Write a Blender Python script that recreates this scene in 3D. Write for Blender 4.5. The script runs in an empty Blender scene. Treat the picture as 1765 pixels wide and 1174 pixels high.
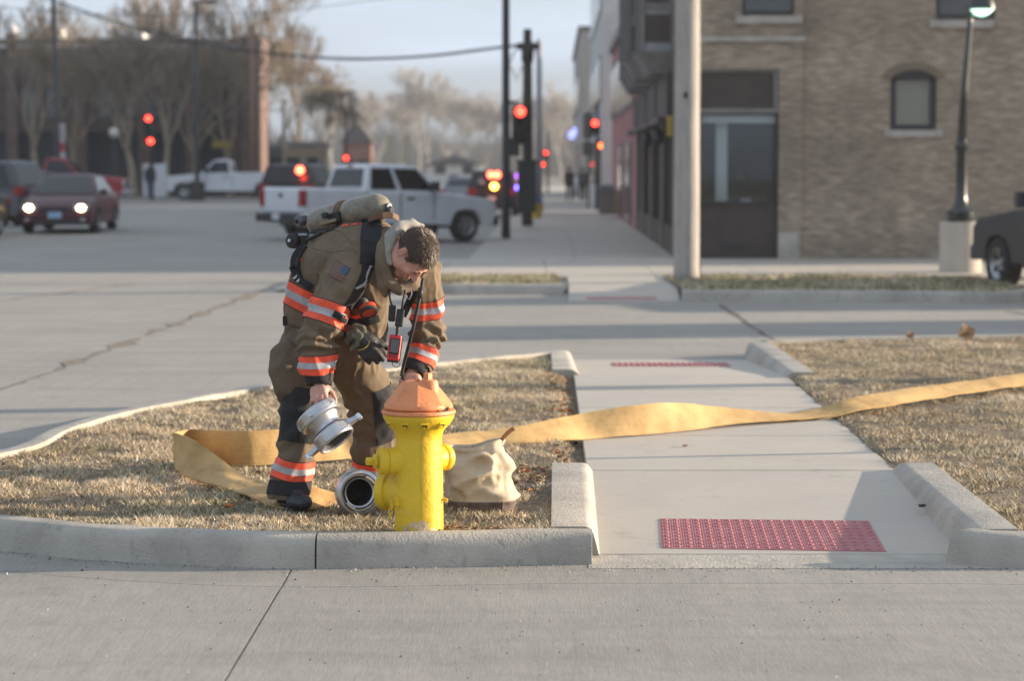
import bpy, bmesh, math, random
import numpy as np
from mathutils import Vector, Matrix, noise
from mathutils.bvhtree import BVHTree

random.seed(7); np.random.seed(7)
SC = bpy.context.scene
COL = SC.collection
R = math.radians

# ------------------------------------------------------------------ camera
W0, H0, FPX, HOR = 1765.0, 1174.0, 4167.0, 288.0
CAMZ = 1.73
PITCH = math.atan((H0 / 2 - HOR) / FPX)
cam_d = bpy.data.cameras.new('camera')
cam = bpy.data.objects.new('camera', cam_d); COL.objects.link(cam)
cam.location = (0, 0, CAMZ)
cam.rotation_euler = (math.pi / 2 - PITCH, 0, 0)
cam_d.sensor_width = 36.0; cam_d.lens = 36.0 * FPX / W0
cam_d.clip_start = 0.1; cam_d.clip_end = 6000
cam_d.dof.use_dof = True; cam_d.dof.focus_distance = 12.1; cam_d.dof.aperture_fstop = 2.4
SC.camera = cam

# ------------------------------------------------------------------ sky, sun, exposure
SUN_EL, SUN_BACK = R(10.5), R(10.0)          # low sun from the right, a little behind the scene
SUNDIR = Vector((math.cos(SUN_EL) * math.cos(SUN_BACK), math.cos(SUN_EL) * math.sin(SUN_BACK), math.sin(SUN_EL)))
w = bpy.data.worlds.new('World'); SC.world = w; w.use_nodes = True
nt = w.node_tree; nt.nodes.clear()
out = nt.nodes.new('ShaderNodeOutputWorld'); bg = nt.nodes.new('ShaderNodeBackground')
sky = nt.nodes.new('ShaderNodeTexSky'); sky.sky_type = 'NISHITA'; sky.sun_disc = False
sky.sun_elevation = SUN_EL; sky.sun_rotation = math.atan2(SUNDIR.x, SUNDIR.y)
sky.air_density = 1.0; sky.dust_density = 2.0; sky.ozone_density = 1.6; sky.altitude = 200
tc = nt.nodes.new('ShaderNodeTexCoord'); mp = nt.nodes.new('ShaderNodeMapping')
mp.inputs['Scale'].default_value = (1.0, 1.0, 9.0)
nz = nt.nodes.new('ShaderNodeTexNoise'); nz.inputs['Scale'].default_value = 3.2; nz.inputs['Detail'].default_value = 6; nz.inputs['Roughness'].default_value = 0.55
rp = nt.nodes.new('ShaderNodeValToRGB'); rp.color_ramp.elements[0].position = 0.36; rp.color_ramp.elements[1].position = 0.72
rp.color_ramp.elements[0].color = (0.50, 0.50, 0.50, 1); rp.color_ramp.elements[1].color = (0.95, 0.95, 0.95, 1)
mx = nt.nodes.new('ShaderNodeMix'); mx.data_type = 'RGBA'
mx.inputs['B'].default_value = (5.8, 6.65, 7.9, 1)        # thin high cloud, lit
nt.links.new(tc.outputs['Generated'], mp.inputs['Vector']); nt.links.new(mp.outputs[0], nz.inputs['Vector'])
nt.links.new(nz.outputs['Fac'], rp.inputs['Fac']); nt.links.new(rp.outputs['Color'], mx.inputs['Factor'])
nt.links.new(sky.outputs[0], mx.inputs['A']); nt.links.new(mx.outputs['Result'], bg.inputs['Color'])
bg.inputs['Strength'].default_value = 0.062
nt.links.new(bg.outputs[0], out.inputs['Surface'])

sl = bpy.data.lights.new('sun', 'SUN'); sl.energy = 5.0; sl.angle = R(0.53); sl.color = (1.0, 0.82, 0.62)
so = bpy.data.objects.new('sun', sl); COL.objects.link(so)
so.rotation_euler = SUNDIR.to_track_quat('Z', 'Y').to_euler(); so.location = (30, 0, 30)

vs = SC.view_settings; vs.view_transform = 'Standard'; vs.look = 'None'; vs.gamma = 1.0; vs.exposure = 1.12
SC.render.engine = 'CYCLES'
SC.cycles.use_denoising = True
try: SC.cycles.denoiser = 'OPENIMAGEDENOISE'
except Exception: pass
SC.cycles.max_bounces = 7; SC.cycles.diffuse_bounces = 3; SC.cycles.glossy_bounces = 3
SC.cycles.transmission_bounces = 5; SC.cycles.transparent_max_bounces = 8; SC.cycles.volume_bounces = 0
SC.cycles.caustics_reflective = False; SC.cycles.caustics_refractive = False
SC.cycles.sample_clamp_indirect = 4.0

# ------------------------------------------------------------------ helpers
CT, ST = math.cos(PITCH), math.sin(PITCH)
def ray(px, py):
    u = (px - W0 / 2) / FPX; v = (H0 / 2 - py) / FPX
    return Vector((u, CT + v * ST, -ST + v * CT))
def P(px, py, Y):
    d = ray(px, py); t = Y / d.y
    return Vector((d.x * t, Y, CAMZ + d.z * t))
def G(px, py, z=0.0):
    d = ray(px, py); t = (z - CAMZ) / d.z
    return Vector((d.x * t, d.y * t, z))
def smooth01(a, b, x):
    t = min(1.0, max(0.0, (x - a) / (b - a))); return t * t * (3 - 2 * t)
def lerp(a, b, t): return a + (b - a) * t
def rise(x, y): return 0.33 * smooth01(34, 62, y) * min(1.0, max(0.0, -(x + 0.5 - 0.016 * y) / 10.0))
def road_z(x, y): return -0.15 + rise(x, y)
def interp(pts, x):
    if x <= pts[0][0]: return pts[0][1]
    for (a, b), (c, d) in zip(pts, pts[1:]):
        if x <= c: return b + (d - b) * (x - a) / (c - a)
    return pts[-1][1]
def catmull(pts, n):
    pts = [np.array(p, float) for p in pts]; q = [2 * pts[0] - pts[1]] + pts + [2 * pts[-1] - pts[-2]]; o = []
    for i in range(1, len(q) - 2):
        for k in range(n):
            t = k / n
            o.append(0.5 * (2 * q[i] + (q[i + 1] - q[i - 1]) * t + (2 * q[i - 1] - 5 * q[i] + 4 * q[i + 1] - q[i + 2]) * t * t + (3 * q[i] - q[i - 1] - 3 * q[i + 1] + q[i + 2]) * t ** 3))
    o.append(pts[-1]); return o

# ---- materials
MATS = {}
def mat(name, col, rough=0.7, metal=0.0, var=0.0, scale=8.0, bump=0.0, bscale=60.0, col2=None, spec=None, emit=None, estr=0.0, detail=5, coords='Object', stretch=None, coat=0.0, thr=(0.35, 0.65), alpha=None, sheen=0.0):
    if name in MATS: return MATS[name]
    m = bpy.data.materials.new(name); m.use_nodes = True; t = m.node_tree
    b = t.nodes['Principled BSDF']
    c = (*col, 1); b.inputs['Base Color'].default_value = c
    b.inputs['Roughness'].default_value = rough; b.inputs['Metallic'].default_value = metal
    if spec is not None: b.inputs['Specular IOR Level'].default_value = spec
    if coat: b.inputs['Coat Weight'].default_value = coat; b.inputs['Coat Roughness'].default_value = 0.06
    if sheen: b.inputs['Sheen Weight'].default_value = sheen
    if emit: b.inputs['Emission Color'].default_value = (*emit, 1); b.inputs['Emission Strength'].default_value = estr
    if alpha is not None: b.inputs['Alpha'].default_value = alpha
    if var or bump or col2:
        co = t.nodes.new('ShaderNodeTexCoord'); src = co.outputs[coords]
        if stretch:
            mpn = t.nodes.new('ShaderNodeMapping'); mpn.inputs['Scale'].default_value = stretch
            t.links.new(src, mpn.inputs['Vector']); src = mpn.outputs[0]
        if var or col2:
            n = t.nodes.new('ShaderNodeTexNoise'); n.inputs['Scale'].default_value = scale; n.inputs['Detail'].default_value = detail; n.inputs['Roughness'].default_value = 0.62
            r = t.nodes.new('ShaderNodeValToRGB'); r.color_ramp.elements[0].position = thr[0]; r.color_ramp.elements[1].position = thr[1]
            a = col2 if col2 else tuple(max(0, x * (1 - var)) for x in col)
            d = col if col2 else tuple(min(1, x * (1 + var)) for x in col)
            r.color_ramp.elements[0].color = (*a, 1); r.color_ramp.elements[1].color = (*d, 1)
            t.links.new(src, n.inputs['Vector']); t.links.new(n.outputs['Fac'], r.inputs['Fac']); t.links.new(r.outputs['Color'], b.inputs['Base Color'])
        if bump:
            n2 = t.nodes.new('ShaderNodeTexNoise'); n2.inputs['Scale'].default_value = bscale; n2.inputs['Detail'].default_value = 4
            bp = t.nodes.new('ShaderNodeBump'); bp.inputs['Strength'].default_value = bump; bp.inputs['Distance'].default_value = 0.02
            t.links.new(src, n2.inputs['Vector']); t.links.new(n2.outputs['Fac'], bp.inputs['Height']); t.links.new(bp.outputs['Normal'], b.inputs['Normal'])
    MATS[name] = m; return m

def layered(name, col, rough, layers, bumps=(), metal=0.0, coords='Object'):
    """layers: (colour, scale, detail, lo, hi, amount, stretch) mixed over the base by noise masks; bumps: (scale, strength, stretch, kind)"""
    if name in MATS: return MATS[name]
    m = bpy.data.materials.new(name); m.use_nodes = True; t = m.node_tree; b = t.nodes['Principled BSDF']
    b.inputs['Roughness'].default_value = rough; b.inputs['Metallic'].default_value = metal
    co = t.nodes.new('ShaderNodeTexCoord'); prev = None
    def vec(st):
        if not st: return co.outputs[coords]
        q = t.nodes.new('ShaderNodeMapping'); q.inputs['Scale'].default_value = st[:3]
        if len(st) > 3: q.inputs['Rotation'].default_value = (0, 0, st[3])
        t.links.new(co.outputs[coords], q.inputs['Vector']); return q.outputs[0]
    for (c, sc, de, lo, hi, am, st) in layers:
        n = t.nodes.new('ShaderNodeTexNoise'); n.inputs['Scale'].default_value = sc; n.inputs['Detail'].default_value = de; n.inputs['Roughness'].default_value = 0.65
        t.links.new(vec(st), n.inputs['Vector'])
        r = t.nodes.new('ShaderNodeMapRange'); r.inputs['From Min'].default_value = lo; r.inputs['From Max'].default_value = hi; r.inputs['To Max'].default_value = am
        t.links.new(n.outputs['Fac'], r.inputs['Value'])
        x = t.nodes.new('ShaderNodeMix'); x.data_type = 'RGBA'
        x.inputs['B'].default_value = (*c, 1)
        if prev is None: x.inputs['A'].default_value = (*col, 1)
        else: t.links.new(prev, x.inputs['A'])
        t.links.new(r.outputs[0], x.inputs['Factor']); prev = x.outputs['Result']
    t.links.new(prev, b.inputs['Base Color'])
    pn = None
    for (sc, stn, st, dist) in bumps:
        n = t.nodes.new('ShaderNodeTexNoise'); n.inputs['Scale'].default_value = sc; n.inputs['Detail'].default_value = 3
        t.links.new(vec(st), n.inputs['Vector'])
        bp = t.nodes.new('ShaderNodeBump'); bp.inputs['Strength'].default_value = stn; bp.inputs['Distance'].default_value = dist
        t.links.new(n.outputs['Fac'], bp.inputs['Height'])
        if pn: t.links.new(pn, bp.inputs['Normal'])
        pn = bp.outputs['Normal']
    if pn: t.links.new(pn, b.inputs['Normal'])
    MATS[name] = m; return m

def brick_mat(name, c1, c2, mortar, bw=0.21, bh=0.068, sc=1.0, axis='xz', stain=0.25):
    if name in MATS: return MATS[name]
    m = bpy.data.materials.new(name); m.use_nodes = True; t = m.node_tree; b = t.nodes['Principled BSDF']; b.inputs['Roughness'].default_value = 0.85
    co = t.nodes.new('ShaderNodeTexCoord'); sep = t.nodes.new('ShaderNodeSeparateXYZ'); cmb = t.nodes.new('ShaderNodeCombineXYZ')
    t.links.new(co.outputs['Object'], sep.inputs[0])
    t.links.new(sep.outputs['X' if axis == 'xz' else 'Y'], cmb.inputs['X']); t.links.new(sep.outputs['Z'], cmb.inputs['Y'])
    br = t.nodes.new('ShaderNodeTexBrick'); br.inputs['Scale'].default_value = 1.0; br.inputs['Brick Width'].default_value = bw; br.inputs['Row Height'].default_value = bh
    br.inputs['Mortar Size'].default_value = 0.006; br.inputs['Mortar Smooth'].default_value = 0.3
    br.inputs['Color1'].default_value = (*c1, 1); br.inputs['Color2'].default_value = (*c2, 1); br.inputs['Mortar'].default_value = (*mortar, 1)
    t.links.new(cmb.outputs[0], br.inputs['Vector'])
    n = t.nodes.new('ShaderNodeTexNoise'); n.inputs['Scale'].default_value = 0.7; n.inputs['Detail'].default_value = 8; t.links.new(co.outputs['Object'], n.inputs['Vector'])
    v = t.nodes.new('ShaderNodeTexNoise'); v.inputs['Scale'].default_value = 3.0; v.inputs['Detail'].default_value = 3
    mpn = t.nodes.new('ShaderNodeMapping'); mpn.inputs['Scale'].default_value = (1.2, 1.2, 5.0); t.links.new(co.outputs['Object'], mpn.inputs['Vector']); t.links.new(mpn.outputs[0], v.inputs['Vector'])
    r = t.nodes.new('ShaderNodeMapRange'); r.inputs['From Min'].default_value = 0.3; r.inputs['From Max'].default_value = 0.7; r.inputs['To Min'].default_value = 1 - stain; r.inputs['To Max'].default_value = 1 + stain
    t.links.new(n.outputs['Fac'], r.inputs['Value'])
    r2 = t.nodes.new('ShaderNodeMapRange'); r2.inputs['From Min'].default_value = 0.3; r2.inputs['From Max'].default_value = 0.7; r2.inputs['To Min'].default_value = 0.72; r2.inputs['To Max'].default_value = 1.28
    t.links.new(v.outputs['Fac'], r2.inputs['Value'])
    mu = t.nodes.new('ShaderNodeMath'); mu.operation = 'MULTIPLY'; t.links.new(r.outputs[0], mu.inputs[0]); t.links.new(r2.outputs[0], mu.inputs[1])
    vm = t.nodes.new('ShaderNodeVectorMath'); vm.operation = 'SCALE'; t.links.new(br.outputs['Color'], vm.inputs[0]); t.links.new(mu.outputs[0], vm.inputs['Scale'])
    t.links.new(vm.outputs[0], b.inputs['Base Color'])
    bp = t.nodes.new('ShaderNodeBump'); bp.inputs['Strength'].default_value = 0.5; bp.inputs['Distance'].default_value = 0.01; bp.invert = True
    t.links.new(br.outputs['Fac'], bp.inputs['Height']); t.links.new(bp.outputs['Normal'], b.inputs['Normal'])
    MATS[name] = m; return m

def glass_mat(name, tint=(0.03, 0.035, 0.04), rough=0.04):
    return mat(name, tint, rough, 0.0, spec=0.7)

# ---- mesh building
class MB:
    def __init__(s): s.v = []; s.f = []; s.m = []; s.cur = 0
    def add(s, vs, fs):
        o = len(s.v); s.v += [tuple(v) for v in vs]; s.f += [tuple(i + o for i in f) for f in fs]; s.m += [s.cur] * len(fs); return s
    def box(s, c, d, rot=None):
        c = Vector(c); h = Vector(d) / 2
        vs = [Vector((x * h.x, y * h.y, z * h.z)) for x in (-1, 1) for y in (-1, 1) for z in (-1, 1)]
        if rot is not None: vs = [rot @ v for v in vs]
        return s.add([v + c for v in vs], [(0, 1, 3, 2), (4, 6, 7, 5), (0, 4, 5, 1), (2, 3, 7, 6), (0, 2, 6, 4), (1, 5, 7, 3)])
    def bx(s, x0, x1, y0, y1, z0, z1): return s.box(((x0 + x1) / 2, (y0 + y1) / 2, (z0 + z1) / 2), (abs(x1 - x0), abs(y1 - y0), abs(z1 - z0)))
    def hexa(s, p): return s.add(p, [(0, 3, 2, 1), (4, 5, 6, 7), (0, 1, 5, 4), (1, 2, 6, 5), (2, 3, 7, 6), (3, 0, 4, 7)])
    def tube(s, pts, rad, n=8, caps=True, closed=False, flat=1.0):
        pts = [Vector(p) for p in pts]; N = len(pts)
        if not hasattr(rad, '__len__'): rad = [rad] * N
        up = None; rings = []
        for i, p in enumerate(pts):
            if closed: t = pts[(i + 1) % N] - pts[i - 1]
            else: t = (pts[min(i + 1, N - 1)] - pts[max(i - 1, 0)])
            if t.length < 1e-9: t = Vector((0, 0, 1))
            t.normalize()
            if up is None:
                a = Vector((0, 0, 1)) if abs(t.z) < 0.9 else Vector((1, 0, 0)); up = (a - t * a.dot(t)).normalized()
            else:
                up = up - t * up.dot(t); up = up.normalized() if up.length > 1e-6 else t.orthogonal().normalized()
            b = t.cross(up)
            rings.append([p + (up * math.cos(2 * math.pi * k / n) * flat + b * math.sin(2 * math.pi * k / n)) * rad[i] for k in range(n)])
        return s.loft(rings, caps and not closed, closed)
    def loft(s, rings, caps=True, closed=False):
        n = len(rings[0]); vs = [v for r in rings for v in r]; fs = []
        M = len(rings)
        for i in range(M if closed else M - 1):
            j = (i + 1) % M
            for k in range(n):
                l = (k + 1) % n
                fs.append((i * n + k, i * n + l, j * n + l, j * n + k))
        if caps: fs.append(tuple(range(n - 1, -1, -1))); fs.append(tuple((M - 1) * n + k for k in range(n)))
        return s.add(vs, fs)
    def lathe(s, prof, n=24, o=(0, 0, 0), d=(0, 0, 1), caps=True, phase=0.0, closed=False):
        o = Vector(o); q = Vector(d).normalized().to_track_quat('Z', 'Y')
        rings = [[o + q @ Vector((max(r, 1e-5) * math.cos(phase + 2 * math.pi * k / n), max(r, 1e-5) * math.sin(phase + 2 * math.pi * k / n), z)) for k in range(n)] for r, z in prof]
        return s.loft(rings, caps and not closed, closed)
    def cyl(s, a, b, r, n=12, r2=None):
        a = Vector(a); b = Vector(b); return s.lathe([(r, 0), (r if r2 is None else r2, (b - a).length)], n, a, b - a)
    def ell(s, c, rad, rot=None, n=14, m=10):
        c = Vector(c); rings = []
        if not hasattr(rad, '__len__'): rad = (rad, rad, rad)
        for i in range(m + 1):
            th = math.pi * i / m; sn = max(math.sin(th), 1e-4); r = []
            for k in range(n):
                v = Vector((rad[0] * sn * math.cos(2 * math.pi * k / n), rad[1] * sn * math.sin(2 * math.pi * k / n), -rad[2] * math.cos(th)))
                if rot is not None: v = rot @ v
                r.append(c + v)
            rings.append(r)
        return s.loft(rings, True)
    def chain(s, pts, rad, n=14):
        """overlapping tapered segments with round joints (to be remeshed into one skin)"""
        for i, p in enumerate(pts): s.ell(p, rad[i], None, n, 8)
        for i in range(len(pts) - 1): s.lathe([(rad[i], 0), (rad[i + 1], (Vector(pts[i + 1]) - Vector(pts[i])).length)], n, pts[i], Vector(pts[i + 1]) - Vector(pts[i]))
        return s
    def grid(s, rows, flip=False):
        n = len(rows[0]); vs = [v for r in rows for v in r]; fs = []
        for i in range(len(rows) - 1):
            for k in range(n - 1):
                f = (i * n + k, i * n + k + 1, (i + 1) * n + k + 1, (i + 1) * n + k); fs.append(f[::-1] if flip else f)
        return s.add(vs, fs)
    def prism(s, poly, axis, a, b):
        """poly: 2D points; axis 'x','y','z' extruded from a to b"""
        def p3(u, v, w): return {'x': (w, u, v), 'y': (u, w, v), 'z': (u, v, w)}[axis]
        n = len(poly); vs = [p3(u, v, a) for u, v in poly] + [p3(u, v, b) for u, v in poly]
        fs = [tuple(range(n)), tuple(range(2 * n - 1, n - 1, -1))] + [(i, i + n, (i + 1) % n + n, (i + 1) % n) for i in range(n)]
        return s.add(vs, fs)
    def mesh(s, name='m'):
        me = bpy.data.meshes.new(name); me.from_pydata(s.v, [], s.f); me.polygons.foreach_set('material_index', s.m); me.update(); return me

def org(parent):
    o = Vector((0, 0, 0))
    while parent is not None: o += parent.location; parent = parent.parent
    return o
def recalc(me):
    bm = bmesh.new(); bm.from_mesh(me); bmesh.ops.recalc_face_normals(bm, faces=bm.faces); bm.to_mesh(me); bm.free()
def part(name, src, material, parent=None, smooth=False, world=False, bevel=0.0, seg=2, fix=True, auto=None):
    me = src.mesh(name) if isinstance(src, MB) else src
    if fix: recalc(me)
    if bevel:
        bm = bmesh.new(); bm.from_mesh(me)
        ed = [e for e in bm.edges if len(e.link_faces) == 2 and e.calc_face_angle(0) > 0.5]
        bmesh.ops.bevel(bm, geom=ed, offset=bevel, segments=seg, affect='EDGES', profile=0.5, clamp_overlap=True); bm.to_mesh(me); bm.free()
    for m in (material if isinstance(material, (list, tuple)) else [material]): me.materials.append(m)
    if world and parent is not None:
        me.transform(Matrix.Translation(-org(parent)))
    if smooth:
        me.polygons.foreach_set('use_smooth', [True] * len(me.polygons))
        if auto is not None:
            try: me.set_sharp_from_angle(angle=auto)
            except Exception: pass
    o = bpy.data.objects.new(name, me); COL.objects.link(o)
    if parent is not None: o.parent = parent
    return o
def tag(o, label, cat, group=None):
    o['label'] = label; o['category'] = cat
    if group: o['group'] = group
    return o
def struct(o): o['kind'] = 'structure'; return o
def stuff(o): o['kind'] = 'stuff'; return o
def thing(name, label, cat, loc=(0, 0, 0), rotz=0.0, group=None):
    o = bpy.data.objects.new(name, None); COL.objects.link(o); o.location = loc; o.rotation_euler = (0, 0, rotz); o.empty_display_size = 0.2
    return tag(o, label, cat, group)
def copy_tree(o, parent=None):
    c = o.copy(); COL.objects.link(c); c.parent = parent
    for ch in list(o.children):
        if ch is not c: copy_tree(ch, c)
    return c
def remesh(mb, voxel, smooth_it=4, name='skin'):
    me = mb.mesh(name); o = bpy.data.objects.new('tmp_skin', me); COL.objects.link(o)
    md = o.modifiers.new('r', 'REMESH'); md.mode = 'VOXEL'; md.voxel_size = voxel; md.adaptivity = 0
    if smooth_it:
        s = o.modifiers.new('s', 'SMOOTH'); s.factor = 0.5; s.iterations = smooth_it
    bpy.context.view_layer.update()
    dg = bpy.context.evaluated_depsgraph_get(); r = bpy.data.meshes.new_from_object(o.evaluated_get(dg)); r.materials.clear()
    bpy.data.objects.remove(o); bpy.data.meshes.remove(me); r.name = name; return r
def displace(me, fn):
    n = [v.normal.copy() for v in me.vertices]
    for v, k in zip(me.vertices, n):
        v.co = v.co + k * fn(v.co, k)
    me.update()
def bvh(me): return BVHTree.FromPolygons([v.co.copy() for v in me.vertices], [tuple(p.vertices) for p in me.polygons])

# ================================================================== SETTING: ground, roads, kerbs, walks
M_ROAD = layered('street_concrete', (0.345, 0.325, 0.29), 0.86,
    [((0.245, 0.23, 0.205), 0.35, 8, 0.42, 0.7, 0.75, None), ((0.43, 0.405, 0.36), 0.9, 7, 0.5, 0.8, 0.55, None),
     ((0.16, 0.15, 0.135), 2.3, 9, 0.58, 0.75, 0.6, None), ((0.15, 0.14, 0.13), 11, 9, 0.64, 0.76, 0.55, None), ((0.19, 0.18, 0.165), 90, 2, 0.57, 0.72, 0.6, None), ((0.50, 0.48, 0.45), 120, 2, 0.62, 0.78, 0.4, None),
     ((0.25, 0.235, 0.21), 1.0, 5, 0.5, 0.7, 0.4, (14, 0.35, 1)), ((0.23, 0.215, 0.19), 1.0, 3, 0.42, 0.62, 0.42, (170, 4, 1)), ((0.21, 0.20, 0.18), 1.0, 5, 0.5, 0.68, 0.5, (0.18, 1.9, 1)), ((0.46, 0.43, 0.38), 1.0, 3, 0.5, 0.7, 0.35, (210, 6, 1))],
    [(1.0, 0.16, (190, 5, 1), 0.006), (110, 0.3, None, 0.006), (3, 0.25, None, 0.03)])
M_WALK = layered('walk_concrete', (0.49, 0.445, 0.38), 0.85,
    [((0.36, 0.34, 0.31), 0.7, 6, 0.45, 0.75, 0.6, None), ((0.55, 0.52, 0.46), 2.0, 7, 0.5, 0.8, 0.5, None),
     ((0.25, 0.235, 0.205), 4, 9, 0.58, 0.76, 0.6, None), ((0.22, 0.21, 0.19), 28, 8, 0.64, 0.76, 0.5, None), ((0.26, 0.245, 0.22), 110, 2, 0.58, 0.72, 0.55, None)],
    [(1.0, 0.28, (3, 160, 1), 0.008), (120, 0.2, None, 0.005)])
M_KERB = layered('kerb_concrete', (0.47, 0.435, 0.375), 0.86,
    [((0.27, 0.25, 0.22), 1.6, 8, 0.40, 0.68, 0.85, None), ((0.52, 0.49, 0.43), 4, 6, 0.5, 0.8, 0.5, None),
     ((0.16, 0.15, 0.135), 14, 9, 0.58, 0.74, 0.75, (1, 1, 0.4)), ((0.14, 0.13, 0.115), 45, 8, 0.66, 0.78, 0.55, None), ((0.22, 0.21, 0.20), 130, 2, 0.6, 0.75, 0.5, None)],
    [(80, 0.6, None, 0.01), (14, 0.45, None, 0.012)])
M_SOIL = layered('soil', (0.19, 0.148, 0.10), 0.95,
    [((0.28, 0.22, 0.135), 9, 8, 0.4, 0.6, 0.9, None), ((0.075, 0.058, 0.042), 4, 8, 0.55, 0.7, 0.85, None), ((0.11, 0.125, 0.055), 2.2, 6, 0.58, 0.75, 0.55, None)],
    [(60, 1.0, None, 0.03), (18, 0.8, None, 0.04)])
M_TAR = mat('joint_filler', (0.11, 0.095, 0.075), 0.9, var=0.4, scale=14)
M_JOINT = mat('weathered_joint', (0.30, 0.25, 0.19), 0.95, var=0.5, scale=10, col2=(0.12, 0.10, 0.08))
M_GROUND = mat('outer_ground', (0.20, 0.185, 0.15), 0.95, var=0.3, scale=0.2)

def seq(a, b, st):
    n = max(1, int(math.ceil((b - a) / st))); return [a + (b - a) * i / n for i in range(n + 1)]
xs_ = [-1500, -400, -150, -80] + seq(-50, 30, 2.5) + [60, 150, 400, 1500]
ys_ = [-300, -60, 0, 10, 20, 30] + seq(34, 64, 3) + [80, 120, 200, 400, 900, 2600]
mb = MB(); mb.grid([[(x, y, road_z(x, y) - 0.055) for x in xs_] for y in ys_])
struct(part('ground', mb, M_GROUND))
mb = MB(); mb.grid([[(x, y, road_z(x, y) - 0.006) for x in seq(-60, 40, 1.25)] for y in seq(4.0, 36, 2) + seq(37, 64, 1.5) + seq(67, 260, 12)])
road = struct(part('road', mb, M_ROAD))

# plan lines -------------------------------------------------------
def g2(px, py, z=0.0): p = G(px, py, z); return (p.x, p.y)
FRONT = [(-5.0, 13.3), (-4.3, 12.75), (-3.4, 12.3)] + [g2(*q) for q in ((0, 888), (100, 897), (200, 905), (400, 914), (550, 917), (800, 914), (955, 911), (1022, 911))]
BACK = [(-5.0, 13.3), (-4.3, 13.75)] + [g2(*q) for q in ((0, 782), (130, 735), (250, 703), (470, 664), (620, 643), (760, 625), (950, 607))]
FRONT_R = [(2.215, 11.5), g2(1765, 916), (4.0, 11.45), (6.5, 11.5), (9.0, 11.55)]
BACK_R = [g2(1322, 588), g2(1450, 584), g2(1765, 578), (7.0, 25.4), (9.0, 25.6)]
Yf = lambda x: interp(FRONT, x); Yb = lambda x: interp(BACK, x)
def xs(y): return 0.435 + 0.0139 * (y - 14.1)          # left edge of the walk that crosses the island
WW = 1.826

# street slabs in front (each slab its own piece, open joint between)
J0, J1 = G(497, 993, -0.15), G(385, 1180, -0.15)
gut = lambda x: (interp(FRONT + FRONT_R, x)) - 0.185 - 0.50
def slab_strip(name, near, far, x0, x1, mat_, parent, step=0.35, z=0.0):
    top = []; 
    cols = seq(x0, x1, step)
    m = MB()
    rows_n = [near(i / (len(cols) - 1)) for i in range(len(cols))]
    rows_f = [far(i / (len(cols) - 1)) for i in range(len(cols))]
    def zz(p): return road_z(*p) + z
    t_n = [(p[0], p[1], zz(p)) for p in rows_n]; t_f = [(p[0], p[1], zz(p)) for p in rows_f]
    m.grid([t_n, t_f]); m.grid([[(x, y, q - 0.02) for x, y, q in t_n], t_n]); m.grid([t_f, [(x, y, q - 0.02) for x, y, q in t_f]])
    for e in (0, -1): m.add([t_n[e], t_f[e], (t_f[e][0], t_f[e][1], t_f[e][2] - 0.02), (t_n[e][0], t_n[e][1], t_n[e][2] - 0.02)], [(0, 1, 2, 3)])
    return part(name, m, mat_, parent)
jx = lambda y: lerp(J0.x, J1.x, (J0.y - y) / (J0.y - J1.y))
g = 0.006
front_edge = lambda x: interp(FRONT + FRONT_R, x) - 0.15
def fe(x): return 11.3 if 0.2 < x < 2.5 else front_edge(x)
for (xa, xb) in ((-8.0, None), (None, 4.6), (4.612, 9.0)):
    gl = xa if xa is not None else J0.x + g; gr = xb if xb is not None else J0.x - g
    slab_strip('gutter_slab', lambda t: (lerp(gl, gr, t), gut(lerp(gl, gr, t))), lambda t: (lerp(gl, gr, t), fe(lerp(gl, gr, t)) + 0.05), gl, gr, M_ROAD, road, z=0.002)
    def nf(t):
        a = xa if xa is not None else jx(6.5) + g; b = xb if xb is not None else jx(6.5) - g
        return (lerp(a, b, t), 6.5)
    def ff(t):
        a = xa if xa is not None else jx(gut(J0.x)) + g; b = xb if xb is not None else jx(gut(J0.x)) - g
        x = lerp(a, b, t); return (x, gut(x) - 0.006)
    slab_strip('street_slab', nf, ff, gl, gr, M_ROAD, road, z=0.002)

def strip_line(name, pts, wd, mat_, parent, dz=0.004, jag=0.0):
    m = MB(); L = []; Rr = []
    for i, p in enumerate(pts):
        a = pts[max(i - 1, 0)]; b = pts[min(i + 1, len(pts) - 1)]; d = Vector((b[0] - a[0], b[1] - a[1])).normalized(); nrm = Vector((-d.y, d.x))
        k = wd * (0.5 + jag * (random.random() - 0.5)); z = (p[2] if len(p) > 2 else road_z(p[0], p[1])) + dz
        L.append((p[0] + nrm.x * k, p[1] + nrm.y * k, z)); Rr.append((p[0] - nrm.x * k, p[1] - nrm.y * k, z))
    m.grid([L, Rr]); return part(name, m, mat_, parent)
def ln(a, b, n, wob=0.0): return [(lerp(a[0], b[0], i / n) + random.uniform(-wob, wob), lerp(a[1], b[1], i / n) + random.uniform(-wob, wob)) for i in range(n + 1)]
rz = lambda px, py: g2(px, py, -0.13)
strip_line('road_joint', ln(rz(-60, 692), rz(470, 492), 60, 0.03), 0.12, M_JOINT, road, -0.002, 1.2)
strip_line('road_joint', ln(rz(0, 516), rz(230, 488), 30, 0.03), 0.08, M_JOINT, road, -0.002, 0.8)
strip_line('road_joint', ln(rz(1240, 522), rz(1332, 582), 14, 0.02), 0.05, M_TAR, road, -0.002, 0.8)
strip_line('road_joint', ln(rz(1735, 533), rz(1800, 545), 6, 0.02), 0.05, M_TAR, road, -0.002, 0.8)
strip_line('road_joint', ln(rz(480, 488), rz(700, 470), 20, 0.02), 0.07, M_JOINT, road, -0.002, 0.8)

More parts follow.
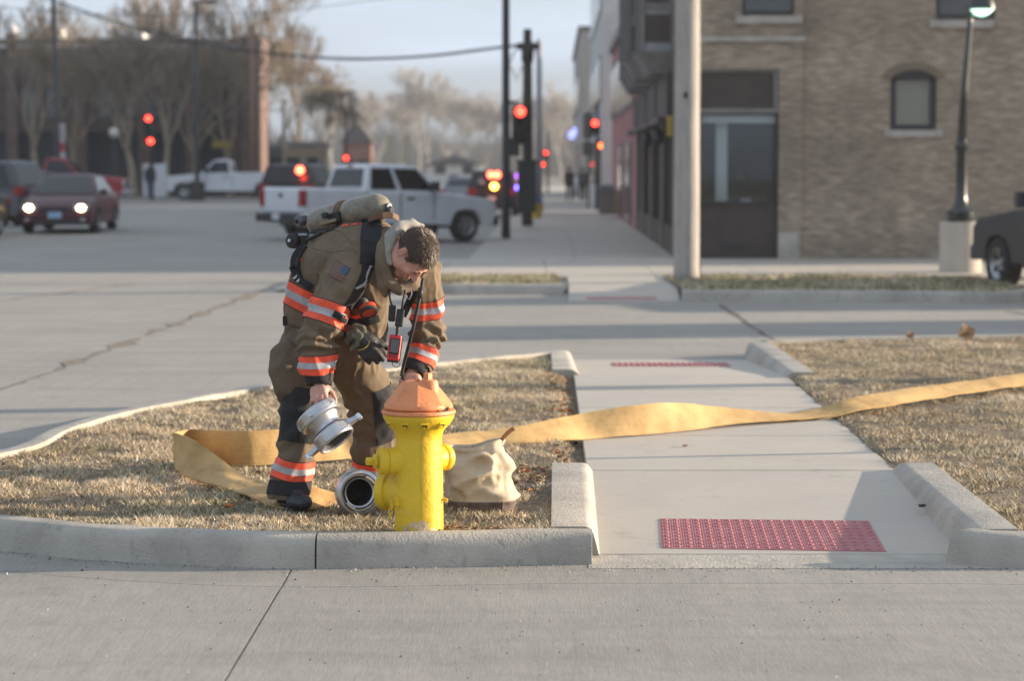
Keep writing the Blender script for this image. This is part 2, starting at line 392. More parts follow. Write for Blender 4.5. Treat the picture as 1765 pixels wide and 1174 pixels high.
# kerbs ------------------------------------------------------------
PROF = [(0.0, -0.22), (0.0, 0.0), (0.095, 0.002), (0.125, -0.006), (0.148, -0.026), (0.158, -0.052), (0.182, -0.150), (0.19, -0.22)]
def arc(pts, step=0.12):
    o = []
    for a, b in zip(pts, pts[1:]):
        L = math.hypot(b[0] - a[0], b[1] - a[1]); n = max(1, int(L / step))
        for i in range(n): o.append((lerp(a[0], b[0], i / n), lerp(a[1], b[1], i / n)))
    o.append(pts[-1]); return o
def kerb(name, pts, side, label, joints=(), ztop=lambda x, y: 0.0, prof=PROF):
    root = thing(name, label, 'kerb'); del root['category']; del root['label']; root['kind'] = 'structure'
    pts = [tuple(p) for p in catmull([(p[0], p[1], 0) for p in pts], 8)]; pts = arc([(p[0], p[1]) for p in pts])
    cum = [0.0]
    for a, b in zip(pts, pts[1:]): cum.append(cum[-1] + math.hypot(b[0] - a[0], b[1] - a[1]))
    cuts = [0.0] + list(joints) + [cum[-1]]
    def at(s_):
        for i in range(len(cum) - 1):
            if s_ <= cum[i + 1] + 1e-9:
                t = (s_ - cum[i]) / max(1e-9, cum[i + 1] - cum[i]); return (lerp(pts[i][0], pts[i + 1][0], t), lerp(pts[i][1], pts[i + 1][1], t))
        return pts[-1]
    for c0, c1 in zip(cuts, cuts[1:]):
        c0 += 0.004; c1 -= 0.004; n = max(2, int((c1 - c0) / 0.12)); rings = []
        for i in range(n + 1):
            s_ = lerp(c0, c1, i / n); p = at(s_); a = at(max(0, s_ - 0.05)); b = at(min(cum[-1], s_ + 0.05))
            d = Vector((b[0] - a[0], b[1] - a[1])).normalized(); nn = Vector((d.y, -d.x)) * side
            z0 = ztop(*p)
            rings.append([Vector((p[0] + nn.x * o_, p[1] + nn.y * o_, z0 + h + (random.uniform(-0.002, 0.002) if h > -0.14 else 0))) for o_, h in prof])
        m = MB(); m.loft(rings, True); part('kerb_section', m, M_KERB, root, smooth=True, auto=R(50))
    return root
def arclen_at_px(pts, px, z=0.0):
    s_ = 0.0; pts = arc(pts)
    for a, b in zip(pts, pts[1:]):
        s_ += math.hypot(b[0] - a[0], b[1] - a[1])
        v = Vector((b[0], b[1])); u = b[0] / (b[1] * 1.0) * FPX + W0 / 2
        if u >= px: return s_
    return s_
kerb('island_front_kerb', FRONT, 1, '', joints=[arclen_at_px(FRONT, 545)])
kerb('island_front_kerb_right', FRONT_R, 1, '', joints=[2.9])
kerb('island_back_kerb', BACK, -1, '', joints=[2.2, 5.2, 8.2])
kerb('island_back_kerb_right', BACK_R, -1, '', joints=[2.5])
FAR_L = [g2(560, 484, 0.0), g2(640, 487, 0.0), g2(760, 488.5, 0.0), g2(972, 488.5, 0.0)]
FAR_R = [g2(1174, 499, 0.0), g2(1450, 500, 0.0), g2(1700, 502, 0.0), g2(1752, 499, 0), g2(1800, 488, 0.0)]
kerb('far_kerb', FAR_L, 1, '', joints=[1.5])
kerb('far_kerb_right', FAR_R, 1, '', joints=[2.2])

# return kerbs beside the ramps -----------------------------------
def return_kerb(name, inner, outer, ramp_z, flare):
    """inner/outer: lists of (x,y) from the walk end to the street end"""
    rings = []
    for (a, b, zr) in zip(inner, outer, ramp_z):
        a = Vector((*a, 0)); b = Vector((*b, 0)); d = (a - b).normalized(); h = -zr
        top = -0.004
        rings.append([Vector((b.x, b.y, -0.22)), Vector((b.x, b.y, top))] + [a + d * (o_ * flare) + Vector((0, 0, lerp(top, zr - 0.006, k_))) for o_, k_ in ((-1.0, 0.0), (-0.35, 0.05), (0.15, 0.22), (0.6, 0.60), (0.85, 0.85), (1.25, 1.0))] + [a + d * flare * 1.25 + Vector((0, 0, -0.22))])
    m = MB(); m.loft(rings); o = part(name, m, M_KERB, None, smooth=True, auto=R(50)); return struct(o)
def rail(p0, p1, n=10): return [(lerp(p0[0], p1[0], i / n), lerp(p0[1], p1[1], i / n)) for i in range(n + 1)]
N = 10; ZR = [lerp(-0.05, -0.15, i / N) for i in range(N + 1)]
return_kerb('ramp_return_kerb', rail((0.44, 14.12), (0.388, 11.59)), rail((0.235, 14.12), (0.19, 11.59)), ZR, 0.035)
return_kerb('ramp_return_kerb_right', rail((2.275, 14.12), (2.222, 11.51)), rail((2.475, 14.12), (2.43, 11.51)), ZR, 0.045)
return_kerb('ramp_return_kerb_back', rail((0.53, 20.7), (0.55, 22.85)), rail((0.345, 20.7), (0.37, 22.8)), ZR, 0.05)
return_kerb('ramp_return_kerb_back_right', rail((2.36, 20.4), (2.34, 23.9)), rail((2.56, 20.4), (2.56, 24.0)), ZR, 0.045)

# the walk across the island: slabs + ramps ----------------------
walk = struct(part('island_walk', MB().add([(xs(14) + 0.01, 11.5, -0.24), (xs(14) + WW - 0.01, 11.5, -0.24), (xs(23) + WW - 0.01, 23.6, -0.24), (xs(23) + 0.01, 23.6, -0.24)], [(0, 1, 2, 3)]), M_SOIL))
def slab(name, x0a, x1a, y0, x0b, x1b, y1, z0, z1, parent, mm=M_WALK, th=0.1, gap=0.004, nx=1):
    m = MB(); e = gap
    lo = [(x0a + e, y0 + e), (x1a - e, y0 + e), (x1b - e, y1 - e), (x0b + e, y1 - e)]; zz = [z0, z0, z1, z1]
    m.hexa([(x, y, z - th) for (x, y), z in zip(lo, zz)] + [(x, y, z) for (x, y), z in zip(lo, zz)])
    return part(name, m, mm, parent, bevel=0.006, seg=2)
js = [14.12, 15.97, 17.83, 19.3, 20.6]
for a, b in zip(js, js[1:]): slab('walk_slab', xs(a), xs(a) + WW, a, xs(b), xs(b) + WW, b, -0.05 + random.uniform(-0.003, 0.003), -0.05, walk)
slab('ramp_slab', 0.33, 2.30, 11.62, xs(14.12) - 0.05, xs(14.12) + WW + 0.05, 14.12, -0.143, -0.05, walk)
slab('ramp_slab', xs(20.6), xs(20.6) + WW, 20.6, 0.55, 2.36, 23.5, -0.05, -0.143, walk)
# ramp toe apron, the broken lip at the street edge
m = MB(); cols = seq(0.36, 2.30, 0.08); rows = []
for j, (yy, zz) in enumerate(((11.22, -0.1465), (11.40, -0.146), (11.606, -0.1445))):
    rows.append([(x, yy + (random.uniform(-0.004, 0.010) if j == 2 else 0), zz) for x in cols])
m.grid(rows); m.grid([rows[2], [(x, y, z - 0.02) for x, y, z in rows[2]]]); struct(part('ramp_apron', m, M_KERB))

# tactile panels
M_TACT = layered('red_tactile_tile', (0.41, 0.135, 0.145), 0.65, [((0.52, 0.27, 0.265), 5, 6, 0.4, 0.75, 0.7, None), ((0.30, 0.085, 0.09), 16, 7, 0.48, 0.7, 0.7, None), ((0.20, 0.16, 0.13), 9, 8, 0.6, 0.75, 0.6, None)], [(200, 0.3, (1, 1, 1), 0.003)])
def tactile(name, a, b, c, d, cols_, rows_, label, each):
    """corners near-left, near-right, far-right, far-left"""
    a, b, c, d = map(Vector, (a, b, c, d)); up = (b - a).cross(d - a).normalized()
    t = thing(name, label, 'tactile panel', (a + b + c + d) / 4)
    m = MB(); lo = [p - up * 0.004 for p in (a, b, c, d)]; hi = [p + up * 0.0015 for p in (a, b, c, d)]; m.hexa(lo + hi); part('tile', m, M_TACT, t, world=True)
    rr = MB()
    for i in range(1, int((b - a).length / 0.0125)):     # fine raised ribs between the domes
        u = i / int((b - a).length / 0.0125); p = a.lerp(b, u); q = d.lerp(c, u)
        rr.add([p + up * 0.0016 - (b - a).normalized() * 0.0025, p + up * 0.0032, p + up * 0.0016 + (b - a).normalized() * 0.0025, q + up * 0.0016 - (c - d).normalized() * 0.0025, q + up * 0.0032, q + up * 0.0016 + (c - d).normalized() * 0.0025], [(0, 1, 4, 3), (1, 2, 5, 4)])
    stuff(part('rib_field', rr, M_TACT, t, world=True))
    dm = MB().lathe([(0.0145, 0), (0.0125, 0.004), (0.0095, 0.0062), (0.0, 0.0066)], 10, (0, 0, 0), up, caps=False).mesh('dome'); recalc(dm); dm.materials.append(M_TACT); dm.polygons.foreach_set('use_smooth', [True] * len(dm.polygons))
    allm = MB()
    for i in range(cols_):
        for j in range(rows_):
            u = (i + 0.5) / cols_; v = (j + 0.5) / rows_; p = (a.lerp(b, u)).lerp(d.lerp(c, u), v) + up * 0.0015
            if each:
                o = bpy.data.objects.new('dome', dm); COL.objects.link(o); o.parent = t; o.location = p - t.location
            else: allm.lathe([(0.014, 0), (0.0095, 0.005), (0.0, 0.0054)], 6, p, up, caps=False)
    if not each: stuff(part('dome_field', allm, M_TACT, t, world=True))
def on_ramp(px, py):
    z = -0.1
    for _ in range(8):
        q = G(px, py, z); z = lerp(-0.143, -0.05, (q.y - 11.62) / 2.5)
    return Vector((q.x, q.y, z + 0.001))
tactile('tactile_panel', on_ramp(1141, 946), on_ramp(1528, 952), on_ramp(1497, 899), on_ramp(1137, 895), 20, 9, 'red domed tactile panel set in the near curb ramp', True)
tactile('tactile_panel', Vector((0.93, 22.15, -0.098)), Vector((2.02, 22.15, -0.098)), Vector((2.03, 22.8, -0.119)), Vector((0.94, 22.8, -0.119)), 20, 10, 'faded red tactile panel at the far end of the island walk', False)
tactile('tactile_panel', Vector((1.05, 34.15, -0.1335)), Vector((2.05, 34.15, -0.1335)), Vector((2.06, 34.45, -0.123)), Vector((1.06, 34.45, -0.123)), 20, 8, 'pinkish tactile panel on the ramp across the turn lane', False)

# far walks --------------------------------------------------------
YW = 47.5                                        # brick facade plane
fx = lambda y, x0: x0 + 0.0165 * (y - YW)
fwalk = struct(part('far_walk', MB().grid([[(x, y, -0.12) for x in (-3.6, 0, 8, 26)] for y in (36.5, 40, 47.6)]), M_WALK))
# cross walk along the brick facade
for x0 in seq(-3.0, 24.0, 1.8)[:-1]:
    slab('walk_slab', x0, x0 + 1.8, 39.6, x0, x0 + 1.8, 43.5, -0.06, -0.06, fwalk, th=0.06)
    slab('walk_slab', x0, x0 + 1.8, 43.5, x0, x0 + 1.8, 47.49, -0.06, -0.06, fwalk, th=0.06)
for y0 in seq(47.5, 98, 1.9)[:-1]:
    if y0 > 98: break
    for k in range(2):
        xa = fx(y0, -0.85 + 2.1 * k); slab('walk_slab', xa, xa + 2.1, y0, xa + 0.031, xa + 2.131, y0 + 1.9, -0.06, -0.06, fwalk, th=0.08)
slab('walk_slab', fx(98, -0.85), fx(98, 3.35), 98, fx(230, -0.85), fx(230, 3.35), 230, -0.06, -0.06, fwalk, th=0.08)
slab('ramp_slab', 0.78, 2.36, 33.9, 0.85, 2.5, 36.2, -0.146, -0.06, fwalk)
slab('walk_slab', 0.85, 2.5, 36.2, 0.9, 2.6, 39.6, -0.06, -0.06, fwalk, th=0.06)

# verges: soil sheets and grass -----------------------------------
def soil_z(x, y):
    n = noise.noise(Vector((x * 2.4, y * 2.4, 0))) * 0.020 + noise.noise(Vector((x * 7, y * 7, 3))) * 0.016
    z = -0.034 + n
    if y < 27:
        if x < xs(y) + 0.1: z -= 0.06 * smooth01(0.16, 0.02, xs(y) - x) if y > 14.1 else 0.0
        elif x > 1.5: z -= 0.02 * smooth01(0.12, 0.0, x - xs(y) - WW)
    return z
def soil(name, quads, nx, ny, label):
    """quads: f(u,v)->(x,y)"""
    m = MB(); m.grid([[(lambda p: (p[0], p[1], soil_z(*p)))(quads(i / nx, j / ny)) for i in range(nx + 1)] for j in range(ny + 1)])
    return struct(part(name, m, M_SOIL, smooth=True))
def isl_l(u, v):
    x = lerp(-4.95, 0.46, u); x = min(x, 0.45) ; y = lerp(Yf(x) + 0.0, Yb(x) + 0.03, v); 
    if y < 14.12: x = min(x, 0.27)
    if y > 20.7: x = min(x, 0.42)
    return (x + (0.0139 * (y - 14.1) if u > 0.999 and 14.12 <= y <= 20.7 else 0), y)
soil('island_soil', isl_l, 90, 150, '')
YfR = lambda x: interp(FRONT_R, x); YbR = lambda x: interp(BACK_R, x)
def isl_r(u, v):
    x0 = lerp(2.25, 9.0, u); y = lerp(YfR(x0), YbR(x0) + 0.03, v); return (max(x0, 2.40) if y < 14.12 else max(x0, 2.48) if y > 20.4 else x0 + (0.0139 * (y - 14.1) if u < 0.001 else 0), y)
soil('island_soil_right', isl_r, 110, 150, '')
FL = lambda x: interp(FAR_L, x); FR = lambda x: interp(FAR_R, x)
soil('verge_soil', lambda u, v: (lerp(-3.2, 0.76, u), lerp(FL(lerp(-3.2, 0.76, u)), 39.6, v)), 30, 20, '')
soil('verge_soil_right', lambda u, v: (lerp(2.45, 7.6, u), lerp(FR(lerp(2.45, 7.6, u)), 39.6 - 0.9 * max(0, u - 0.7), v)), 40, 24, '')

M_GR = [mat('straw_grass', (0.62, 0.485, 0.315), 0.8), mat('pale_grass', (0.78, 0.69, 0.53), 0.8), mat('brown_grass', (0.27, 0.19, 0.115), 0.85), mat('green_grass', (0.19, 0.21, 0.085), 0.8)]
def grass(name, label, inside, box, n, h0, h1, wd, green=0.12):
    x0, x1, y0, y1 = box; rng = np.random.default_rng(len(name) * 7 + n)
    V = []; Fm = []
    cnt = 0; vs = np.zeros((n * 3, 3), np.float32); mi = np.zeros(n, np.int32)
    while cnt < n:
        x = rng.uniform(x0, x1); y = y0 + (y1 - y0) * rng.random() ** 1.25
        if not inside(x, y): 
            continue
        c = noise.noise(Vector((x * 2.6, y * 2.6, 1.3))); c2 = noise.noise(Vector((x * 9, y * 9, 5.1))); c3 = noise.noise(Vector((x * 0.9, y * 0.9, 9.0)))
        if c + c2 * 0.9 < -0.12 and rng.random() < 0.85: continue
        h = rng.uniform(h0, h1) * (0.75 + 0.55 * (c + 0.5 * c2)); h = max(h, 0.008)
        a = rng.uniform(0, 6.283); ln_ = rng.uniform(0.35, 1.5) * h; b = rng.uniform(0, 6.283)
        w2 = wd * rng.uniform(0.6, 1.3) / 2; z = soil_z(x, y) - 0.004
        ca, sa = math.cos(a) * w2, math.sin(a) * w2
        vs[cnt * 3] = (x - ca, y - sa, z); vs[cnt * 3 + 1] = (x + ca, y + sa, z); vs[cnt * 3 + 2] = (x + math.cos(b) * ln_, y + math.sin(b) * ln_, z + h)
        q = rng.random() + 0.35 * c3 + 0.25 * c
        gn = noise.noise(Vector((x * 1.1, y * 1.1, 21))) * 0.5 + green
        mi[cnt] = 3 if rng.random() < gn else (1 if q > 0.68 else (0 if q > 0.30 else 2)); cnt += 1
    me = bpy.data.meshes.new(name); me.vertices.add(n * 3); me.vertices.foreach_set('co', vs.ravel()); me.loops.add(n * 3); me.loops.foreach_set('vertex_index', np.arange(n * 3, dtype=np.int32))
    me.polygons.add(n); me.polygons.foreach_set('loop_start', np.arange(0, n * 3, 3, dtype=np.int32)); me.polygons.foreach_set('loop_total', np.full(n, 3, np.int32)); me.polygons.foreach_set('material_index', mi)
    me.update(calc_edges=True)
    for q in M_GR: me.materials.append(q)
    o = bpy.data.objects.new(name, me); COL.objects.link(o); o['label'] = label; o['category'] = 'grass'; return stuff(o)
in_l = lambda x, y: Yf(x) + 0.005 < y < Yb(x) - 0.01 and x < (xs(y) - 0.03 - 0.10 * random.random() if y > 14.1 else 0.20)  and not (y > 20.7 and x > 0.34)
in_r = lambda x, y: YfR(x) + 0.005 < y < YbR(x) - 0.01 and x > (xs(y) + WW + 0.015 if y > 14.1 else 2.46) and not (y > 20.3 and x < 2.57)
grass('island_grass', 'dry tan winter grass around the yellow hydrant', in_l, (-4.6, 0.5, 11.3, 23), 160000, 0.010, 0.048, 0.0062, 0.07)
grass('island_grass_right', 'dry straw grass on the right island beside the ramp', in_r, (2.3, 6.2, 11.3, 25.3), 140000, 0.010, 0.048, 0.0066, 0.06)
grass('verge_grass', 'narrow green and tan grass verge left of the far ramp', lambda x, y: FL(x) < y < 39.5 and x < 0.72, (-3.2, 0.75, 33, 39.5), 9000, 0.03, 0.08, 0.022, 0.45)
grass('verge_grass_right', 'green and tan grass verge under the wooden pole', lambda x, y: FR(x) < y < 39.5 - max(0, (x - 6.0)) * 0.6 and x > 2.5, (2.5, 7.4, 33, 39.5), 14000, 0.03, 0.09, 0.022, 0.42)

# fallen leaves
M_LEAF = [mat('leaf_brown', (0.21, 0.115, 0.06), 0.8), mat('leaf_tan', (0.36, 0.25, 0.15), 0.8), mat('leaf_orange', (0.45, 0.16, 0.05), 0.75), mat('leaf_dark', (0.05, 0.045, 0.05), 0.7)]
def leaf_shape(mb_, c, L, a, curl, tilt=0.2):
    rot = Matrix.Rotation(a, 3, 'Z') @ Matrix.Rotation(tilt, 3, 'X')
    rows = []
    for i, wv in enumerate((0.02, 0.32, 0.42, 0.25, 0.02)):
        t = i / 4 - 0.5
        rows.append([Vector(c) + rot @ Vector((t * L, k * wv * L, curl * L * (abs(k) * 0.8 + t * t * 1.2) + 0.004)) for k in (-1, 0, 1)])
    mb_.grid(rows)
lm = MB()
for i in range(420):
    y = random.uniform(13.0, 20.4); x = (xs(y) - abs(random.gauss(0.05, 0.09)) - 0.03) if y > 14.15 else 0.19 - abs(random.gauss(0.02, 0.10))
    lm.cur = random.choice((0, 0, 1, 1, 2)); leaf_shape(lm, (x, y, soil_z(x, y) + 0.004), random.uniform(0.02, 0.05), random.uniform(0, 6.3), random.uniform(-0.3, 0.5), random.uniform(-0.6, 0.6))
for i in range(160):
    x = random.uniform(-2.4, 0.1); y = random.uniform(Yf(x) + 0.02, 15.0); lm.cur = random.choice((0, 0, 1, 1, 1)); leaf_shape(lm, (x, y, soil_z(x, y) + 0.012), random.uniform(0.012, 0.035), random.uniform(0, 6.3), random.uniform(-0.3, 0.5), random.uniform(-0.6, 0.6))
for i in range(120):
    x = random.uniform(-0.05, 0.5) - 0.55; y = Yf(x) + abs(random.gauss(0.03, 0.12)); lm.cur = random.choice((0, 0, 1)); leaf_shape(lm, (x, y, soil_z(x, y) + 0.01), random.uniform(0.015, 0.035), random.uniform(0, 6.3), 0.3, random.uniform(-0.6, 0.6))
gr_ = MB(); rg_ = random.Random(4)
for i in range(900):
    x = rg_.uniform(-3.0, 3.6); y = (fe(x) - 0.03 - abs(rg_.gauss(0, 0.09))) if i < 520 else rg_.uniform(8.4, 11.2)
    gr_.cur = rg_.choice((0, 0, 1, 2)); s_ = rg_.uniform(0.002, 0.0055) * (1.6 if i % 37 == 0 else 1); z_ = road_z(x, y) + 0.003; a_ = rg_.uniform(0, 6.28)
    gr_.add([(x + s_ * math.cos(a_ + k * 2.09) * rg_.uniform(0.6, 1.4), y + s_ * math.sin(a_ + k * 2.09) * rg_.uniform(0.6, 1.4), z_) for k in range(3)] + [(x, y, z_ + s_ * 1.1)], [(0, 1, 3), (1, 2, 3), (2, 0, 3)])
stuff(part('gutter_grit', gr_, [mat('grit_dark', (0.07, 0.06, 0.05), 0.9), mat('grit_tan', (0.30, 0.24, 0.17), 0.9), mat('grit_pale', (0.55, 0.52, 0.47), 0.9)], fix=False))
o = part('leaf_litter', lm, M_LEAF, fix=False); stuff(o)
for (q, mi_, L, lab) in (((1180, 771, -0.05), 1, 0.05, 'small curled tan leaf alone on the island walk'), ((1589, 876, -0.07), 3, 0.06, 'dark curled leaf lying beside the right ramp kerb'),
                        ((395, 877, -0.02), 2, 0.07, 'flat orange leaf on the grass left of the black boot'), ((1655, 579, 0.06), 1, 0.24, 'large brown leaf poking over the back kerb'), ((1563, 581, 0.03), 1, 0.12, 'small brown leaf beside the larger one on the back kerb')):
    l2 = MB(); p = G(*q); leaf_shape(l2, (0, 0, 0), L, 0.9, 0.22 if L < 0.1 else 0.45, 0.15 if L < 0.1 else 1.1); th = part('dead_leaf', l2, M_LEAF[mi_], fix=False); th.location = p; tag(th, lab, 'leaf')

# ================================================================== BUILDINGS
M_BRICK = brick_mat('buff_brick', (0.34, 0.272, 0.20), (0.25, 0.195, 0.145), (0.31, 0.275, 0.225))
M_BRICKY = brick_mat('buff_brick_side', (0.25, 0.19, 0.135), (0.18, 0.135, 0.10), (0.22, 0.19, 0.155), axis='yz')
M_STONE = mat('limestone_trim', (0.42, 0.39, 0.35), 0.85, var=0.2, scale=3, bump=0.2, bscale=20)
M_BRN = mat('dark_brown_panel', (0.050, 0.038, 0.034), 0.6, var=0.2, scale=3)
M_TRIM = mat('grey_painted_trim', (0.19, 0.18, 0.175), 0.55, var=0.15, scale=3)
M_FRM = mat('dark_window_frame', (0.020, 0.022, 0.027), 0.45)
M_GLS = mat('window_glass', (0.035, 0.04, 0.045), 0.05, spec=0.8)
M_TANBACK = mat('tan_backing', (0.42, 0.33, 0.20), 0.6)  # plain tan sheet behind the arched pane
M_WHITE = mat('white_paint', (0.70, 0.71, 0.72), 0.6)
M_INT = mat('shop_interior', (0.12, 0.115, 0.105), 0.9)

BZ = -0.06
X = lambda px, Y=YW: P(px, 300, Y).x
Z = lambda py, Y=YW: P(900, py, Y).z
bx0 = X(1163)
bb = thing('brick_building', 'two storey buff brick corner building with shop window and bay windows', 'building', (bx0, YW, BZ))
H = 9.2; xr = 24.0
sx0, sx1 = X(1202), X(1342)                  # shop front opening
sz1 = Z(118); depthB = 22.0
# front wall pieces (pier / over the shop / main wall)
m = MB(); m.bx(bx0, sx0, YW, YW + 0.35, BZ, H); m.bx(sx0, sx1, YW, YW + 0.35, sz1, H); m.bx(sx1, X(1383), YW, YW + 0.35, BZ, H)
part('shop_bay_wall', m, M_BRICK, bb, world=True)
# main wall with an opening for the arched window
ax0, ax1, az0, az1 = X(1534), X(1614), Z(223), Z(118)
arch = [(lerp(ax0, ax1, t), az1 - 0.16 + 0.16 * math.sin(math.pi * t) ** 0.8) for t in np.linspace(0, 1, 13)]
m = MB(); m0 = X(1383); yw2 = YW + 0.06
m.bx(m0, ax0, yw2, yw2 + 0.3, BZ, H); m.bx(ax1, xr, yw2, yw2 + 0.3, BZ, H); m.bx(ax0, ax1, yw2, yw2 + 0.3, BZ, az0); m.bx(ax0, ax1, yw2, yw2 + 0.3, az1 + 0.02, H)
poly = [(ax0, az1 + 0.02)] + [(x, z) for x, z in arch] + [(ax1, az1 + 0.02)]
for (a, b_) in zip(arch, arch[1:]): m.hexa([(a[0], yw2, a[1]), (b_[0], yw2, b_[1]), (b_[0], yw2 + 0.3, b_[1]), (a[0], yw2 + 0.3, a[1]), (a[0], yw2, az1 + 0.02), (b_[0], yw2, az1 + 0.02), (b_[0], yw2 + 0.3, az1 + 0.02), (a[0], yw2 + 0.3, az1 + 0.02)])
part('front_wall', m, M_BRICK, bb, world=True)
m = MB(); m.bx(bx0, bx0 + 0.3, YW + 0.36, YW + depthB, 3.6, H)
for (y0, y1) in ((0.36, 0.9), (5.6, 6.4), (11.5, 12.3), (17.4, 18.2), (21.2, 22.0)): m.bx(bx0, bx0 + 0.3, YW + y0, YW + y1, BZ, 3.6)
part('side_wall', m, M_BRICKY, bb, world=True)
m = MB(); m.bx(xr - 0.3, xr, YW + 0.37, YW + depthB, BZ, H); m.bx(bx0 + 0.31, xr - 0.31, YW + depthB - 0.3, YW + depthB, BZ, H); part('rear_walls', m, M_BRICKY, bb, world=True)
m = MB(); m.bx(bx0 + 0.05, xr - 0.05, YW + 0.37, YW + depthB - 0.31, H - 0.4, H - 0.25); part('roof', m, M_TRIM, bb, world=True)
m = MB(); m.bx(bx0 - 0.06, xr + 0.05, YW - 0.06, YW + 0.40, H, H + 0.18); part('coping', m, M_STONE, bb, world=True)
part('belt_course', MB().bx(bx0 - 0.02, X(1386), YW - 0.05, YW + 0.02, Z(71), Z(62)), M_STONE, bb, world=True, bevel=0.01)
part('pier_base_stone', MB().bx(X(1342), X(1378), YW - 0.03, YW + 0.02, BZ, Z(400)), M_STONE, bb, world=True, bevel=0.01)
# shop front
sf = part('shop_front', MB().bx(sx0, sx1, YW + 0.12, YW + 0.20, BZ, Z(352)), M_BRN, bb, world=True)
part('bulkhead_vent', MB().bx(X(1245), X(1282), YW + 0.10, YW + 0.13, Z(432), Z(418)), M_FRM, sf, world=True)
part('transom_panel', MB().bx(sx0, sx1 - 0.10, YW + 0.12, YW + 0.20, Z(186), sz1 - 0.06), M_BRN, sf, world=True)
for (x0, x1, z0, z1) in ((sx0, sx1, Z(194), Z(186)), (sx0, sx1, sz1 - 0.06, sz1), (sx1 - 0.10, sx1, Z(186), sz1 - 0.06)): part('transom_frame', MB().bx(x0, x1, YW + 0.06, YW + 0.20, z0, z1), M_TRIM, sf, world=True)
part('blind_box', MB().bx(sx0, sx1 - 0.06, YW + 0.18, YW + 0.24, Z(211), Z(197)), M_WHITE, sf, world=True)
part('window_head', MB().bx(sx0, sx1, YW + 0.08, YW + 0.22, Z(197.5), Z(194)), M_FRM, sf, world=True)
part('window_sill', MB().bx(sx0, sx1, YW + 0.06, YW + 0.22, Z(353), Z(347)), M_FRM, sf, world=True)
part('window_jamb', MB().bx(sx1 - 0.06, sx1, YW + 0.08, YW + 0.22, Z(347), Z(197.5)), M_FRM, sf, world=True)
M_PANE = bpy.data.materials.new('shop_pane'); M_PANE.use_nodes = True; _t = M_PANE.node_tree; _t.nodes.clear()
_o = _t.nodes.new('ShaderNodeOutputMaterial'); _m = _t.nodes.new('ShaderNodeMixShader'); _g = _t.nodes.new('ShaderNodeBsdfGlossy'); _g.inputs['Roughness'].default_value = 0.03; _g.inputs['Color'].default_value = (0.8, 0.85, 0.9, 1); _tr = _t.nodes.new('ShaderNodeBsdfTransparent'); _tr.inputs['Color'].default_value = (0.82, 0.85, 0.85, 1)
_m.inputs[0].default_value = 0.05; _t.links.new(_tr.outputs[0], _m.inputs[1]); _t.links.new(_g.outputs[0], _m.inputs[2]); _t.links.new(_m.outputs[0], _o.inputs['Surface'])
part('shop_pane', MB().bx(sx0, sx1 - 0.06, YW + 0.15, YW + 0.158, Z(347), Z(197.5)), M_PANE, sf, world=True)
part('interior_post', MB().bx(X(1232, 48.0), X(1252, 48.0), YW + 0.36, YW + 0.5, BZ, 3.2), M_WHITE, sf, world=True)
m = MB(); m.bx(sx0 - 0.4, sx1 + 3, YW + 3.0, YW + 3.1, BZ, 3.6); m.bx(sx0 - 0.4, sx1 + 3, YW + 0.37, YW + 3, 3.55, 3.65); m.bx(sx0 - 0.4, sx1 + 3, YW + 0.4, YW + 3, BZ, BZ + 0.05); m.bx(sx1 + 2.9, sx1 + 3, YW + 0.4, YW + 3, BZ, 3.6); part('shop_interior', m, M_INT, bb, world=True)
part('window_mullion', MB().bx(sx0 + 0.03, sx0 + 0.09, YW + 0.09, YW + 0.14, Z(347), Z(197.5)), M_FRM, sf, world=True)
part('counter', MB().bx(X(1262), X(1330), YW + 1.2, YW + 1.7, BZ, Z(338)), mat('counter', (0.18, 0.15, 0.12), 0.7), bb, world=True)
part('sill_papers', MB().bx(X(1280), X(1298), YW + 0.3, YW + 0.5, Z(347), Z(343)), M_WHITE, bb, world=True)
part('wall_notice', MB().bx(X(1290), X(1305), YW + 2.9, YW + 2.97, Z(310), Z(290)), mat('warm_notice', (0.45, 0.28, 0.18), 0.8), bb, world=True)
# arched window
aw = part('arched_window', MB().bx(ax0 + 0.11, ax1 - 0.11, yw2 + 0.16, yw2 + 0.17, az0 + 0.1, az1 - 0.18), M_TANBACK, bb, world=True)
m = MB(); m.bx(ax0, ax0 + 0.12, yw2 + 0.06, yw2 + 0.16, az0, az1 - 0.12); m.bx(ax1 - 0.12, ax1, yw2 + 0.06, yw2 + 0.16, az0, az1 - 0.12); m.bx(ax0 + 0.12, ax1 - 0.12, yw2 + 0.06, yw2 + 0.16, az0, az0 + 0.10); part('frame', m, M_FRM, aw, world=True)
m = MB()
for (a, b_) in zip(arch, arch[1:]): m.hexa([(a[0], yw2 + 0.06, az1 - 0.22), (b_[0], yw2 + 0.06, az1 - 0.22), (b_[0], yw2 + 0.16, az1 - 0.22), (a[0], yw2 + 0.16, az1 - 0.22), (a[0], yw2 + 0.06, a[1]), (b_[0], yw2 + 0.06, b_[1]), (b_[0], yw2 + 0.16, b_[1]), (a[0], yw2 + 0.16, a[1])])
part('arched_head', m, M_FRM, aw, world=True)
part('window_pane', MB().bx(ax0 + 0.12, ax1 - 0.12, yw2 + 0.12, yw2 + 0.126, az0 + 0.1, az1 - 0.2), M_PANE, aw, world=True)
part('window_sill', MB().bx(X(1523), X(1624), yw2 - 0.07, yw2 + 0.05, Z(236), Z(224)), M_STONE, aw, world=True, bevel=0.01)
m = MB(); 
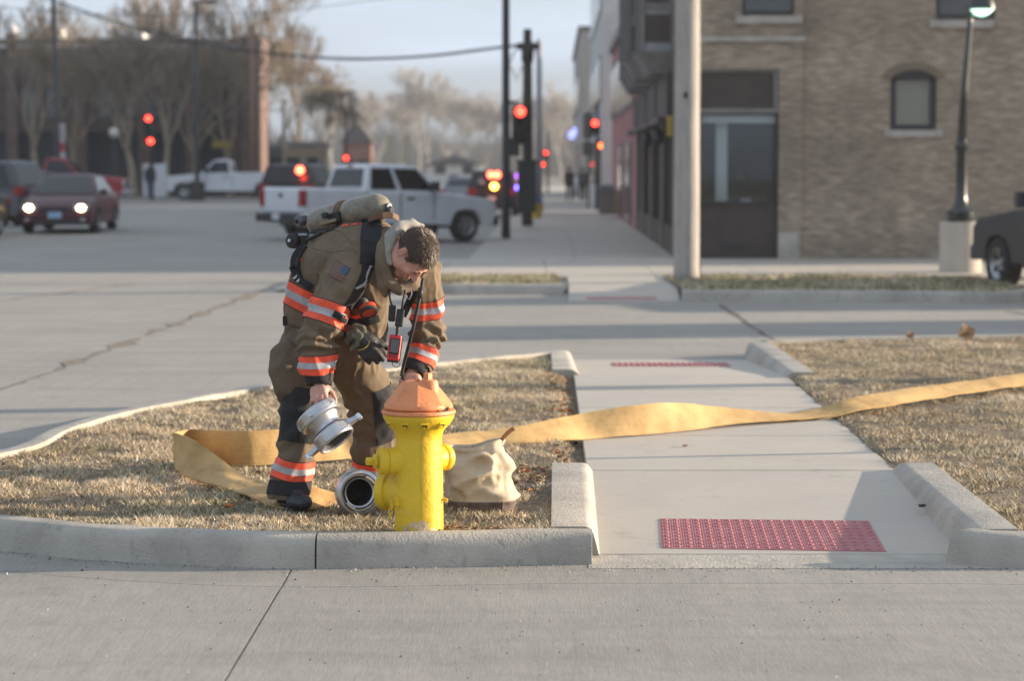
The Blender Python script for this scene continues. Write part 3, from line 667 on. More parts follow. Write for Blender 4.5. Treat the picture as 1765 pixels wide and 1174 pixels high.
for a in np.linspace(R(150), R(30), 15):
    c = Vector(((ax0 + ax1) / 2 + 0.62 * math.cos(a), yw2 - 0.004, az1 - 0.40 + 0.46 * math.sin(a))); part('arch_brick', MB().box(c, (0.065, 0.03, 0.17), Matrix.Rotation(math.pi / 2 - a, 3, 'Y')), mat('arch_brick_%d' % random.randint(0, 2), (0.22 + random.uniform(-.04, .05), 0.16, 0.11), 0.85), aw, world=True)
# upper windows
for (p0, p1, zb, zs0, zs1, s0, s1, yy) in ((1277, 1366, 25, 40, 27, 1265, 1380, YW), (1611, 1712, 31, 47, 34, 1600, 1709, yw2)):
    u = part('upper_window', MB().bx(X(p0), X(p1), yy - 0.012, yy - 0.004, Z(zb), Z(zb) + 1.7), M_FRM, bb, world=True)
    part('window_pane', MB().bx(X(p0) + 0.07, X(p1) - 0.07, yy - 0.022, yy - 0.013, Z(zb) + 0.08, Z(zb) + 1.62), M_GLS, u, world=True)
    part('window_sill', MB().bx(X(s0), X(s1), yy - 0.08, yy - 0.001, Z(zs0), Z(zs1)), M_STONE, u, world=True, bevel=0.01)
part('upper_window', MB().bx(X(1113), X(1144), YW + 0.35, YW + 0.36, Z(0), Z(0) + 0.1), M_FRM, bb, world=True)
# bay windows along the side street
M_BAY = mat('grey_bay_cladding', (0.27, 0.28, 0.31), 0.5, var=0.15, scale=2)
for k, (y0, pr, zb) in enumerate(((1.0, 0.62, Z(100)), (5.2, 0.80, Z(100) + 0.05), (9.6, 0.80, Z(100) + 0.05), (14.6, 0.8, Z(100) + 0.05))):
    xb = fx(YW + y0, bx0); L = 2.9; y0 += YW
    pl = lambda g, z: [(xb + 0.02, y0 - g, z), (xb - pr - g, y0 + (0.05 if k == 0 else 0.55), z), (xb - pr - g, y0 + L - 0.55, z), (xb + 0.02, y0 + L + g, z)]
    bw = part('bay_window', MB().hexa([Vector(v) for v in pl(0, zb + 0.18)] + [Vector(v) for v in pl(0, zb + 3.6)]), M_BAY, bb, world=True)
    part('bay_sill', MB().hexa([Vector(v) for v in pl(-0.15, zb - 0.25)] + [Vector(v) for v in pl(0.1, zb + 0.178)]), M_TRIM, bw, world=True)
    part('bay_panel', MB().hexa([Vector(v) for v in pl(0.02, zb + 0.36)] + [Vector(v) for v in pl(0.02, zb + 0.92)]), M_BRN, bw, world=True)
    part('bay_rail', MB().hexa([Vector(v) for v in pl(0.05, zb + 1.02)] + [Vector(v) for v in pl(0.05, zb + 1.14)]), M_TRIM, bw, world=True)
    part('bay_glass', MB().hexa([Vector(v) for v in pl(0.018, zb + 1.15)] + [Vector(v) for v in pl(0.018, zb + 2.7)]), M_GLS, bw, world=True)
    for (i, j) in ((0, 0.04), (0, 0.96), (1, 0.05), (1, 0.5), (1, 0.95), (2, 0.04), (2, 0.96)):
        a = Vector(pl(0.03, 0)[i]).lerp(Vector(pl(0.03, 0)[i + 1]), j); part('bay_mullion', MB().box((a.x, a.y, zb + 1.85), (0.10, 0.10, 3.3)), M_TRIM, bw, world=True)
# side-street shop fronts
for (y0, y1) in ((0.9, 5.6), (6.4, 11.5), (12.3, 17.4), (18.2, 21.2)):
    a0, a1 = YW + y0, YW + y1; xw = bx0 + 0.12
    g_ = part('side_shop_front', MB().bx(xw, xw + 0.06, a0, a1, BZ, 3.6), M_GLS, bb, world=True)
    part('stall_riser', MB().bx(xw - 0.08, xw - 0.003, a0, a1, BZ, 0.5), M_BRN, g_, world=True)
    part('fascia', MB().bx(xw - 0.24, xw - 0.003, a0, a1, 2.75, 3.6), M_BRN, g_, world=True)
    part('awning_lip', MB().bx(xw - 0.42, xw - 0.245, a0 - 0.1, a1 + 0.1, 2.62, 2.74), M_FRM, g_, world=True)
    for t in np.linspace(0, 1, 4): part('mullion', MB().bx(xw - 0.07, xw - 0.002, lerp(a0, a1 - 0.12, t), lerp(a0, a1 - 0.12, t) + 0.12, 0.5, 2.75), M_FRM, g_, world=True)
part('corner_sign', MB().bx(bx0 - 0.14, bx0 - 0.02, YW + 0.5, YW + 0.56, 2.35, 2.75), mat('yellow_sign', (0.42, 0.30, 0.05), 0.6), bb, world=True)
for y in (3.2, 9.0): part('wall_lantern', MB().lathe([(0.05, -0.18), (0.11, -0.1), (0.12, 0.1), (0.03, 0.2)], 10, (bx0 - 0.2, YW + y, 2.35)), M_FRM, bb, world=True, smooth=True)

def _shear(o):
    for ch in o.children:
        if ch.type == 'MESH':
            for v in ch.data.vertices:
                dy = v.co.y
                if dy > 0.34: v.co.x += 0.0165 * dy
        _shear(ch)
_shear(bb)
# pink rendered building further down the side street
def street_block(name, label, y0, y1, h, col, wins, xoff=0.0, depth=14, mwin=M_GLS):
    xa = fx(y0, bx0) + xoff; t = thing(name, label, 'building', (xa, y0, BZ)); sh = 0.0165 * (y1 - y0)
    m = MB().hexa([Vector(v) for v in ((0, 0, 0), (sh, y1 - y0, 0), (depth + sh, y1 - y0, 0), (depth, 0, 0), (0, 0, h), (sh, y1 - y0, h), (depth + sh, y1 - y0, h), (depth, 0, h))]); part('wall', m, col, t)
    part('parapet', MB().hexa([Vector(v) for v in ((-0.15, -0.05, h), (sh - 0.15, y1 - y0 + 0.05, h), (depth + sh, y1 - y0, h), (depth, 0, h), (-0.15, -0.05, h + 0.3), (sh - 0.15, y1 - y0 + 0.05, h + 0.3), (depth + sh, y1 - y0, h + 0.3), (depth, 0, h + 0.3))]), M_TRIM, t)
    for (a, b_, z0, z1) in wins:
        f = part('window', MB().bx(-0.06 + 0.0165 * a, 0.02 + 0.0165 * a, a, b_, z0, z1), M_TRIM, t); part('pane', MB().bx(-0.075 + 0.0165 * a, -0.061 + 0.0165 * a, a + 0.12, b_ - 0.12, z0 + 0.12, z1 - 0.12), mwin, f)
    return t
M_PINK = mat('pink_render', (0.40, 0.17, 0.165), 0.85, var=0.15, scale=1.2); M_CREAM = mat('pale_render', (0.60, 0.60, 0.58), 0.8, var=0.1, scale=1)
street_block('pink_building', 'pink painted shop building beyond the brick corner building', YW + depthB + 0.05, 97, 6.3, M_PINK, [(2 + 4.2 * k, 4.2 + 4.2 * k, 3.6, 5.6) for k in range(6)] + [(3.5, 6.5, 0.1, 2.6), (12, 15, 0.1, 2.6)])
street_block('pale_building', 'tall pale building beyond the pink building', 102, 132, 12.5, M_CREAM, [(2 + 4.5 * k, 4 + 4.5 * k, z, z + 2) for k in range(6) for z in (1.0, 4.6, 8.4)], -0.3)
street_block('far_grey_building', 'hazy grey building at the end of the side street row', 138, 178, 9.5, mat('grey_render', (0.42, 0.41, 0.40), 0.85), [(3 + 6 * k, 6 + 6 * k, z, z + 2) for k in range(6) for z in (1.2, 5.2)], -0.8)

# long brown brick building across the intersection (left)
YL = 128.0
M_BB = brick_mat('brown_brick', (0.125, 0.08, 0.066), (0.095, 0.062, 0.053), (0.10, 0.085, 0.08)); M_BR2 = mat('red_brick_pier', (0.15, 0.098, 0.08), 0.85, var=0.2, scale=2)
xL = lambda px: P(px, 300, YL).x; zL = lambda py: P(900, py, YL).z
lb = thing('long_brown_building', 'long dark brown brick building across the intersection behind bare trees', 'building', (xL(200), YL, 0.1))
x0, x1 = xL(-160), xL(446)
m = MB().bx(x0, x1, YL, YL + 5, zL(226), zL(84)); part('upper_wall', m, M_BB, lb, world=True)
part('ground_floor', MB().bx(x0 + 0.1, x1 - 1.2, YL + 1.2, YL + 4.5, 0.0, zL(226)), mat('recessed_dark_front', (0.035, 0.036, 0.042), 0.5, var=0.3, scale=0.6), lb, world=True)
part('parapet_cap', MB().bx(x0 - 0.1, x1 + 0.1, YL - 0.12, YL + 5.1, zL(84), zL(66)), mat('brown_parapet', (0.14, 0.095, 0.08), 0.85, var=0.2, scale=2), lb, world=True)
part('parapet_flashing', MB().bx(x0 - 0.1, x1 + 0.1, YL - 0.2, YL - 0.121, zL(82), zL(76)), M_WHITE, lb, world=True)
for px in (-140, -60, 24, 142, 250, 330, 404): part('brick_pier', MB().bx(xL(px) - 0.28, xL(px) + 0.28, YL - 0.35, YL - 0.001, 0.0, zL(58 if px == 24 else 84)), M_BR2, lb, world=True)
part('end_pier', MB().bx(xL(416), xL(447), YL - 0.5, YL + 5.2, 0.0, zL(62)), M_BR2, lb, world=True)
for k in range(9):
    a = xL(36 + 44 * k); w_ = part('window', MB().bx(a, a + 0.9, YL - 0.05, YL - 0.003, zL(205), zL(150)), M_FRM, lb, world=True); part('pane', MB().bx(a + 0.1, a + 0.8, YL - 0.07, YL - 0.051, zL(202), zL(153)), M_GLS, w_, world=True)
for (p0, p1, q0, q1) in ((48, 96, 60, 42), (186, 240, 66, 52)):
    part('rooftop_unit', MB().bx(xL(p0), xL(p1), YL + 2, YL + 4, zL(66), zL(q1)), M_CREAM, lb, world=True, bevel=0.05)
part('roof_lamp', MB().ell((xL(18), YL + 1, zL(48)), 0.28), M_WHITE, lb, world=True, smooth=True)

# further buildings half lost in the haze
def far_house(name, label, px0, px1, ytop, Y, col, gable=False, roofc=None):
    x0, x1 = P(px0, 300, Y).x, P(px1, 300, Y).x; h = P(900, ytop, Y).z; t = thing(name, label, 'building', ((x0 + x1) / 2, Y, 0.1))
    d = (x1 - x0) * 0.9; w2 = (x1 - x0) / 2
    part('wall', MB().bx(-w2, w2, 0, d, -0.3, h * (0.68 if gable else 1)), col, t)
    if gable: part('roof', MB().prism([(-w2 - 0.3, h * 0.66), (w2 + 0.3, h * 0.66), (0, h)], 'y', -0.3, d + 0.3), roofc, t)
    else: part('parapet', MB().bx(-w2 - 0.1, w2 + 0.1, -0.1, d, h, h + 0.3), roofc or M_TRIM, t)
    n = max(2, int((x1 - x0) / 3))
    for i in range(n):
        a = lerp(-w2, w2, (i + 0.5) / n); f = part('window', MB().bx(a - 0.5, a + 0.5, -0.06, -0.003, 1.0, 2.3), M_FRM, t); part('pane', MB().bx(a - 0.4, a + 0.4, -0.075, -0.061, 1.1, 2.2), M_GLS, f)
    part('door', MB().bx(-0.5, 0.5, -0.05, -0.002, -0.2, 0.95), M_BRN, t)
M_ROOF = mat('grey_shingle', (0.13, 0.12, 0.115), 0.9, var=0.2, scale=3)
far_house('far_shop', 'low dark shop building behind the far pale pickup', 442, 490, 258, 150, mat('dark_shop', (0.10, 0.085, 0.08), 0.8), False)
far_house('far_shop', 'tan low building behind the white crew cab truck', 486, 560, 254, 165, mat('tan_shop', (0.32, 0.24, 0.16), 0.8), False)
far_house('far_house', 'brick red house lost in the haze above the truck roof', 590, 640, 210, 210, mat('hazy_brick', (0.27, 0.14, 0.10), 0.85), True, M_ROOF)
far_house('far_house', 'pale house with grey roof in the haze behind the truck cab', 735, 830, 268, 230, M_CREAM, True, M_ROOF)

# ================================================================== VEHICLES
def carpaint(name, c, rough=0.42): return mat(name, c, rough, 0.0, coat=0.12, spec=0.35, var=0.06, scale=1.5)
M_TYRE = mat('tyre_rubber', (0.018, 0.018, 0.019), 0.8, var=0.3, scale=12); M_RIM = mat('alloy_rim', (0.42, 0.43, 0.45), 0.35, 0.8, var=0.2, scale=8)
M_CGL = mat('car_glass', (0.010, 0.012, 0.015), 0.05, spec=0.55); M_BUMP = mat('black_bumper', (0.025, 0.026, 0.03), 0.5); M_CHR = mat('chrome', (0.6, 0.61, 0.63), 0.2, 0.9)
M_HL = mat('headlamp_lens', (0.45, 0.46, 0.48), 0.1); M_HLON = mat('headlamp_lit', (1, 0.95, 0.8), 0.2, emit=(1.0, 0.72, 0.34), estr=16)
M_TLR = mat('tail_lamp', (0.32, 0.012, 0.016), 0.2); M_TLON = mat('tail_lamp_lit', (0.8, 0.05, 0.03), 0.3, emit=(1.0, 0.06, 0.025), estr=12); M_AMB = mat('amber_lamp_lit', (0.9, 0.4, 0.05), 0.3, emit=(1.0, 0.36, 0.04), estr=12); M_BLU = mat('blue_lamp_lit', (0.1, 0.1, 0.9), 0.3, emit=(0.12, 0.1, 1.0), estr=7); M_PUR = mat('violet_lamp_lit', (0.4, 0.1, 0.9), 0.3, emit=(0.35, 0.08, 0.7), estr=3)
M_PLATE = mat('licence_plate', (0.35, 0.52, 0.72), 0.5); M_PLW = mat('pale_plate', (0.62, 0.63, 0.66), 0.5)
_wh = {}
def wheel(t, x, y, r, wd):
    key = (round(r, 2), round(wd, 2))
    if key not in _wh:
        ty = MB().lathe([(r * 0.62, -wd / 2), (r * 0.92, -wd / 2), (r, -wd / 2 + 0.04), (r, wd / 2 - 0.04), (r * 0.92, wd / 2), (r * 0.62, wd / 2)], 28, (0, 0, 0), (0, 1, 0), closed=True).mesh('tyre'); recalc(ty); ty.materials.append(M_TYRE)
        rm = MB().lathe([(0.001, wd * 0.30), (r * 0.12, wd * 0.32), (r * 0.16, wd * 0.22), (r * 0.5, wd * 0.30), (r * 0.56, wd * 0.43), (r * 0.63, wd * 0.46), (r * 0.63, -wd * 0.46), (r * 0.001, -wd * 0.3)], 28, (0, 0, 0), (0, 1, 0), caps=False)
        rm = rm.mesh('rim'); recalc(rm); rm.materials.append(M_RIM)
        sp = MB().box((r * 0.37, wd * 0.29, 0), (r * 0.2, wd * 0.14, r * 0.16)).mesh('rim_hole'); sp.materials.append(M_BUMP); _wh[key] = (ty, rm, sp)
    ty, rm, sp = _wh[key]
    o = bpy.data.objects.new('wheel', ty); COL.objects.link(o); o.parent = t; o.location = (x, y, r)
    c = bpy.data.objects.new('rim', rm); COL.objects.link(c); c.parent = o; c.rotation_euler = (0, 0, 0 if y > 0 else math.pi)
    for k in range(5):
        c = bpy.data.objects.new('rim_hole', sp); COL.objects.link(c); c.parent = o; c.rotation_euler = (0, 2 * math.pi * (k + 0.5) / 5, 0 if y > 0 else math.pi)
def shell(outline, w, wheels, r_arch, crown=0.05):
    """lower body from a side outline (x,z) walked front-bottom -> over the top -> rear-bottom, with wheel arches"""
    top = outline; bot = []
    zb = outline[-1][1]
    for (wx, wz, wr) in sorted(wheels):                                 # rear to front along the bottom
        for a in np.linspace(math.pi, 0, 11):
            z = wz + wr * math.sin(a)
            bot.append((wx + wr * math.cos(a), max(zb, z) if 0 < a < math.pi else zb))
    poly = top + bot
    zs = [p[1] for p in poly]; zmin, zmax = min(zs), max(zs)
    rings = []
    for s in (-1, -0.965, -0.9, 0.9, 0.965, 1):
        sh = {1: 0.05, 0.965: 0.015, 0.9: 0.0}[abs(s)]
        cx = sum(p[0] for p in poly) / len(poly); cz = (zmin + zmax) / 2; ring = []
        for (x, z) in poly:
            k = 1 - sh * (0.35 if abs(x - cx) < 1.5 else 1.0) ; zz = z - (sh * 1.2 if z > cz else 0)
            taper = 1 - 0.045 * smooth01(0.55, 1.0, abs(x - cx) / max(abs(p[0] - cx) for p in poly)) - 0.03 * smooth01(0.5, 1.0, (z - zmin) / (zmax - zmin)) - 0.02 * smooth01(0.4, 0, (z - zmin) / (zmax - zmin))
            ring.append(Vector((cx + (x - cx) * (1 - sh * 0.12), s * w / 2 * taper, zz)))
        rings.append(ring)
    return MB().loft(rings)
def quadpanel(mb_, q, th=0.012):
    q = [Vector(v) for v in q]; n = (q[1] - q[0]).cross(q[3] - q[0]).normalized() * th; mb_.hexa([v - n for v in q] + [v + n * 0.6 for v in q])
def greenhouse(t, paint_, base, roof, w, wr, panes, bt):
    """base (x_rear,x_front) at z bt; roof (x_rear,x_front) at z; tumblehome w->wr; panes: side windows as (u0,u1)"""
    (xr0, xf0), (xr1, xf1, zt) = base, roof; h = w / 2; g_ = wr / 2
    P8 = [Vector(v) for v in ((xr0, -h, bt), (xf0, -h, bt), (xf0, h, bt), (xr0, h, bt), (xr1, -g_, zt - 0.03), (xf1, -g_, zt - 0.03), (xf1, g_, zt - 0.03), (xr1, g_, zt - 0.03))]
    cab = part('cabin', MB().hexa(P8), paint_, t, bevel=0.05, seg=3, smooth=True, auto=R(50))
    part('roof', MB().hexa([Vector(v) for v in ((xr1 + .05, -g_ + .05, zt - .06), (xf1 - .05, -g_ + .05, zt - .06), (xf1 - .05, g_ - .05, zt - .06), (xr1 + .05, g_ - .05, zt - .06), (xr1 + .25, -g_ + .2, zt), (xf1 - .25, -g_ + .2, zt), (xf1 - .25, g_ - .2, zt), (xr1 + .25, g_ - .2, zt))]), paint_, cab, smooth=True, auto=R(40))
    def face(a, b_, c, d, u0, u1, v0, v1): 
        f = lambda u, v: a.lerp(b_, u).lerp(d.lerp(c, u), v); return [f(u0, v0), f(u1, v0), f(u1, v1), f(u0, v1)]
    m = MB(); quadpanel(m, face(P8[1], P8[2], P8[6], P8[5], 0.06, 0.94, 0.06, 0.92)); part('windscreen', m, M_CGL, cab)
    m = MB(); quadpanel(m, face(P8[3], P8[0], P8[4], P8[7], 0.09, 0.91, 0.16, 0.86)); part('rear_window', m, M_CGL, cab)
    for s in (0, 1):
        A = (P8[0], P8[1], P8[5], P8[4]) if s == 0 else (P8[3], P8[2], P8[6], P8[7])
        for (u0, u1) in panes:
            q = face(*A, u0, u1, 0.08, 0.88); m = MB(); quadpanel(m, q if s == 0 else [q[1], q[0], q[3], q[2]]); part('side_window', m, M_CGL, cab)
    return cab
def place(t, x, y, rz, wb):
    c, s = math.cos(rz), math.sin(rz); zf = road_z(x + c * wb / 2, y + s * wb / 2); zr = road_z(x - c * wb / 2, y - s * wb / 2)
    t.location = (x, y, (zf + zr) / 2); t.rotation_euler = (0, -math.atan2(zf - zr, wb), rz)
def pickup(name, label, paint_, x, y, rz, crew=True, bed=1.75, lamps=(False, False), group=None, plate=M_PLW):
    cabL = 2.25 if crew else 1.45; L = 1.15 + cabL + bed + 0.85; xr = -L / 2; xf = L / 2; W = 2.0
    t = thing(name, label, 'pickup truck', (x, y, 0), rz, group); wr = 0.40
    xcr = xr + 0.12 + bed; xcf = xcr + cabL; wxr = xr + 1.08; wxf = xf - 0.98; zb = 0.42
    top = [(xf - 0.02, 0.45), (xf, 0.62), (xf - 0.02, 0.98), (xf - 0.14, 1.10), (xcf + 0.35, 1.24), (xcf, 1.26), (xcr, 1.26), (xcr - 0.02, 1.30), (xr + 0.05, 1.30), (xr, 1.26), (xr + 0.02, 0.62), (xr + 0.1, zb)]
    part('body', shell(top, W, [(wxr, wr, 0.50), (wxf, wr, 0.50)], 0.5), paint_, t, smooth=True, auto=R(35))
    greenhouse(t, paint_, (xcr + 0.02, xcf + 0.12), (xcr + 0.20, xcf - 0.55, 1.93), W * 0.93, W * 0.76, [(0.07, 0.42), (0.48, 0.93)] if crew else [(0.10, 0.90)], 1.24)
    part('bed_liner', MB().bx(xr + 0.10, xcr - 0.06, -0.80, 0.80, 1.285, 1.312), M_BUMP, t)
    part('tailgate', MB().bx(xr - 0.025, xr + 0.06, -0.76, 0.76, 0.68, 1.27), paint_, t, bevel=0.02)
    part('tailgate_handle', MB().bx(xr - 0.045, xr - 0.026, -0.07, 0.07, 1.05, 1.15), M_BUMP, t)
    rb = part('rear_bumper', MB().bx(xr - 0.16, xr + 0.05, -0.97, 0.97, 0.44, 0.66), M_BUMP, t, bevel=0.03); part('licence_plate', MB().bx(xr - 0.18, xr - 0.162, -0.16, 0.16, 0.50, 0.66), plate, rb)
    part('front_bumper', MB().bx(xf - 0.10, xf + 0.10, -0.95, 0.95, 0.42, 0.66), M_BUMP if crew else M_CHR, t, bevel=0.04)
    part('grille', MB().bx(xf - 0.06, xf + 0.025, -0.55, 0.55, 0.70, 1.02), M_BUMP, t, bevel=0.02)
    for s in (-1, 1):
        part('tail_lamp', MB().bx(xr - 0.03, xr + 0.10, s * 0.78, s * 0.985, 0.84, 1.24), M_TLON if lamps[1] else M_TLR, t, bevel=0.02)
        part('headlamp', MB().bx(xf - 0.16, xf + 0.02, s * 0.60, s * 0.93, 0.76, 1.0), M_HLON if lamps[0] else M_HL, t, bevel=0.03)
        part('door_mirror', MB().bx(xcf - 0.28, xcf - 0.10, s * 0.98, s * 1.20, 1.28, 1.52), M_BUMP, t, bevel=0.03)
        for k in range(2 if crew else 1): part('door_handle', MB().bx(xcr + 0.22 + k * 1.05, xcr + 0.44 + k * 1.05, s * 0.985, s * 1.015, 1.05, 1.10), M_BUMP, t, bevel=0.008)
        for dx in ([0.02, 1.06, 2.1] if crew else [0.05, 1.3]): part('door_gap', MB().bx(xcr + dx, xcr + dx + 0.015, s * 0.985, s * 1.001, 0.55, 1.24), M_BUMP, t)
        part('sill', MB().bx(xcr, xcf, s * 0.90, s * 0.99, 0.36, 0.44), M_BUMP, t, bevel=0.01)
        wheel(t, wxr, s * 0.86, wr, 0.27); wheel(t, wxf, s * 0.86, wr, 0.27)
    part('underbody', MB().bx(xr + 0.4, xf - 0.4, -0.7, 0.7, 0.34, 0.6), M_BUMP, t)
    part('brake_light', MB().bx(xcr + 0.17, xcr + 0.21, -0.12, 0.12, 1.85, 1.90), M_TLR, t)
    place(t, x, y, rz, 3.56); return t
def sedan(name, label, paint_, x, y, rz, suv=False, lamps=(False, False), cat='car', group=None, plate=M_PLATE):
    L, W = (4.7, 1.86) if suv else (4.65, 1.78); t = thing(name, label, cat, (x, y, 0), rz, group); xr, xf = -L / 2, L / 2; wr = 0.36 if suv else 0.315; zb = 0.30 if suv else 0.22; bt = 1.02 if suv else 0.90
    wxr, wxf = xr + 0.95, xf - 0.90
    if suv: top = [(xf - 0.05, zb), (xf, 0.55), (xf - 0.04, 0.82), (xf - 0.2, 0.95), (xf - 1.15, 1.05), (xr + 0.1, 1.06), (xr, 0.95), (xr - 0.02, 0.55), (xr + 0.08, zb)]
    else: top = [(xf - 0.10, zb), (xf, 0.42), (xf - 0.03, 0.60), (xf - 0.22, 0.72), (xf - 1.25, 0.92), (xr + 0.75, 0.96), (xr + 0.06, 0.92), (xr, 0.80), (xr + 0.02, 0.45), (xr + 0.1, zb)]
    part('body', shell(top, W, [(wxr, wr, wr + 0.07), (wxf, wr, wr + 0.07)], 0.5), paint_, t, smooth=True, auto=R(35))
    if suv: greenhouse(t, paint_, (xr + 0.02, xf - 1.05), (xr + 0.32, xf - 1.85, 1.72), W * 0.95, W * 0.76, [(0.06, 0.30), (0.34, 0.62), (0.66, 0.94)], 1.03)
    else: greenhouse(t, paint_, (xr + 0.55, xf - 1.15), (xr + 1.35, xf - 2.05, 1.40), W * 0.93, W * 0.68, [(0.17, 0.48), (0.53, 0.90)], 0.90)
    part('front_bumper', MB().bx(xf - 0.12, xf + 0.05, -W * 0.46, W * 0.46, zb + 0.02, 0.50), paint_, t, bevel=0.05, seg=3)
    part('air_intake', MB().bx(xf, xf + 0.056, -W * 0.30, W * 0.30, zb + 0.03, zb + 0.12), M_BUMP, t)
    part('rear_bumper', MB().bx(xr - 0.06, xr + 0.12, -W * 0.46, W * 0.46, zb + 0.04, 0.56), paint_, t, bevel=0.05, seg=3)
    for s in (-1, 1):
        part('grille', MB().bx(xf - 0.03, xf + 0.022, s * 0.03, s * 0.30, 0.54, 0.64), M_BUMP, t, bevel=0.01)
        part('headlamp', MB().bx(xf - 0.16, xf + 0.012, s * W * 0.24, s * W * 0.44, 0.54, 0.69), M_HL, t, bevel=0.03)
        if lamps[0]: part('lit_bulb', MB().ell((xf + 0.012, s * W * 0.345, 0.615), (0.02, 0.095, 0.07)), M_HLON, t, smooth=True)
        part('tail_lamp', MB().bx(xr - 0.03, xr + 0.16, s * W * 0.30, s * W * 0.475, 0.70 if not suv else 0.80, 0.86 if not suv else 1.05), M_TLON if lamps[1] else M_TLR, t, bevel=0.02)
        part('door_mirror', MB().bx(xf - 1.45, xf - 1.30, s * W * 0.48, s * W * 0.58, bt, bt + 0.14), paint_, t, bevel=0.03)
        for k in range(2): part('door_handle', MB().bx(xr + 1.55 + k * 1.05, xr + 1.72 + k * 1.05, s * (W / 2 - 0.02), s * (W / 2 + 0.012), bt - 0.14, bt - 0.10), paint_, t, bevel=0.006)
        part('side_moulding', MB().bx(wxr + 0.45, wxf - 0.45, s * (W / 2 - 0.02), s * (W / 2 + 0.008), 0.46, 0.52), M_BUMP, t)
        part('fog_lamp', MB().bx(xf, xf + 0.057, s * W * 0.34, s * W * 0.40, 0.30, 0.37), M_HL, t)
        wheel(t, wxr, s * (W / 2 - 0.10), wr, 0.21); wheel(t, wxf, s * (W / 2 - 0.10), wr, 0.21)
    part('licence_plate', MB().bx(xf + 0.051, xf + 0.065, -0.16, 0.16, 0.37, 0.52), plate, t); part('licence_plate', MB().bx(xr - 0.075, xr - 0.061, -0.16, 0.16, 0.60, 0.74), M_PLW, t)
    part('underbody', MB().bx(xr + 0.4, xf - 0.4, -W * 0.36, W * 0.36, zb - 0.02, zb + 0.15), M_BUMP, t)
    place(t, x, y, rz, 2.7); return t
def gp(px, py):
    z = -0.1
    for _ in range(12): q = G(px, py, z); z = road_z(q.x, q.y)
    return q.x, q.y
def gY(px, Y): return P(px, 300, Y).x, Y
C_WHITE = carpaint('white_car_paint', (0.72, 0.73, 0.76)); C_MAR = carpaint('maroon_car_paint', (0.075, 0.010, 0.016)); C_BLACK = carpaint('black_car_paint', (0.022, 0.023, 0.026)); C_SIL = carpaint('silver_car_paint', (0.24, 0.255, 0.28)); C_RED = carpaint('red_car_paint', (0.30, 0.025, 0.03)); C_TEAL = carpaint('teal_car_paint', (0.06, 0.10, 0.12)); C_GRAPH = carpaint('graphite_car_paint', (0.020, 0.019, 0.020))
pickup('pickup_truck', 'white crew cab pickup turning the corner behind the firefighter', C_WHITE, *gY(655, 58.6), R(38), True, 1.72).scale = (0.95, 0.95, 0.95)
sedan('sedan', 'maroon sedan with lit headlights facing the camera', C_MAR, *gY(122, 59.5), R(-90 + 1), False, (True, False))
sedan('wagon', 'dark grey wagon at the left edge with its tail towards the maroon sedan', carpaint('dark_grey_car_paint', (0.085, 0.09, 0.10)), *gY(-75, 64.5), R(180 - 18), True, (False, False), 'wagon')
sedan('sedan', 'black sedan cut by the left edge of the picture', C_BLACK, *gY(-100, 55.0), R(180 + 84), False, (False, False))
pickup('pickup_truck', 'red pickup parked behind the maroon sedan', C_RED, *gY(105, 98), R(0), False, 1.9)
sedan('sedan', 'dark teal sedan half hidden behind the maroon sedan', C_TEAL, *gY(40, 88), R(200))
pickup('pickup_truck', 'distant white single cab pickup facing left by the brown building', C_WHITE, *gY(392, 116), R(180), False, 2.45)
sedan('suv', 'black suv with its high brake light lit behind the white truck', C_BLACK, *gY(520, 82), R(82), True, (False, False), 'suv')
sedan('suv', 'dark emergency suv with red and amber lights beside the black pole', C_GRAPH, *gY(852, 92), R(88), True, (False, False), 'suv')
sedan('sedan', 'silver sedan partly hidden by the white truck hood', C_SIL, *gY(802, 100), R(86))
sedan('sedan', 'pale sedan far down the street beside the walk', C_SIL, *gY(1012, 150), R(95))
def lamp_dot(name, label, px, py, Y, r, m_):
    o = part(name, MB().ell((0, 0, 0), (r, r * 0.5, r), None, 14, 8), m_, smooth=True); o.location = P(px, py, Y); return tag(o, label, 'light')
lamp_dot('brake_light', 'red high brake light of the black suv behind the truck', 517, 293, 79.5, 0.13, M_TLON)
for k, (px, py, mm, lab) in enumerate(((846, 301, M_TLON, 'left red flashing light of the dark emergency suv'), (857, 301, M_TLON, 'right red flashing light of the dark emergency suv'), (852, 321, M_AMB, 'amber flashing light under the red pair of the suv'), (829, 313, M_HL, 'white lamp left of the amber flashing light'), (893, 303, M_PUR, 'faint violet light right of the black pole'), (893, 323, M_BLU, 'blue emergency light right of the black pole'))):
    lamp_dot('warning_light', lab, px, py, 89.3, 0.12 if k < 3 else 0.10, mm)
def gfix(px, py, rz, lx, ly):
    q = G(px, py, -0.15); return q.x - (math.cos(rz) * lx - math.sin(rz) * ly), q.y - (math.sin(rz) * lx + math.cos(rz) * ly)
# graphite pickup nosing in at the right edge
pickup('pickup_truck', 'dark graphite pickup entering at the right edge', C_GRAPH, *gfix(1730, 498, R(104), 1.995, 0.86), R(104), True, 1.7)
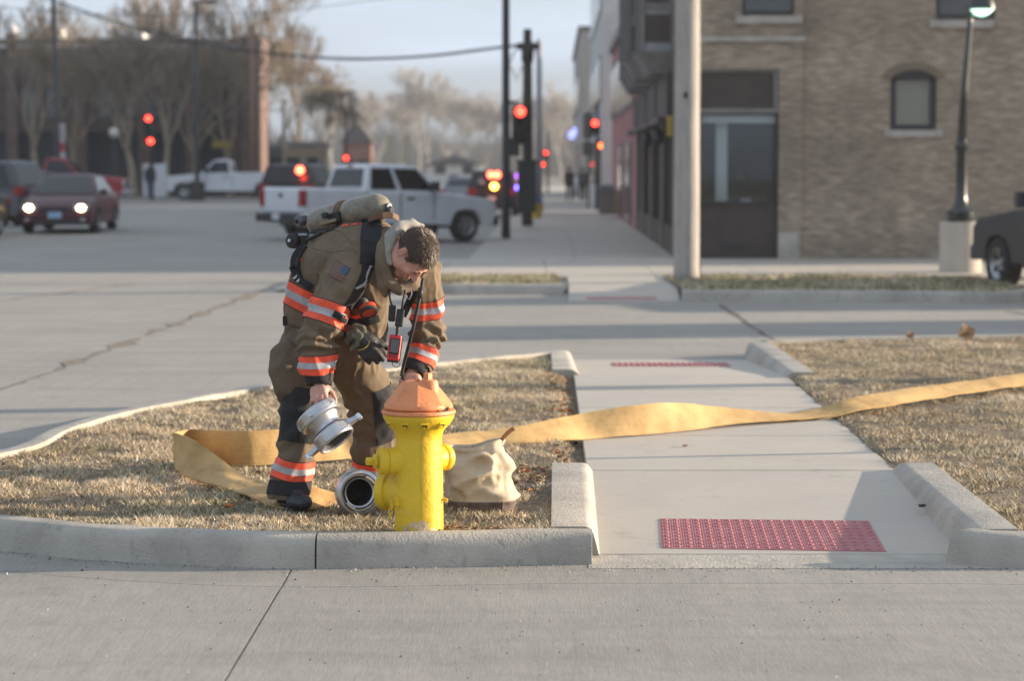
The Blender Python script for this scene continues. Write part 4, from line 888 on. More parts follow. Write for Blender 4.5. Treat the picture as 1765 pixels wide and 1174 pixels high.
# unseen fire engine added past the right edge to shade the turn lane
fe_ = thing('unseen_fire_engine', 'unseen red fire engine added past the right edge to shade the turn lane', 'fire engine', (15.2, 30.2, -0.15), R(10)); M_FE = carpaint('engine_red', (0.42, 0.02, 0.02))
part('pump_body', MB().bx(-4.6, 1.6, -1.2, 1.2, 0.55, 2.35), M_FE, fe_, bevel=0.05); part('cab', MB().hexa([Vector(v) for v in ((1.65, -1.2, 0.55), (4.4, -1.2, 0.55), (4.4, 1.2, 0.55), (1.65, 1.2, 0.55), (1.65, -1.15, 2.4), (4.1, -1.15, 2.4), (4.1, 1.15, 2.4), (1.65, 1.15, 2.4))]), M_FE, fe_, bevel=0.06)
part('windscreen', MB().hexa([Vector(v) for v in ((4.28, -1.05, 1.4), (4.34, -1.05, 1.4), (4.34, 1.05, 1.4), (4.28, 1.05, 1.4), (4.16, -1.0, 2.25), (4.22, -1.0, 2.25), (4.22, 1.0, 2.25), (4.16, 1.0, 2.25))]), M_CGL, fe_)
part('bumper', MB().bx(4.4, 4.75, -1.22, 1.22, 0.5, 0.85), M_CHR, fe_, bevel=0.03); part('pump_panel', MB().bx(0.2, 1.4, -1.215, -1.201, 0.8, 2.0), M_CHR, fe_)
for s in (-1, 1):
    for xw in (-2.9, 3.0): wheel(fe_, xw, s * 1.0, 0.5, 0.32)

# ================================================================== STREET FURNITURE
M_POLE = mat('black_painted_steel', (0.016, 0.018, 0.022), 0.45); M_WOOD = layered('weathered_pole_wood', (0.43, 0.40, 0.37), 0.9, [((0.27, 0.25, 0.235), 3, 6, 0.4, 0.7, 0.8, (4, 4, 0.5)), ((0.54, 0.49, 0.42), 6, 6, 0.5, 0.75, 0.6, (5, 5, 0.6)), ((0.10, 0.085, 0.07), 9, 8, 0.62, 0.75, 0.7, (3, 3, 0.4))], [(8, 0.35, (8, 8, 0.6), 0.012)])
M_DKWOOD = mat('dark_pole_wood', (0.06, 0.048, 0.040), 0.9, var=0.3, scale=5)
M_SIG = mat('signal_housing', (0.02, 0.02, 0.02), 0.5); M_OFF = mat('signal_lens_dark', (0.03, 0.03, 0.025), 0.3)
M_REDL = mat('signal_red_lit', (1, 0.1, 0.05), 0.3, emit=(1.0, 0.035, 0.02), estr=6.0)
M_REDF = mat('signal_red_far', (1, 0.1, 0.05), 0.3, emit=(1.0, 0.05, 0.03), estr=3.5); M_ORL = mat('hand_signal_lit', (1, 0.2, 0.05), 0.3, emit=(1.0, 0.13, 0.02), estr=6.0)
def ground_at(x, y): return road_z(x, y) + 0.1
# wooden utility pole by the verge
pw = P(1183, 486, 37.6); t = thing('utility_pole', 'thick weathered wooden utility pole on the verge', 'pole', (pw.x, pw.y, -0.06))
part('pole', MB().lathe([(0.205, -0.05), (0.20, 0.2), (0.19, 2.5), (0.175, 6), (0.15, 11)], 28), M_WOOD, t, smooth=True)
part('conduit', MB().tube([(0.205, 0.02, 0), (0.19, 0.02, 3), (0.17, 0.02, 8)], 0.018, 8), M_POLE, t, smooth=True)
for z in (1.2, 2.6, 3.9): part('staple', MB().box((0.20, 0.0, z), (0.03, 0.07, 0.02)), M_POLE, t)
part('pole_tag', MB().box((-0.04, -0.193, 2.9), (0.06, 0.006, 0.09)), M_ALU if 'cast_aluminium' in MATS else M_POLE, t)
# acorn-less lamp post with concrete base
lp = P(1655, 470, 41.3); t = thing('street_lamp', 'green black ornamental street lamp on a round concrete base', 'street lamp', (lp.x, lp.y, -0.1))
s_ = FPX / 41.3; hz = lambda py: (470 - py) / s_
part('concrete_base', MB().lathe([(0.355, -0.3), (0.355, hz(382)), (0.345, hz(379)), (0, hz(379))], 32), layered('base_concrete', (0.50, 0.45, 0.38), 0.85, [((0.38, 0.34, 0.29), 2, 6, 0.4, 0.7, 0.7, (2, 2, 0.5)), ((0.27, 0.24, 0.21), 5, 7, 0.6, 0.75, 0.6, None)], [(40, 0.3, None, 0.01)]), t, smooth=True, auto=R(40))
M_LP = mat('green_black_paint', (0.010, 0.019, 0.020), 0.3, coat=0.3)
part('post_base', MB().lathe([(0.22, hz(379)), (0.235, hz(376)), (0.235, hz(362)), (0.16, hz(356)), (0.12, hz(348)), (0.098, hz(335)), (0.092, hz(262)), (0.115, hz(256)), (0.135, hz(249)), (0.10, hz(244)), (0.085, hz(238))], 16), M_LP, t, smooth=True, auto=R(35))
part('shaft', MB().tube([(0, 0, hz(240)), (0.03, 0, hz(150)), (0.11, 0, hz(40)), (0.13, 0, hz(10))], [0.085, 0.062, 0.045, 0.04], 14), M_LP, t, smooth=True)
hx = 0.30; part('lamp_hood', MB().lathe([(0.25, hz(16)), (0.235, hz(8)), (0.20, hz(-6)), (0.12, hz(-18)), (0.04, hz(-24)), (0.03, hz(-34))], 24, (hx, 0, 0), caps=False), M_LP, t, smooth=True)
part('lamp_bracket', MB().tube([(0.13, 0, hz(12)), (0.15, 0, hz(-30)), (0.24, 0, hz(-44)), (hx, 0, hz(-33))], 0.025, 10), M_LP, t, smooth=True)
part('lamp_glass', MB().lathe([(0.21, hz(14)), (0.19, hz(18)), (0.10, hz(25)), (0.0, hz(28))], 20, (hx, 0, 0)), mat('lit_lamp_glass', (0.75, 0.9, 0.8), 0.3, emit=(0.55, 0.95, 0.72), estr=1.1), t, smooth=True)
# signal heads
def signal(t, x, y, z, lit=0, n=3, s=0.33, m_lit=None, deep=0.2):
    hd_ = part('signal_head', MB().bx(x - 0.21, x + 0.21, y, y + deep, z - s * (n - 0.5), z + s * 0.5), M_SIG, t, bevel=0.02)
    for k in range(n):
        part('lens', MB().lathe([(0.12, 0), (0.10, 0.02), (0, 0.03)], 18, (x, y - 0.001, z - s * k), (0, -1, 0)), (m_lit or M_REDL) if k == lit else M_OFF, hd_, smooth=True)
        part('visor', MB().loft([[Vector((x + r * math.cos(a), y - d, z - s * k + r * math.sin(a))) for a in np.linspace(-0.35, math.pi + 0.35, 12)] + [Vector((x + (r - .012) * math.cos(a), y - d, z - s * k + (r - .012) * math.sin(a))) for a in np.linspace(math.pi + 0.35, -0.35, 12)] for (r, d) in ((0.165, 0.002), (0.165, 0.2))]), M_SIG, hd_)
    return hd_
def black_pole(name, label, px, py, Y, r, h, base=None, pedestal=None):
    p = P(px, py, Y); t = thing(name, label, 'pole', (p.x, p.y, p.z)); part('shaft', MB().lathe([(r * 1.15, -0.3), (r, 0.4), (r * 0.72, h)], 14), M_POLE, t, smooth=True)
    if pedestal: part('pedestal', MB().lathe([(pedestal, -0.2), (pedestal, 0.75), (pedestal * 0.8, 0.8), (0, 0.8)], 16), mat('dark_pedestal', (0.06, 0.05, 0.045), 0.8), t, smooth=True, auto=R(40))
    return t
t = black_pole('signal_pole', 'black steel signal pole beside the far walk with red light', 872, 408, 61.0, 0.105, 12.0)
o = t.location; sc_ = 61.0 / FPX
rel = lambda px, py, Y=61.0: P(px, py, Y) - t.location
q = rel(897, 192); signal(t, q.x, q.y - 0.1, q.z)
for py in (176, 240, 260): a = rel(873, py); part('bracket', MB().bx(a.x, q.x - 0.05, a.y - 0.03, a.y + 0.05, a.z - 0.04, a.z + 0.04), M_SIG, t)
a = rel(886, 252); part('walk_signal', MB().bx(a.x - 0.18, a.x + 0.14, a.y - 0.12, a.y + 0.1, a.z - 0.24, a.z + 0.22), M_SIG, t, bevel=0.02)
# utility poles behind it
p = P(909, 372, 72.0); t = thing('utility_pole', 'dark wooden utility pole right behind the black signal pole', 'pole', p); part('pole', MB().lathe([(0.17, -0.3), (0.15, 3), (0.12, (372 - 52) * 72 / FPX)], 14), M_DKWOOD, t, smooth=True)
zt = (372 - 80) * 72 / FPX; part('insulator_bracket', MB().bx(-0.3, 0.35, -0.08, 0.08, zt - 0.12, zt + 0.08), M_DKWOOD, t); part('transformer_clamp', MB().lathe([(0.16, zt - 0.5), (0.18, zt - 0.4), (0.18, zt - 0.05), (0.1, zt)], 12), M_DKWOOD, t, smooth=True)
part('service_drop', MB().tube([(-0.3, 0, zt), (-0.55, 0, zt - 0.55), (-0.3, 0, zt - 1.0), (-0.15, 0, zt - 0.6)], 0.02, 6), M_POLE, t, smooth=True)
p = P(929, 365, 95.0); t = thing('utility_pole', 'thin pale grey pole behind the dark utility pole', 'pole', p); part('pole', MB().lathe([(0.14, -0.3), (0.10, (365 - 70) * 95 / FPX)], 12), mat('galvanised', (0.30, 0.31, 0.32), 0.6), t, smooth=True); part('pole_arm', MB().tube([(0, 0, 6.4), (-0.25, 0, 6.6), (-0.6, 0, 6.62)], 0.04, 8), MATS['galvanised'], t, smooth=True)
# control cabinet, blue capped hydrant, litter bin
p = P(908, 372, 69.0); t = thing('control_cabinet', 'tall black traffic control cabinet at the foot of the utility pole', 'cabinet', p); part('cabinet_body', MB().bx(-0.27, 0.27, -0.3, 0.3, 0.1, 1.5), M_SIG, t, bevel=0.03); part('cabinet_cap', MB().bx(-0.3, 0.3, -0.33, 0.33, 1.5, 1.6), M_SIG, t, bevel=0.02); part('cabinet_post', MB().bx(-0.12, 0.12, -0.12, 0.12, -0.1, 0.11), M_SIG, t)
p = P(925, 374, 71.0); t = thing('fire_hydrant', 'small yellow hydrant with a blue top far along the walk', 'fire hydrant', p); part('barrel', MB().lathe([(0.13, -0.05), (0.12, 0.3), (0.15, 0.33), (0.14, 0.42)], 16).lathe([(0.06, -0.2), (0.06, 0.2)], 10, (0, 0, 0.28), (1, 0, 0)), mat('far_yellow', (0.62, 0.42, 0.03), 0.5), t, smooth=True, auto=R(40)); part('bonnet', MB().lathe([(0.17, 0.42), (0.17, 0.46), (0.14, 0.54), (0.05, 0.61), (0.04, 0.66)], 16), mat('blue_bonnet', (0.05, 0.14, 0.32), 0.5), t, smooth=True)
p = P(1046, 369, 84.0); t = thing('litter_bin', 'grey brown litter bin against the far pale building', 'litter bin', p); part('bin_body', MB().lathe([(0.40, 0), (0.42, 0.8), (0.40, 0.82)], 4, phase=0.785), mat('bin_aggregate', (0.22, 0.19, 0.165), 0.9, var=0.2, scale=15), t); part('bin_lid', MB().lathe([(0.45, 0.82), (0.43, 0.95), (0.2, 1.05)], 4, phase=0.785), M_TRIM, t)
p = P(1056, 369, 86.0); t = thing('cardboard_box', 'tan box standing beside the far litter bin', 'box', p); part('box_body', MB().bx(-0.12, 0.2, -0.2, 0.2, 0, 0.85), mat('tan_card', (0.42, 0.27, 0.16), 0.8), t, bevel=0.01); part('box_flap', MB().bx(-0.13, 0.21, -0.21, -0.20, 0.5, 0.8), mat('tan_card_flap', (0.48, 0.33, 0.21), 0.8), t)
# far corner signals
def far_signal(label, px, heads, ybase, Y, m_lit):
    p = P(px, ybase, Y); t = thing('traffic_signal', label, 'traffic signal', p); part('post', MB().lathe([(0.09, -0.2), (0.07, 4.6)], 10), M_POLE, t, smooth=True)
    for (hx_, hy, n, ml) in heads: q = P(hx_, hy, Y) - p; signal(t, q.x, -0.25, q.z, 0, n, 0.33, ml); part('bracket', MB().bx(min(0, q.x), max(0, q.x), -0.08, 0.0, q.z - 0.1, q.z - 0.04), M_SIG, t)
    return t
far_signal('traffic signal with one red and one orange lamp by the pink building', 1029, [(1025, 212, 2, M_REDL), (1037, 251, 1, M_ORL)], 362, 104, M_REDL)
far_signal('far hazy traffic signal with two small red lamps', 944, [(941, 263, 2, M_REDF), (936, 283, 1, M_REDF)], 338, 175, M_REDF)
far_signal('traffic signal with two stacked red lamps left of centre', 262, [(257, 204, 3, M_REDL), (261, 243, 1, M_REDL)], 336, 108, M_REDL)
far_signal('single red signal just above the white truck roof', 597, [(597, 272, 2, M_REDF)], 336, 135, M_REDF)
for (px, py, lab) in ((985, 232, 'left pale blue shop sign in the haze'), (993, 226, 'right pale blue shop sign in the haze')):
    o = part('shop_sign', MB().box((0, 0, 0), (0.4, 0.1, 0.5)), mat('lit_blue_sign', (0.3, 0.35, 0.7), 0.5, emit=(0.35, 0.4, 1.0), estr=0.9), bevel=0.03); o.location = P(px, py, 160); tag(o, lab, 'sign')
o = thing('hanging_sign', 'dark double sign board on the far signal corner', 'sign', P(1014, 240, 106)); part('sign_board', MB().box((0, 0, 0.6), (0.45, 0.1, 1.1)), mat('brown_grey_board', (0.13, 0.12, 0.11), 0.7), o, bevel=0.02); part('lower_board', MB().box((0, 0, -0.4), (0.5, 0.1, 0.6)), MATS['brown_grey_board'], o, bevel=0.02); part('sign_post', MB().lathe([(0.05, -3.0), (0.05, 1.2)], 8), M_POLE, o)
# light poles left
t = black_pole('light_pole', 'tall black light pole behind the maroon sedan with a banner', 102, 330, 100.0, 0.11, 11.5); t.rotation_euler = (0, R(-1.0), 0)
q = Vector((0.16, -0.05, 0)); zt = lambda py: (330 - py) * 100 / FPX
part('banner', MB().bx(0.08, 0.30, -0.03, 0.0, zt(290), zt(214)), mat('white_banner', (0.55, 0.54, 0.54), 0.7), t); part('banner_red_band', MB().bx(0.08, 0.30, -0.036, -0.031, zt(262), zt(246)), mat('banner_red', (0.40, 0.06, 0.06), 0.7), t); part('banner_lettering', MB().bx(0.15, 0.23, -0.036, -0.031, zt(243), zt(218)), mat('banner_grey', (0.28, 0.27, 0.27), 0.7), t)
t = black_pole('light_pole', 'tall black light pole with a square head near the far pickup', 340, 342, 112.0, 0.12, (342 - 4) * 112 / FPX, pedestal=0.36); zt2 = (342 - 3) * 112 / FPX
part('lamp_arm', MB().bx(0, 0.45, -0.05, 0.05, zt2 - 0.08, zt2), M_POLE, t); part('lamp_box', MB().bx(0.35, 0.95, -0.2, 0.2, zt2 - 0.12, zt2 + 0.04), M_POLE, t, bevel=0.02)
p = P(198, 335, 112); t = thing('globe_lamp', 'short lamp post with a pale globe before the brown building', 'street lamp', p); part('post', MB().lathe([(0.07, -0.2), (0.04, 2.6)], 10), M_POLE, t, smooth=True); part('globe', MB().ell((0, 0, 2.85), 0.24), mat('opal_globe', (0.62, 0.60, 0.53), 0.4), t, smooth=True)
p = P(383, 330, 122); t = thing('shop_sign', 'small yellow sign on posts behind the far white pickup', 'sign', p); part('sign_panel', MB().bx(-0.5, 0.5, -0.05, 0.05, 2.2, 2.55), mat('dull_yellow_sign', (0.30, 0.21, 0.04), 0.7), t); part('posts', MB().bx(-0.04, 0.04, 0.051, 0.12, -0.2, 2.5), M_POLE, t)
p = P(436, 330, 120); t = thing('utility_pole', 'reddish wooden pole at the end of the brown building', 'pole', p); part('pole', MB().lathe([(0.16, -0.3), (0.12, 8.0)], 12), mat('reddish_wood', (0.27, 0.16, 0.115), 0.9), t, smooth=True); part('pole_cap', MB().lathe([(0.13, 8.0), (0.13, 8.05), (0, 8.1)], 12), M_POLE, t)
p = P(490, 330, 140); t = thing('utility_pole', 'thin pale pole between bare trees left of the truck', 'pole', p); part('pole', MB().lathe([(0.13, -0.3), (0.1, 5.2)], 12), mat('pale_wood', (0.36, 0.29, 0.22), 0.9), t, smooth=True); part('pole_cap', MB().lathe([(0.11, 5.2), (0.1, 5.26), (0, 5.3)], 10), M_POLE, t)
for (px, lab) in ((673, 'left of two short sunlit posts above the truck cab'), (701, 'right of two short sunlit posts above the truck cab')):
    p = P(px, 310, 170); t = thing('stone_post', lab, 'post', p); part('post', MB().bx(-0.22, 0.22, -0.22, 0.22, -1, 3.0), mat('sunlit_stone', (0.62, 0.52, 0.36), 0.8), t); part('cap', MB().bx(-0.28, 0.28, -0.28, 0.28, 3.0, 3.15), MATS['sunlit_stone'], t)
# newspaper box stand behind the far pedestrian
p = P(266, 322, 111); t = thing('news_stand', 'pale white cabinet behind the far pedestrian', 'cabinet', p); part('cabinet_body', MB().bx(-0.52, 0.52, 0, 0.45, -0.45, 1.05), M_PLW, t, bevel=0.04); part('cabinet_window', MB().bx(-0.42, -0.05, -0.012, -0.001, 0.35, 0.85), mat('blue_panel', (0.35, 0.42, 0.55), 0.4), t)

# ================================================================== OVERHEAD WIRES
def wire(label, pts, r, Y0=70, Y1=70):
    n = len(pts); w3 = catmull([tuple(P(px, py, lerp(Y0, Y1, i / (n - 1)))) for i, (px, py) in enumerate(pts)], 8)
    o = part('overhead_cable', MB().tube([Vector(q) for q in w3], r, 6), M_POLE, smooth=True); tag(o, label, 'cable', 'overhead cables across the street')
wire('thick sagging overhead cable ending at the dark utility pole', [(-60, -60), (80, -6), (200, 36), (340, 70), (450, 88), (560, 98), (640, 100), (740, 95), (830, 84), (908, 74)], 0.026, 78, 72)
wire('second strand twisted just under the thick sagging cable', [(-60, -52), (80, 0), (200, 41), (340, 75), (450, 93), (560, 101.5), (640, 102), (740, 97), (830, 87), (908, 77)], 0.015, 78, 72)
wire('thin overhead wire crossing the sky at upper left', [(-60, 6), (60, 16), (180, 24), (320, 26), (450, 20), (560, 10), (680, -6)], 0.013, 90, 90)
wire('thin wire dipping from the pole top towards the right', [(908, 62), (918, 84), (926, 92), (932, 80)], 0.015, 72, 80)

# off-frame pole and sign post on the right verge (their thin shadows cross the walk)
p = Vector((8.2, 20.75, -0.06)); t = thing('utility_pole', 'leaning utility pole off to the right of the walk', 'pole', p); part('pole', MB().lathe([(0.17, -0.2), (0.15, 5)], 14), M_WOOD, t, smooth=True); part('crossarm', MB().bx(-0.05, 0.05, -0.8, 0.8, 4.5, 4.6), M_WOOD, t)
p = Vector((5.4, 15.55, -0.06)); t = thing('sign_post', 'thin metal sign post off to the right on the grass', 'sign', p); part('post', MB().bx(-0.03, 0.03, -0.03, 0.03, -0.2, 2.2), M_POLE, t); part('sign_plate', MB().bx(-0.02, 0.02, -0.03, 0.03, 2.2, 2.6), M_WHITE, t)

# ================================================================== TREES
M_BARK = mat('bare_tree_bark', (0.30, 0.24, 0.17), 0.95, var=0.3, scale=4); M_TWIG = mat('bare_twigs', (0.27, 0.215, 0.155), 0.95)
def bare_tree(seed, h, spread, depth=6, base_r=0.2, twigs=3, upright=0.55):
    rng = random.Random(seed); tr = MB(); tw = MB()
    def grow(p, d, L, r, lv):
        seg = 3 if lv < 3 else 2; pts_ = [p]; rad = [r]; q = p.copy(); dd = d.copy()
        for i in range(seg):
            dd = (dd + Vector((rng.uniform(-1, 1), rng.uniform(-1, 1), rng.uniform(-0.2, 0.7))) * 0.16).normalized(); q = q + dd * L / seg; pts_.append(q.copy()); rad.append(lerp(r, r * 0.62, (i + 1) / seg))
        rad = [max(q_, 0.015) for q_ in rad]; (tr if lv <= 2 else tw).tube(pts_, rad, 7 if lv < 2 else (4 if lv < 4 else 3), caps=False)
        if lv >= depth: return
        n = rng.choice((2, 3, 3)) if lv < depth - 2 else twigs
        if lv == 0: n = 4
        for k in range(n):
            a = 2 * math.pi * (k + rng.random() * 0.7) / n; sp_ = rng.uniform(0.35, 0.85) * spread
            o1 = dd.orthogonal().normalized(); o2 = dd.cross(o1); nd = (dd * 1.0 + (o1 * math.cos(a) + o2 * math.sin(a)) * sp_ + Vector((0, 0, upright * 0.35))).normalized()
            st_ = pts_[-1] if (lv == 0 or rng.random() < 0.6) else pts_[-2].lerp(pts_[-1], rng.random())
            grow(st_, nd, L * rng.uniform(0.62, 0.86), rad[-1] * rng.uniform(0.6, 0.85), lv + 1)
    grow(Vector((0, 0, -0.3)), Vector((0, 0, 1)), h * 0.27, base_r, 0)
    a = tr.mesh('trunk'); b_ = tw.mesh('crown'); a.materials.append(M_BARK); b_.materials.append(M_TWIG); return a, b_
TREES = [bare_tree(3, 8.0, 0.75, 7, 0.22, 3, 0.5), bare_tree(11, 9.0, 0.62, 7, 0.22, 3, 0.8), bare_tree(23, 8.5, 0.9, 7, 0.2, 3, 0.4)]
M_HAZETWIG = mat('haze_grey_twigs', (0.36, 0.33, 0.295), 0.95); FARTREES = []  # paler grey paints extra haze into the far trees and wood
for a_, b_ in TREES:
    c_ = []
    for me_ in (a_, b_): q_ = me_.copy(); q_.materials.clear(); q_.materials.append(M_HAZETWIG); c_.append(q_)
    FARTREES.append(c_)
def tree(label, kind, px, py, Y, sc, rz=0.0, group=None, sz=None):
    p = P(px, py, Y); t = thing('bare_tree', label, 'tree', p, rz, group); t.scale = (sc, sc, sz or sc)
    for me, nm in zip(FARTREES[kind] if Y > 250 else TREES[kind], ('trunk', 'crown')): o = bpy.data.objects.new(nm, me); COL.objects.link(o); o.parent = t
tg = 'bare trees lining the street'
tree('pale bare tree with forking trunk before the brown building', 0, 231, 330, 118, 1.02, 0.3, tg)
tree('slender bare tree left of the black light pole at left', 1, 62, 330, 116, 0.95, 1.3, tg)
tree('bare tree between the light pole and the reddish pole', 2, 345, 330, 122, 0.95, 2.2, tg)
tree('tall bare tree rising over the right end of the brown building', 1, 455, 330, 150, 1.35, 0.8, tg)
tree('bare tree directly above the white truck tail', 0, 545, 325, 160, 0.92, 4.0, tg)
tree('small bare tree left of the white truck cab', 2, 600, 318, 300, 1.3, 5.0, tg)
tree('bare tree peeking over the left part of the brown roof', 2, 175, 330, 160, 1.45, 2.6, tg)
tree('bare tree peeking over the middle of the brown roof', 1, 300, 330, 165, 1.45, 0.2, tg)
tree('bare tree at the far upper left corner', 0, 10, 330, 155, 1.2, 3.4, tg)
for (k_, px_, py_, Y_, s_, r_, lab_) in ((2, 130, 330, 121, 1.05, 0.9, 'bare tree left of the pale forking tree'), (1, 285, 330, 119, 1.0, 3.9, 'bare tree right of the stacked red signal'), (0, 395, 330, 124, 1.05, 1.9, 'bare tree behind the far white pickup'), (2, 480, 326, 170, 1.35, 2.9, 'tall bare tree left of the white truck'), (1, 515, 326, 180, 1.3, 5.2, 'slim bare tree above the black suv'), (0, 575, 320, 260, 1.5, 0.1, 'hazy bare tree above the truck cab left side'), (2, 655, 316, 360, 1.75, 2.4, 'hazy bare tree over the truck roof'), (1, 720, 316, 410, 2.05, 4.4, 'tall hazy tree at the middle of the street end'), (2, 770, 316, 420, 2.1, 0.5, 'tall hazy tree among the middle group'), (0, 835, 316, 430, 1.9, 2.5, 'hazy tree touching the black signal pole'), (1, 900, 316, 430, 1.6, 1.1, 'low hazy tree between the two dark poles'), (2, 990, 315, 430, 1.9, 3.1, 'hazy tree beside the pale building')):
    tree(lab_, k_, px_, py_, Y_, s_, r_, tg)
tree('large hazy tree left of the black signal pole', 0, 742, 316, 380, 2.0, 1.0, tg)
tree('second large hazy tree close to the black signal pole', 2, 805, 316, 400, 1.95, 2.0, tg)
tree('pale hazy tree above the truck hood', 1, 690, 316, 400, 1.6, 3.0, tg)
tree('hazy tree right of the dark utility pole', 0, 968, 315, 400, 1.95, 0.4, tg)
tree('faint hazy tree at the end of the far walk', 2, 930, 314, 440, 1.8, 1.7, tg)
tree('faint low tree far behind the truck', 1, 640, 314, 440, 1.7, 5.6, tg)
tree('faint low tree far behind the truck mirror', 2, 860, 314, 470, 2.0, 4.4, tg)
# the wood that closes the street
wm = MB(); rng = random.Random(5)
for i in range(15000):
    x = rng.uniform(-100, 40); y = rng.uniform(430, 560); h = rng.uniform(4, 12) * (0.6 + 0.5 * noise.noise(Vector((x * 0.06, 0, 0))) + 0.3); z0 = rng.uniform(0, h * 0.5)
    wm.add([(x - 0.16, y, z0), (x + 0.16, y, z0), (x + rng.uniform(-1.4, 1.4), y + rng.uniform(-1, 1), z0 + h * rng.uniform(0.4, 0.9))], [(0, 1, 2)])
o = part('far_woods', wm, M_HAZETWIG, fix=False); o['label'] = 'hazy grey wood closing the end of the street'; o['category'] = 'woods'; stuff(o)
hm_ = MB(); hm_.grid([[(x, 590 + 10 * math.sin(x * 0.01), z * (1 + 0.5 * noise.noise(Vector((x * 0.02, 1, 0))))) for x in range(-400, 401, 16)] for z in (-2, 7.5)] + [[(x, 630, 7.5) for x in range(-400, 401, 16)]]); struct(part('far_hills', hm_, mat('far_treeline', (0.27, 0.25, 0.225), 1.0), smooth=True))

# ================================================================== DISTANT PEOPLE
def walker(label, px, py, Y, h, top, legs, rz=0.0, stride=0.12):
    p = P(px, py, Y); t = thing('person', label, 'person', p, rz); k = h / 1.75; b_ = MB()
    s = lambda *v: Vector(v) * k
    b_.chain([s(0, 0, 1.0), s(0, 0, 1.25), s(0, 0, 1.42), s(0, -0.01, 1.52)], [0.15 * k, 0.16 * k, 0.12 * k, 0.06 * k]); b_.ell(s(0, -0.02, 1.635), (0.078 * k, 0.095 * k, 0.115 * k)); b_.ell(s(0, -0.115, 1.62), (0.014 * k, 0.02 * k, 0.02 * k))
    for sd in (-1, 1):
        b_.chain([s(sd * 0.18, 0, 1.40), s(sd * 0.24, 0.02, 1.12), s(sd * 0.22, -0.06, 0.88), s(sd * 0.21, -0.08, 0.78)], [0.065 * k, 0.05 * k, 0.038 * k, 0.035 * k]); b_.chain([s(sd * 0.09, 0, 0.98), s(sd * 0.10, -0.03 + sd * stride * 0.5, 0.52), s(sd * 0.10, sd * stride, 0.08), s(sd * 0.10, sd * stride - 0.13, 0.04)], [0.095 * k, 0.065 * k, 0.048 * k, 0.04 * k])
    me = remesh(b_, 0.028 * k, 2, 'body'); bo = part('body', me, [M_SKIN, top, legs], t, smooth=True, fix=False)
    for pl in me.polygons:
        z = sum(me.vertices[v].co.z for v in pl.vertices) / len(pl.vertices) / k; xx = abs(sum(me.vertices[v].co.x for v in pl.vertices) / len(pl.vertices)) / k
        pl.material_index = 0 if z > 1.50 or (z < 0.85 and xx > 0.17) else (1 if z > 0.93 or xx > 0.17 else 2)
    part('hair', MB().ell(s(0, 0.01, 1.665), (0.088 * k, 0.10 * k, 0.105 * k)), M_HAIR_D, t, smooth=True)
M_HAIR_D = mat('dark_hair', (0.03, 0.02, 0.015), 0.7)
M_SKIN = mat('far_skin', (0.50, 0.30, 0.23), 0.6)
M_NAVY = mat('navy_jacket', (0.03, 0.035, 0.055), 0.8); M_JEAN = mat('blue_jeans', (0.06, 0.085, 0.16), 0.8); M_DKC = mat('dark_coat', (0.05, 0.042, 0.04), 0.85); M_GRYC = mat('grey_coat', (0.13, 0.115, 0.11), 0.85); M_RDC = mat('dull_red_coat', (0.20, 0.07, 0.06), 0.85)
walker('pedestrian in dark jacket and blue jeans standing under the left signal', 259, 343, 109, 1.68, M_NAVY, M_JEAN, 0.3)
walker('dark figure on the far walk in the haze', 981, 347, 118, 1.72, M_DKC, M_DKC, 2.8)
walker('grey and red figure right of the dark one on the far walk', 1004, 346, 120, 1.70, M_GRYC, M_DKC, 3.3)

# ================================================================== HYDRANT
def paint(name, col, chip, wear):
    return layered(name, col, 0.5, [(tuple(c * 0.66 for c in col), 3.5, 8, 0.42, 0.70, 0.55, None), (tuple(c * 0.45 for c in col), 4.0, 8, 0.54, 0.74, 0.5, (6, 6, 0.5)), (tuple(min(1, c * 0.8 + 0.12) for c in col), 24, 8, 0.6, 0.74, 0.5, None), (tuple(min(1, c * 1.12) for c in col), 9, 5, 0.5, 0.8, 0.5, None),
        (tuple(c * 0.35 + 0.03 for c in col), 16, 9, 0.64, 0.72, wear * 0.7, None), (chip, 11, 9, 0.685, 0.72, wear, None)], [(30, 0.3, None, 0.012), (150, 0.35, None, 0.004)])
M_YEL = paint('yellow_hydrant_paint', (0.80, 0.535, 0.022), (0.58, 0.46, 0.27), 0.7)
M_ORG = paint('faded_orange_paint', (0.80, 0.29, 0.115), (0.70, 0.37, 0.22), 0.5)
M_PATCH = mat('bare_primer', (0.62, 0.47, 0.30), 0.7, var=0.25, scale=30)
M_DARK = mat('shade_and_trim_black', (0.015, 0.013, 0.01), 0.9)  # near-black that paints shade into holes, also used for dark trim
M_RUST = mat('rusty_iron', (0.16, 0.075, 0.035), 0.85, var=0.4, scale=25)
HY = P(722, 912, 11.54); HY.z = -0.03
hyd = thing('fire_hydrant', 'chipped yellow fire hydrant with an orange bonnet behind the kerb', 'fire hydrant', HY)
m = MB().lathe([(0.118, -0.05), (0.118, 0.03), (0.116, 0.22), (0.1145, 0.40), (0.111, 0.455), (0.112, 0.475), (0.122, 0.50), (0.143, 0.525), (0.160, 0.545), (0.169, 0.562), (0.1715, 0.572), (0.1715, 0.578), (0.02, 0.580)], 48)
barrel = part('barrel', m, M_YEL, hyd, smooth=True, auto=R(40))
m = MB().lathe([(0.02, 0.577), (0.172, 0.579), (0.178, 0.584), (0.179, 0.592), (0.176, 0.598), (0.168, 0.601), (0.02, 0.602)], 48)
part('bonnet_flange', m, M_ORG, hyd, smooth=True, auto=R(40))
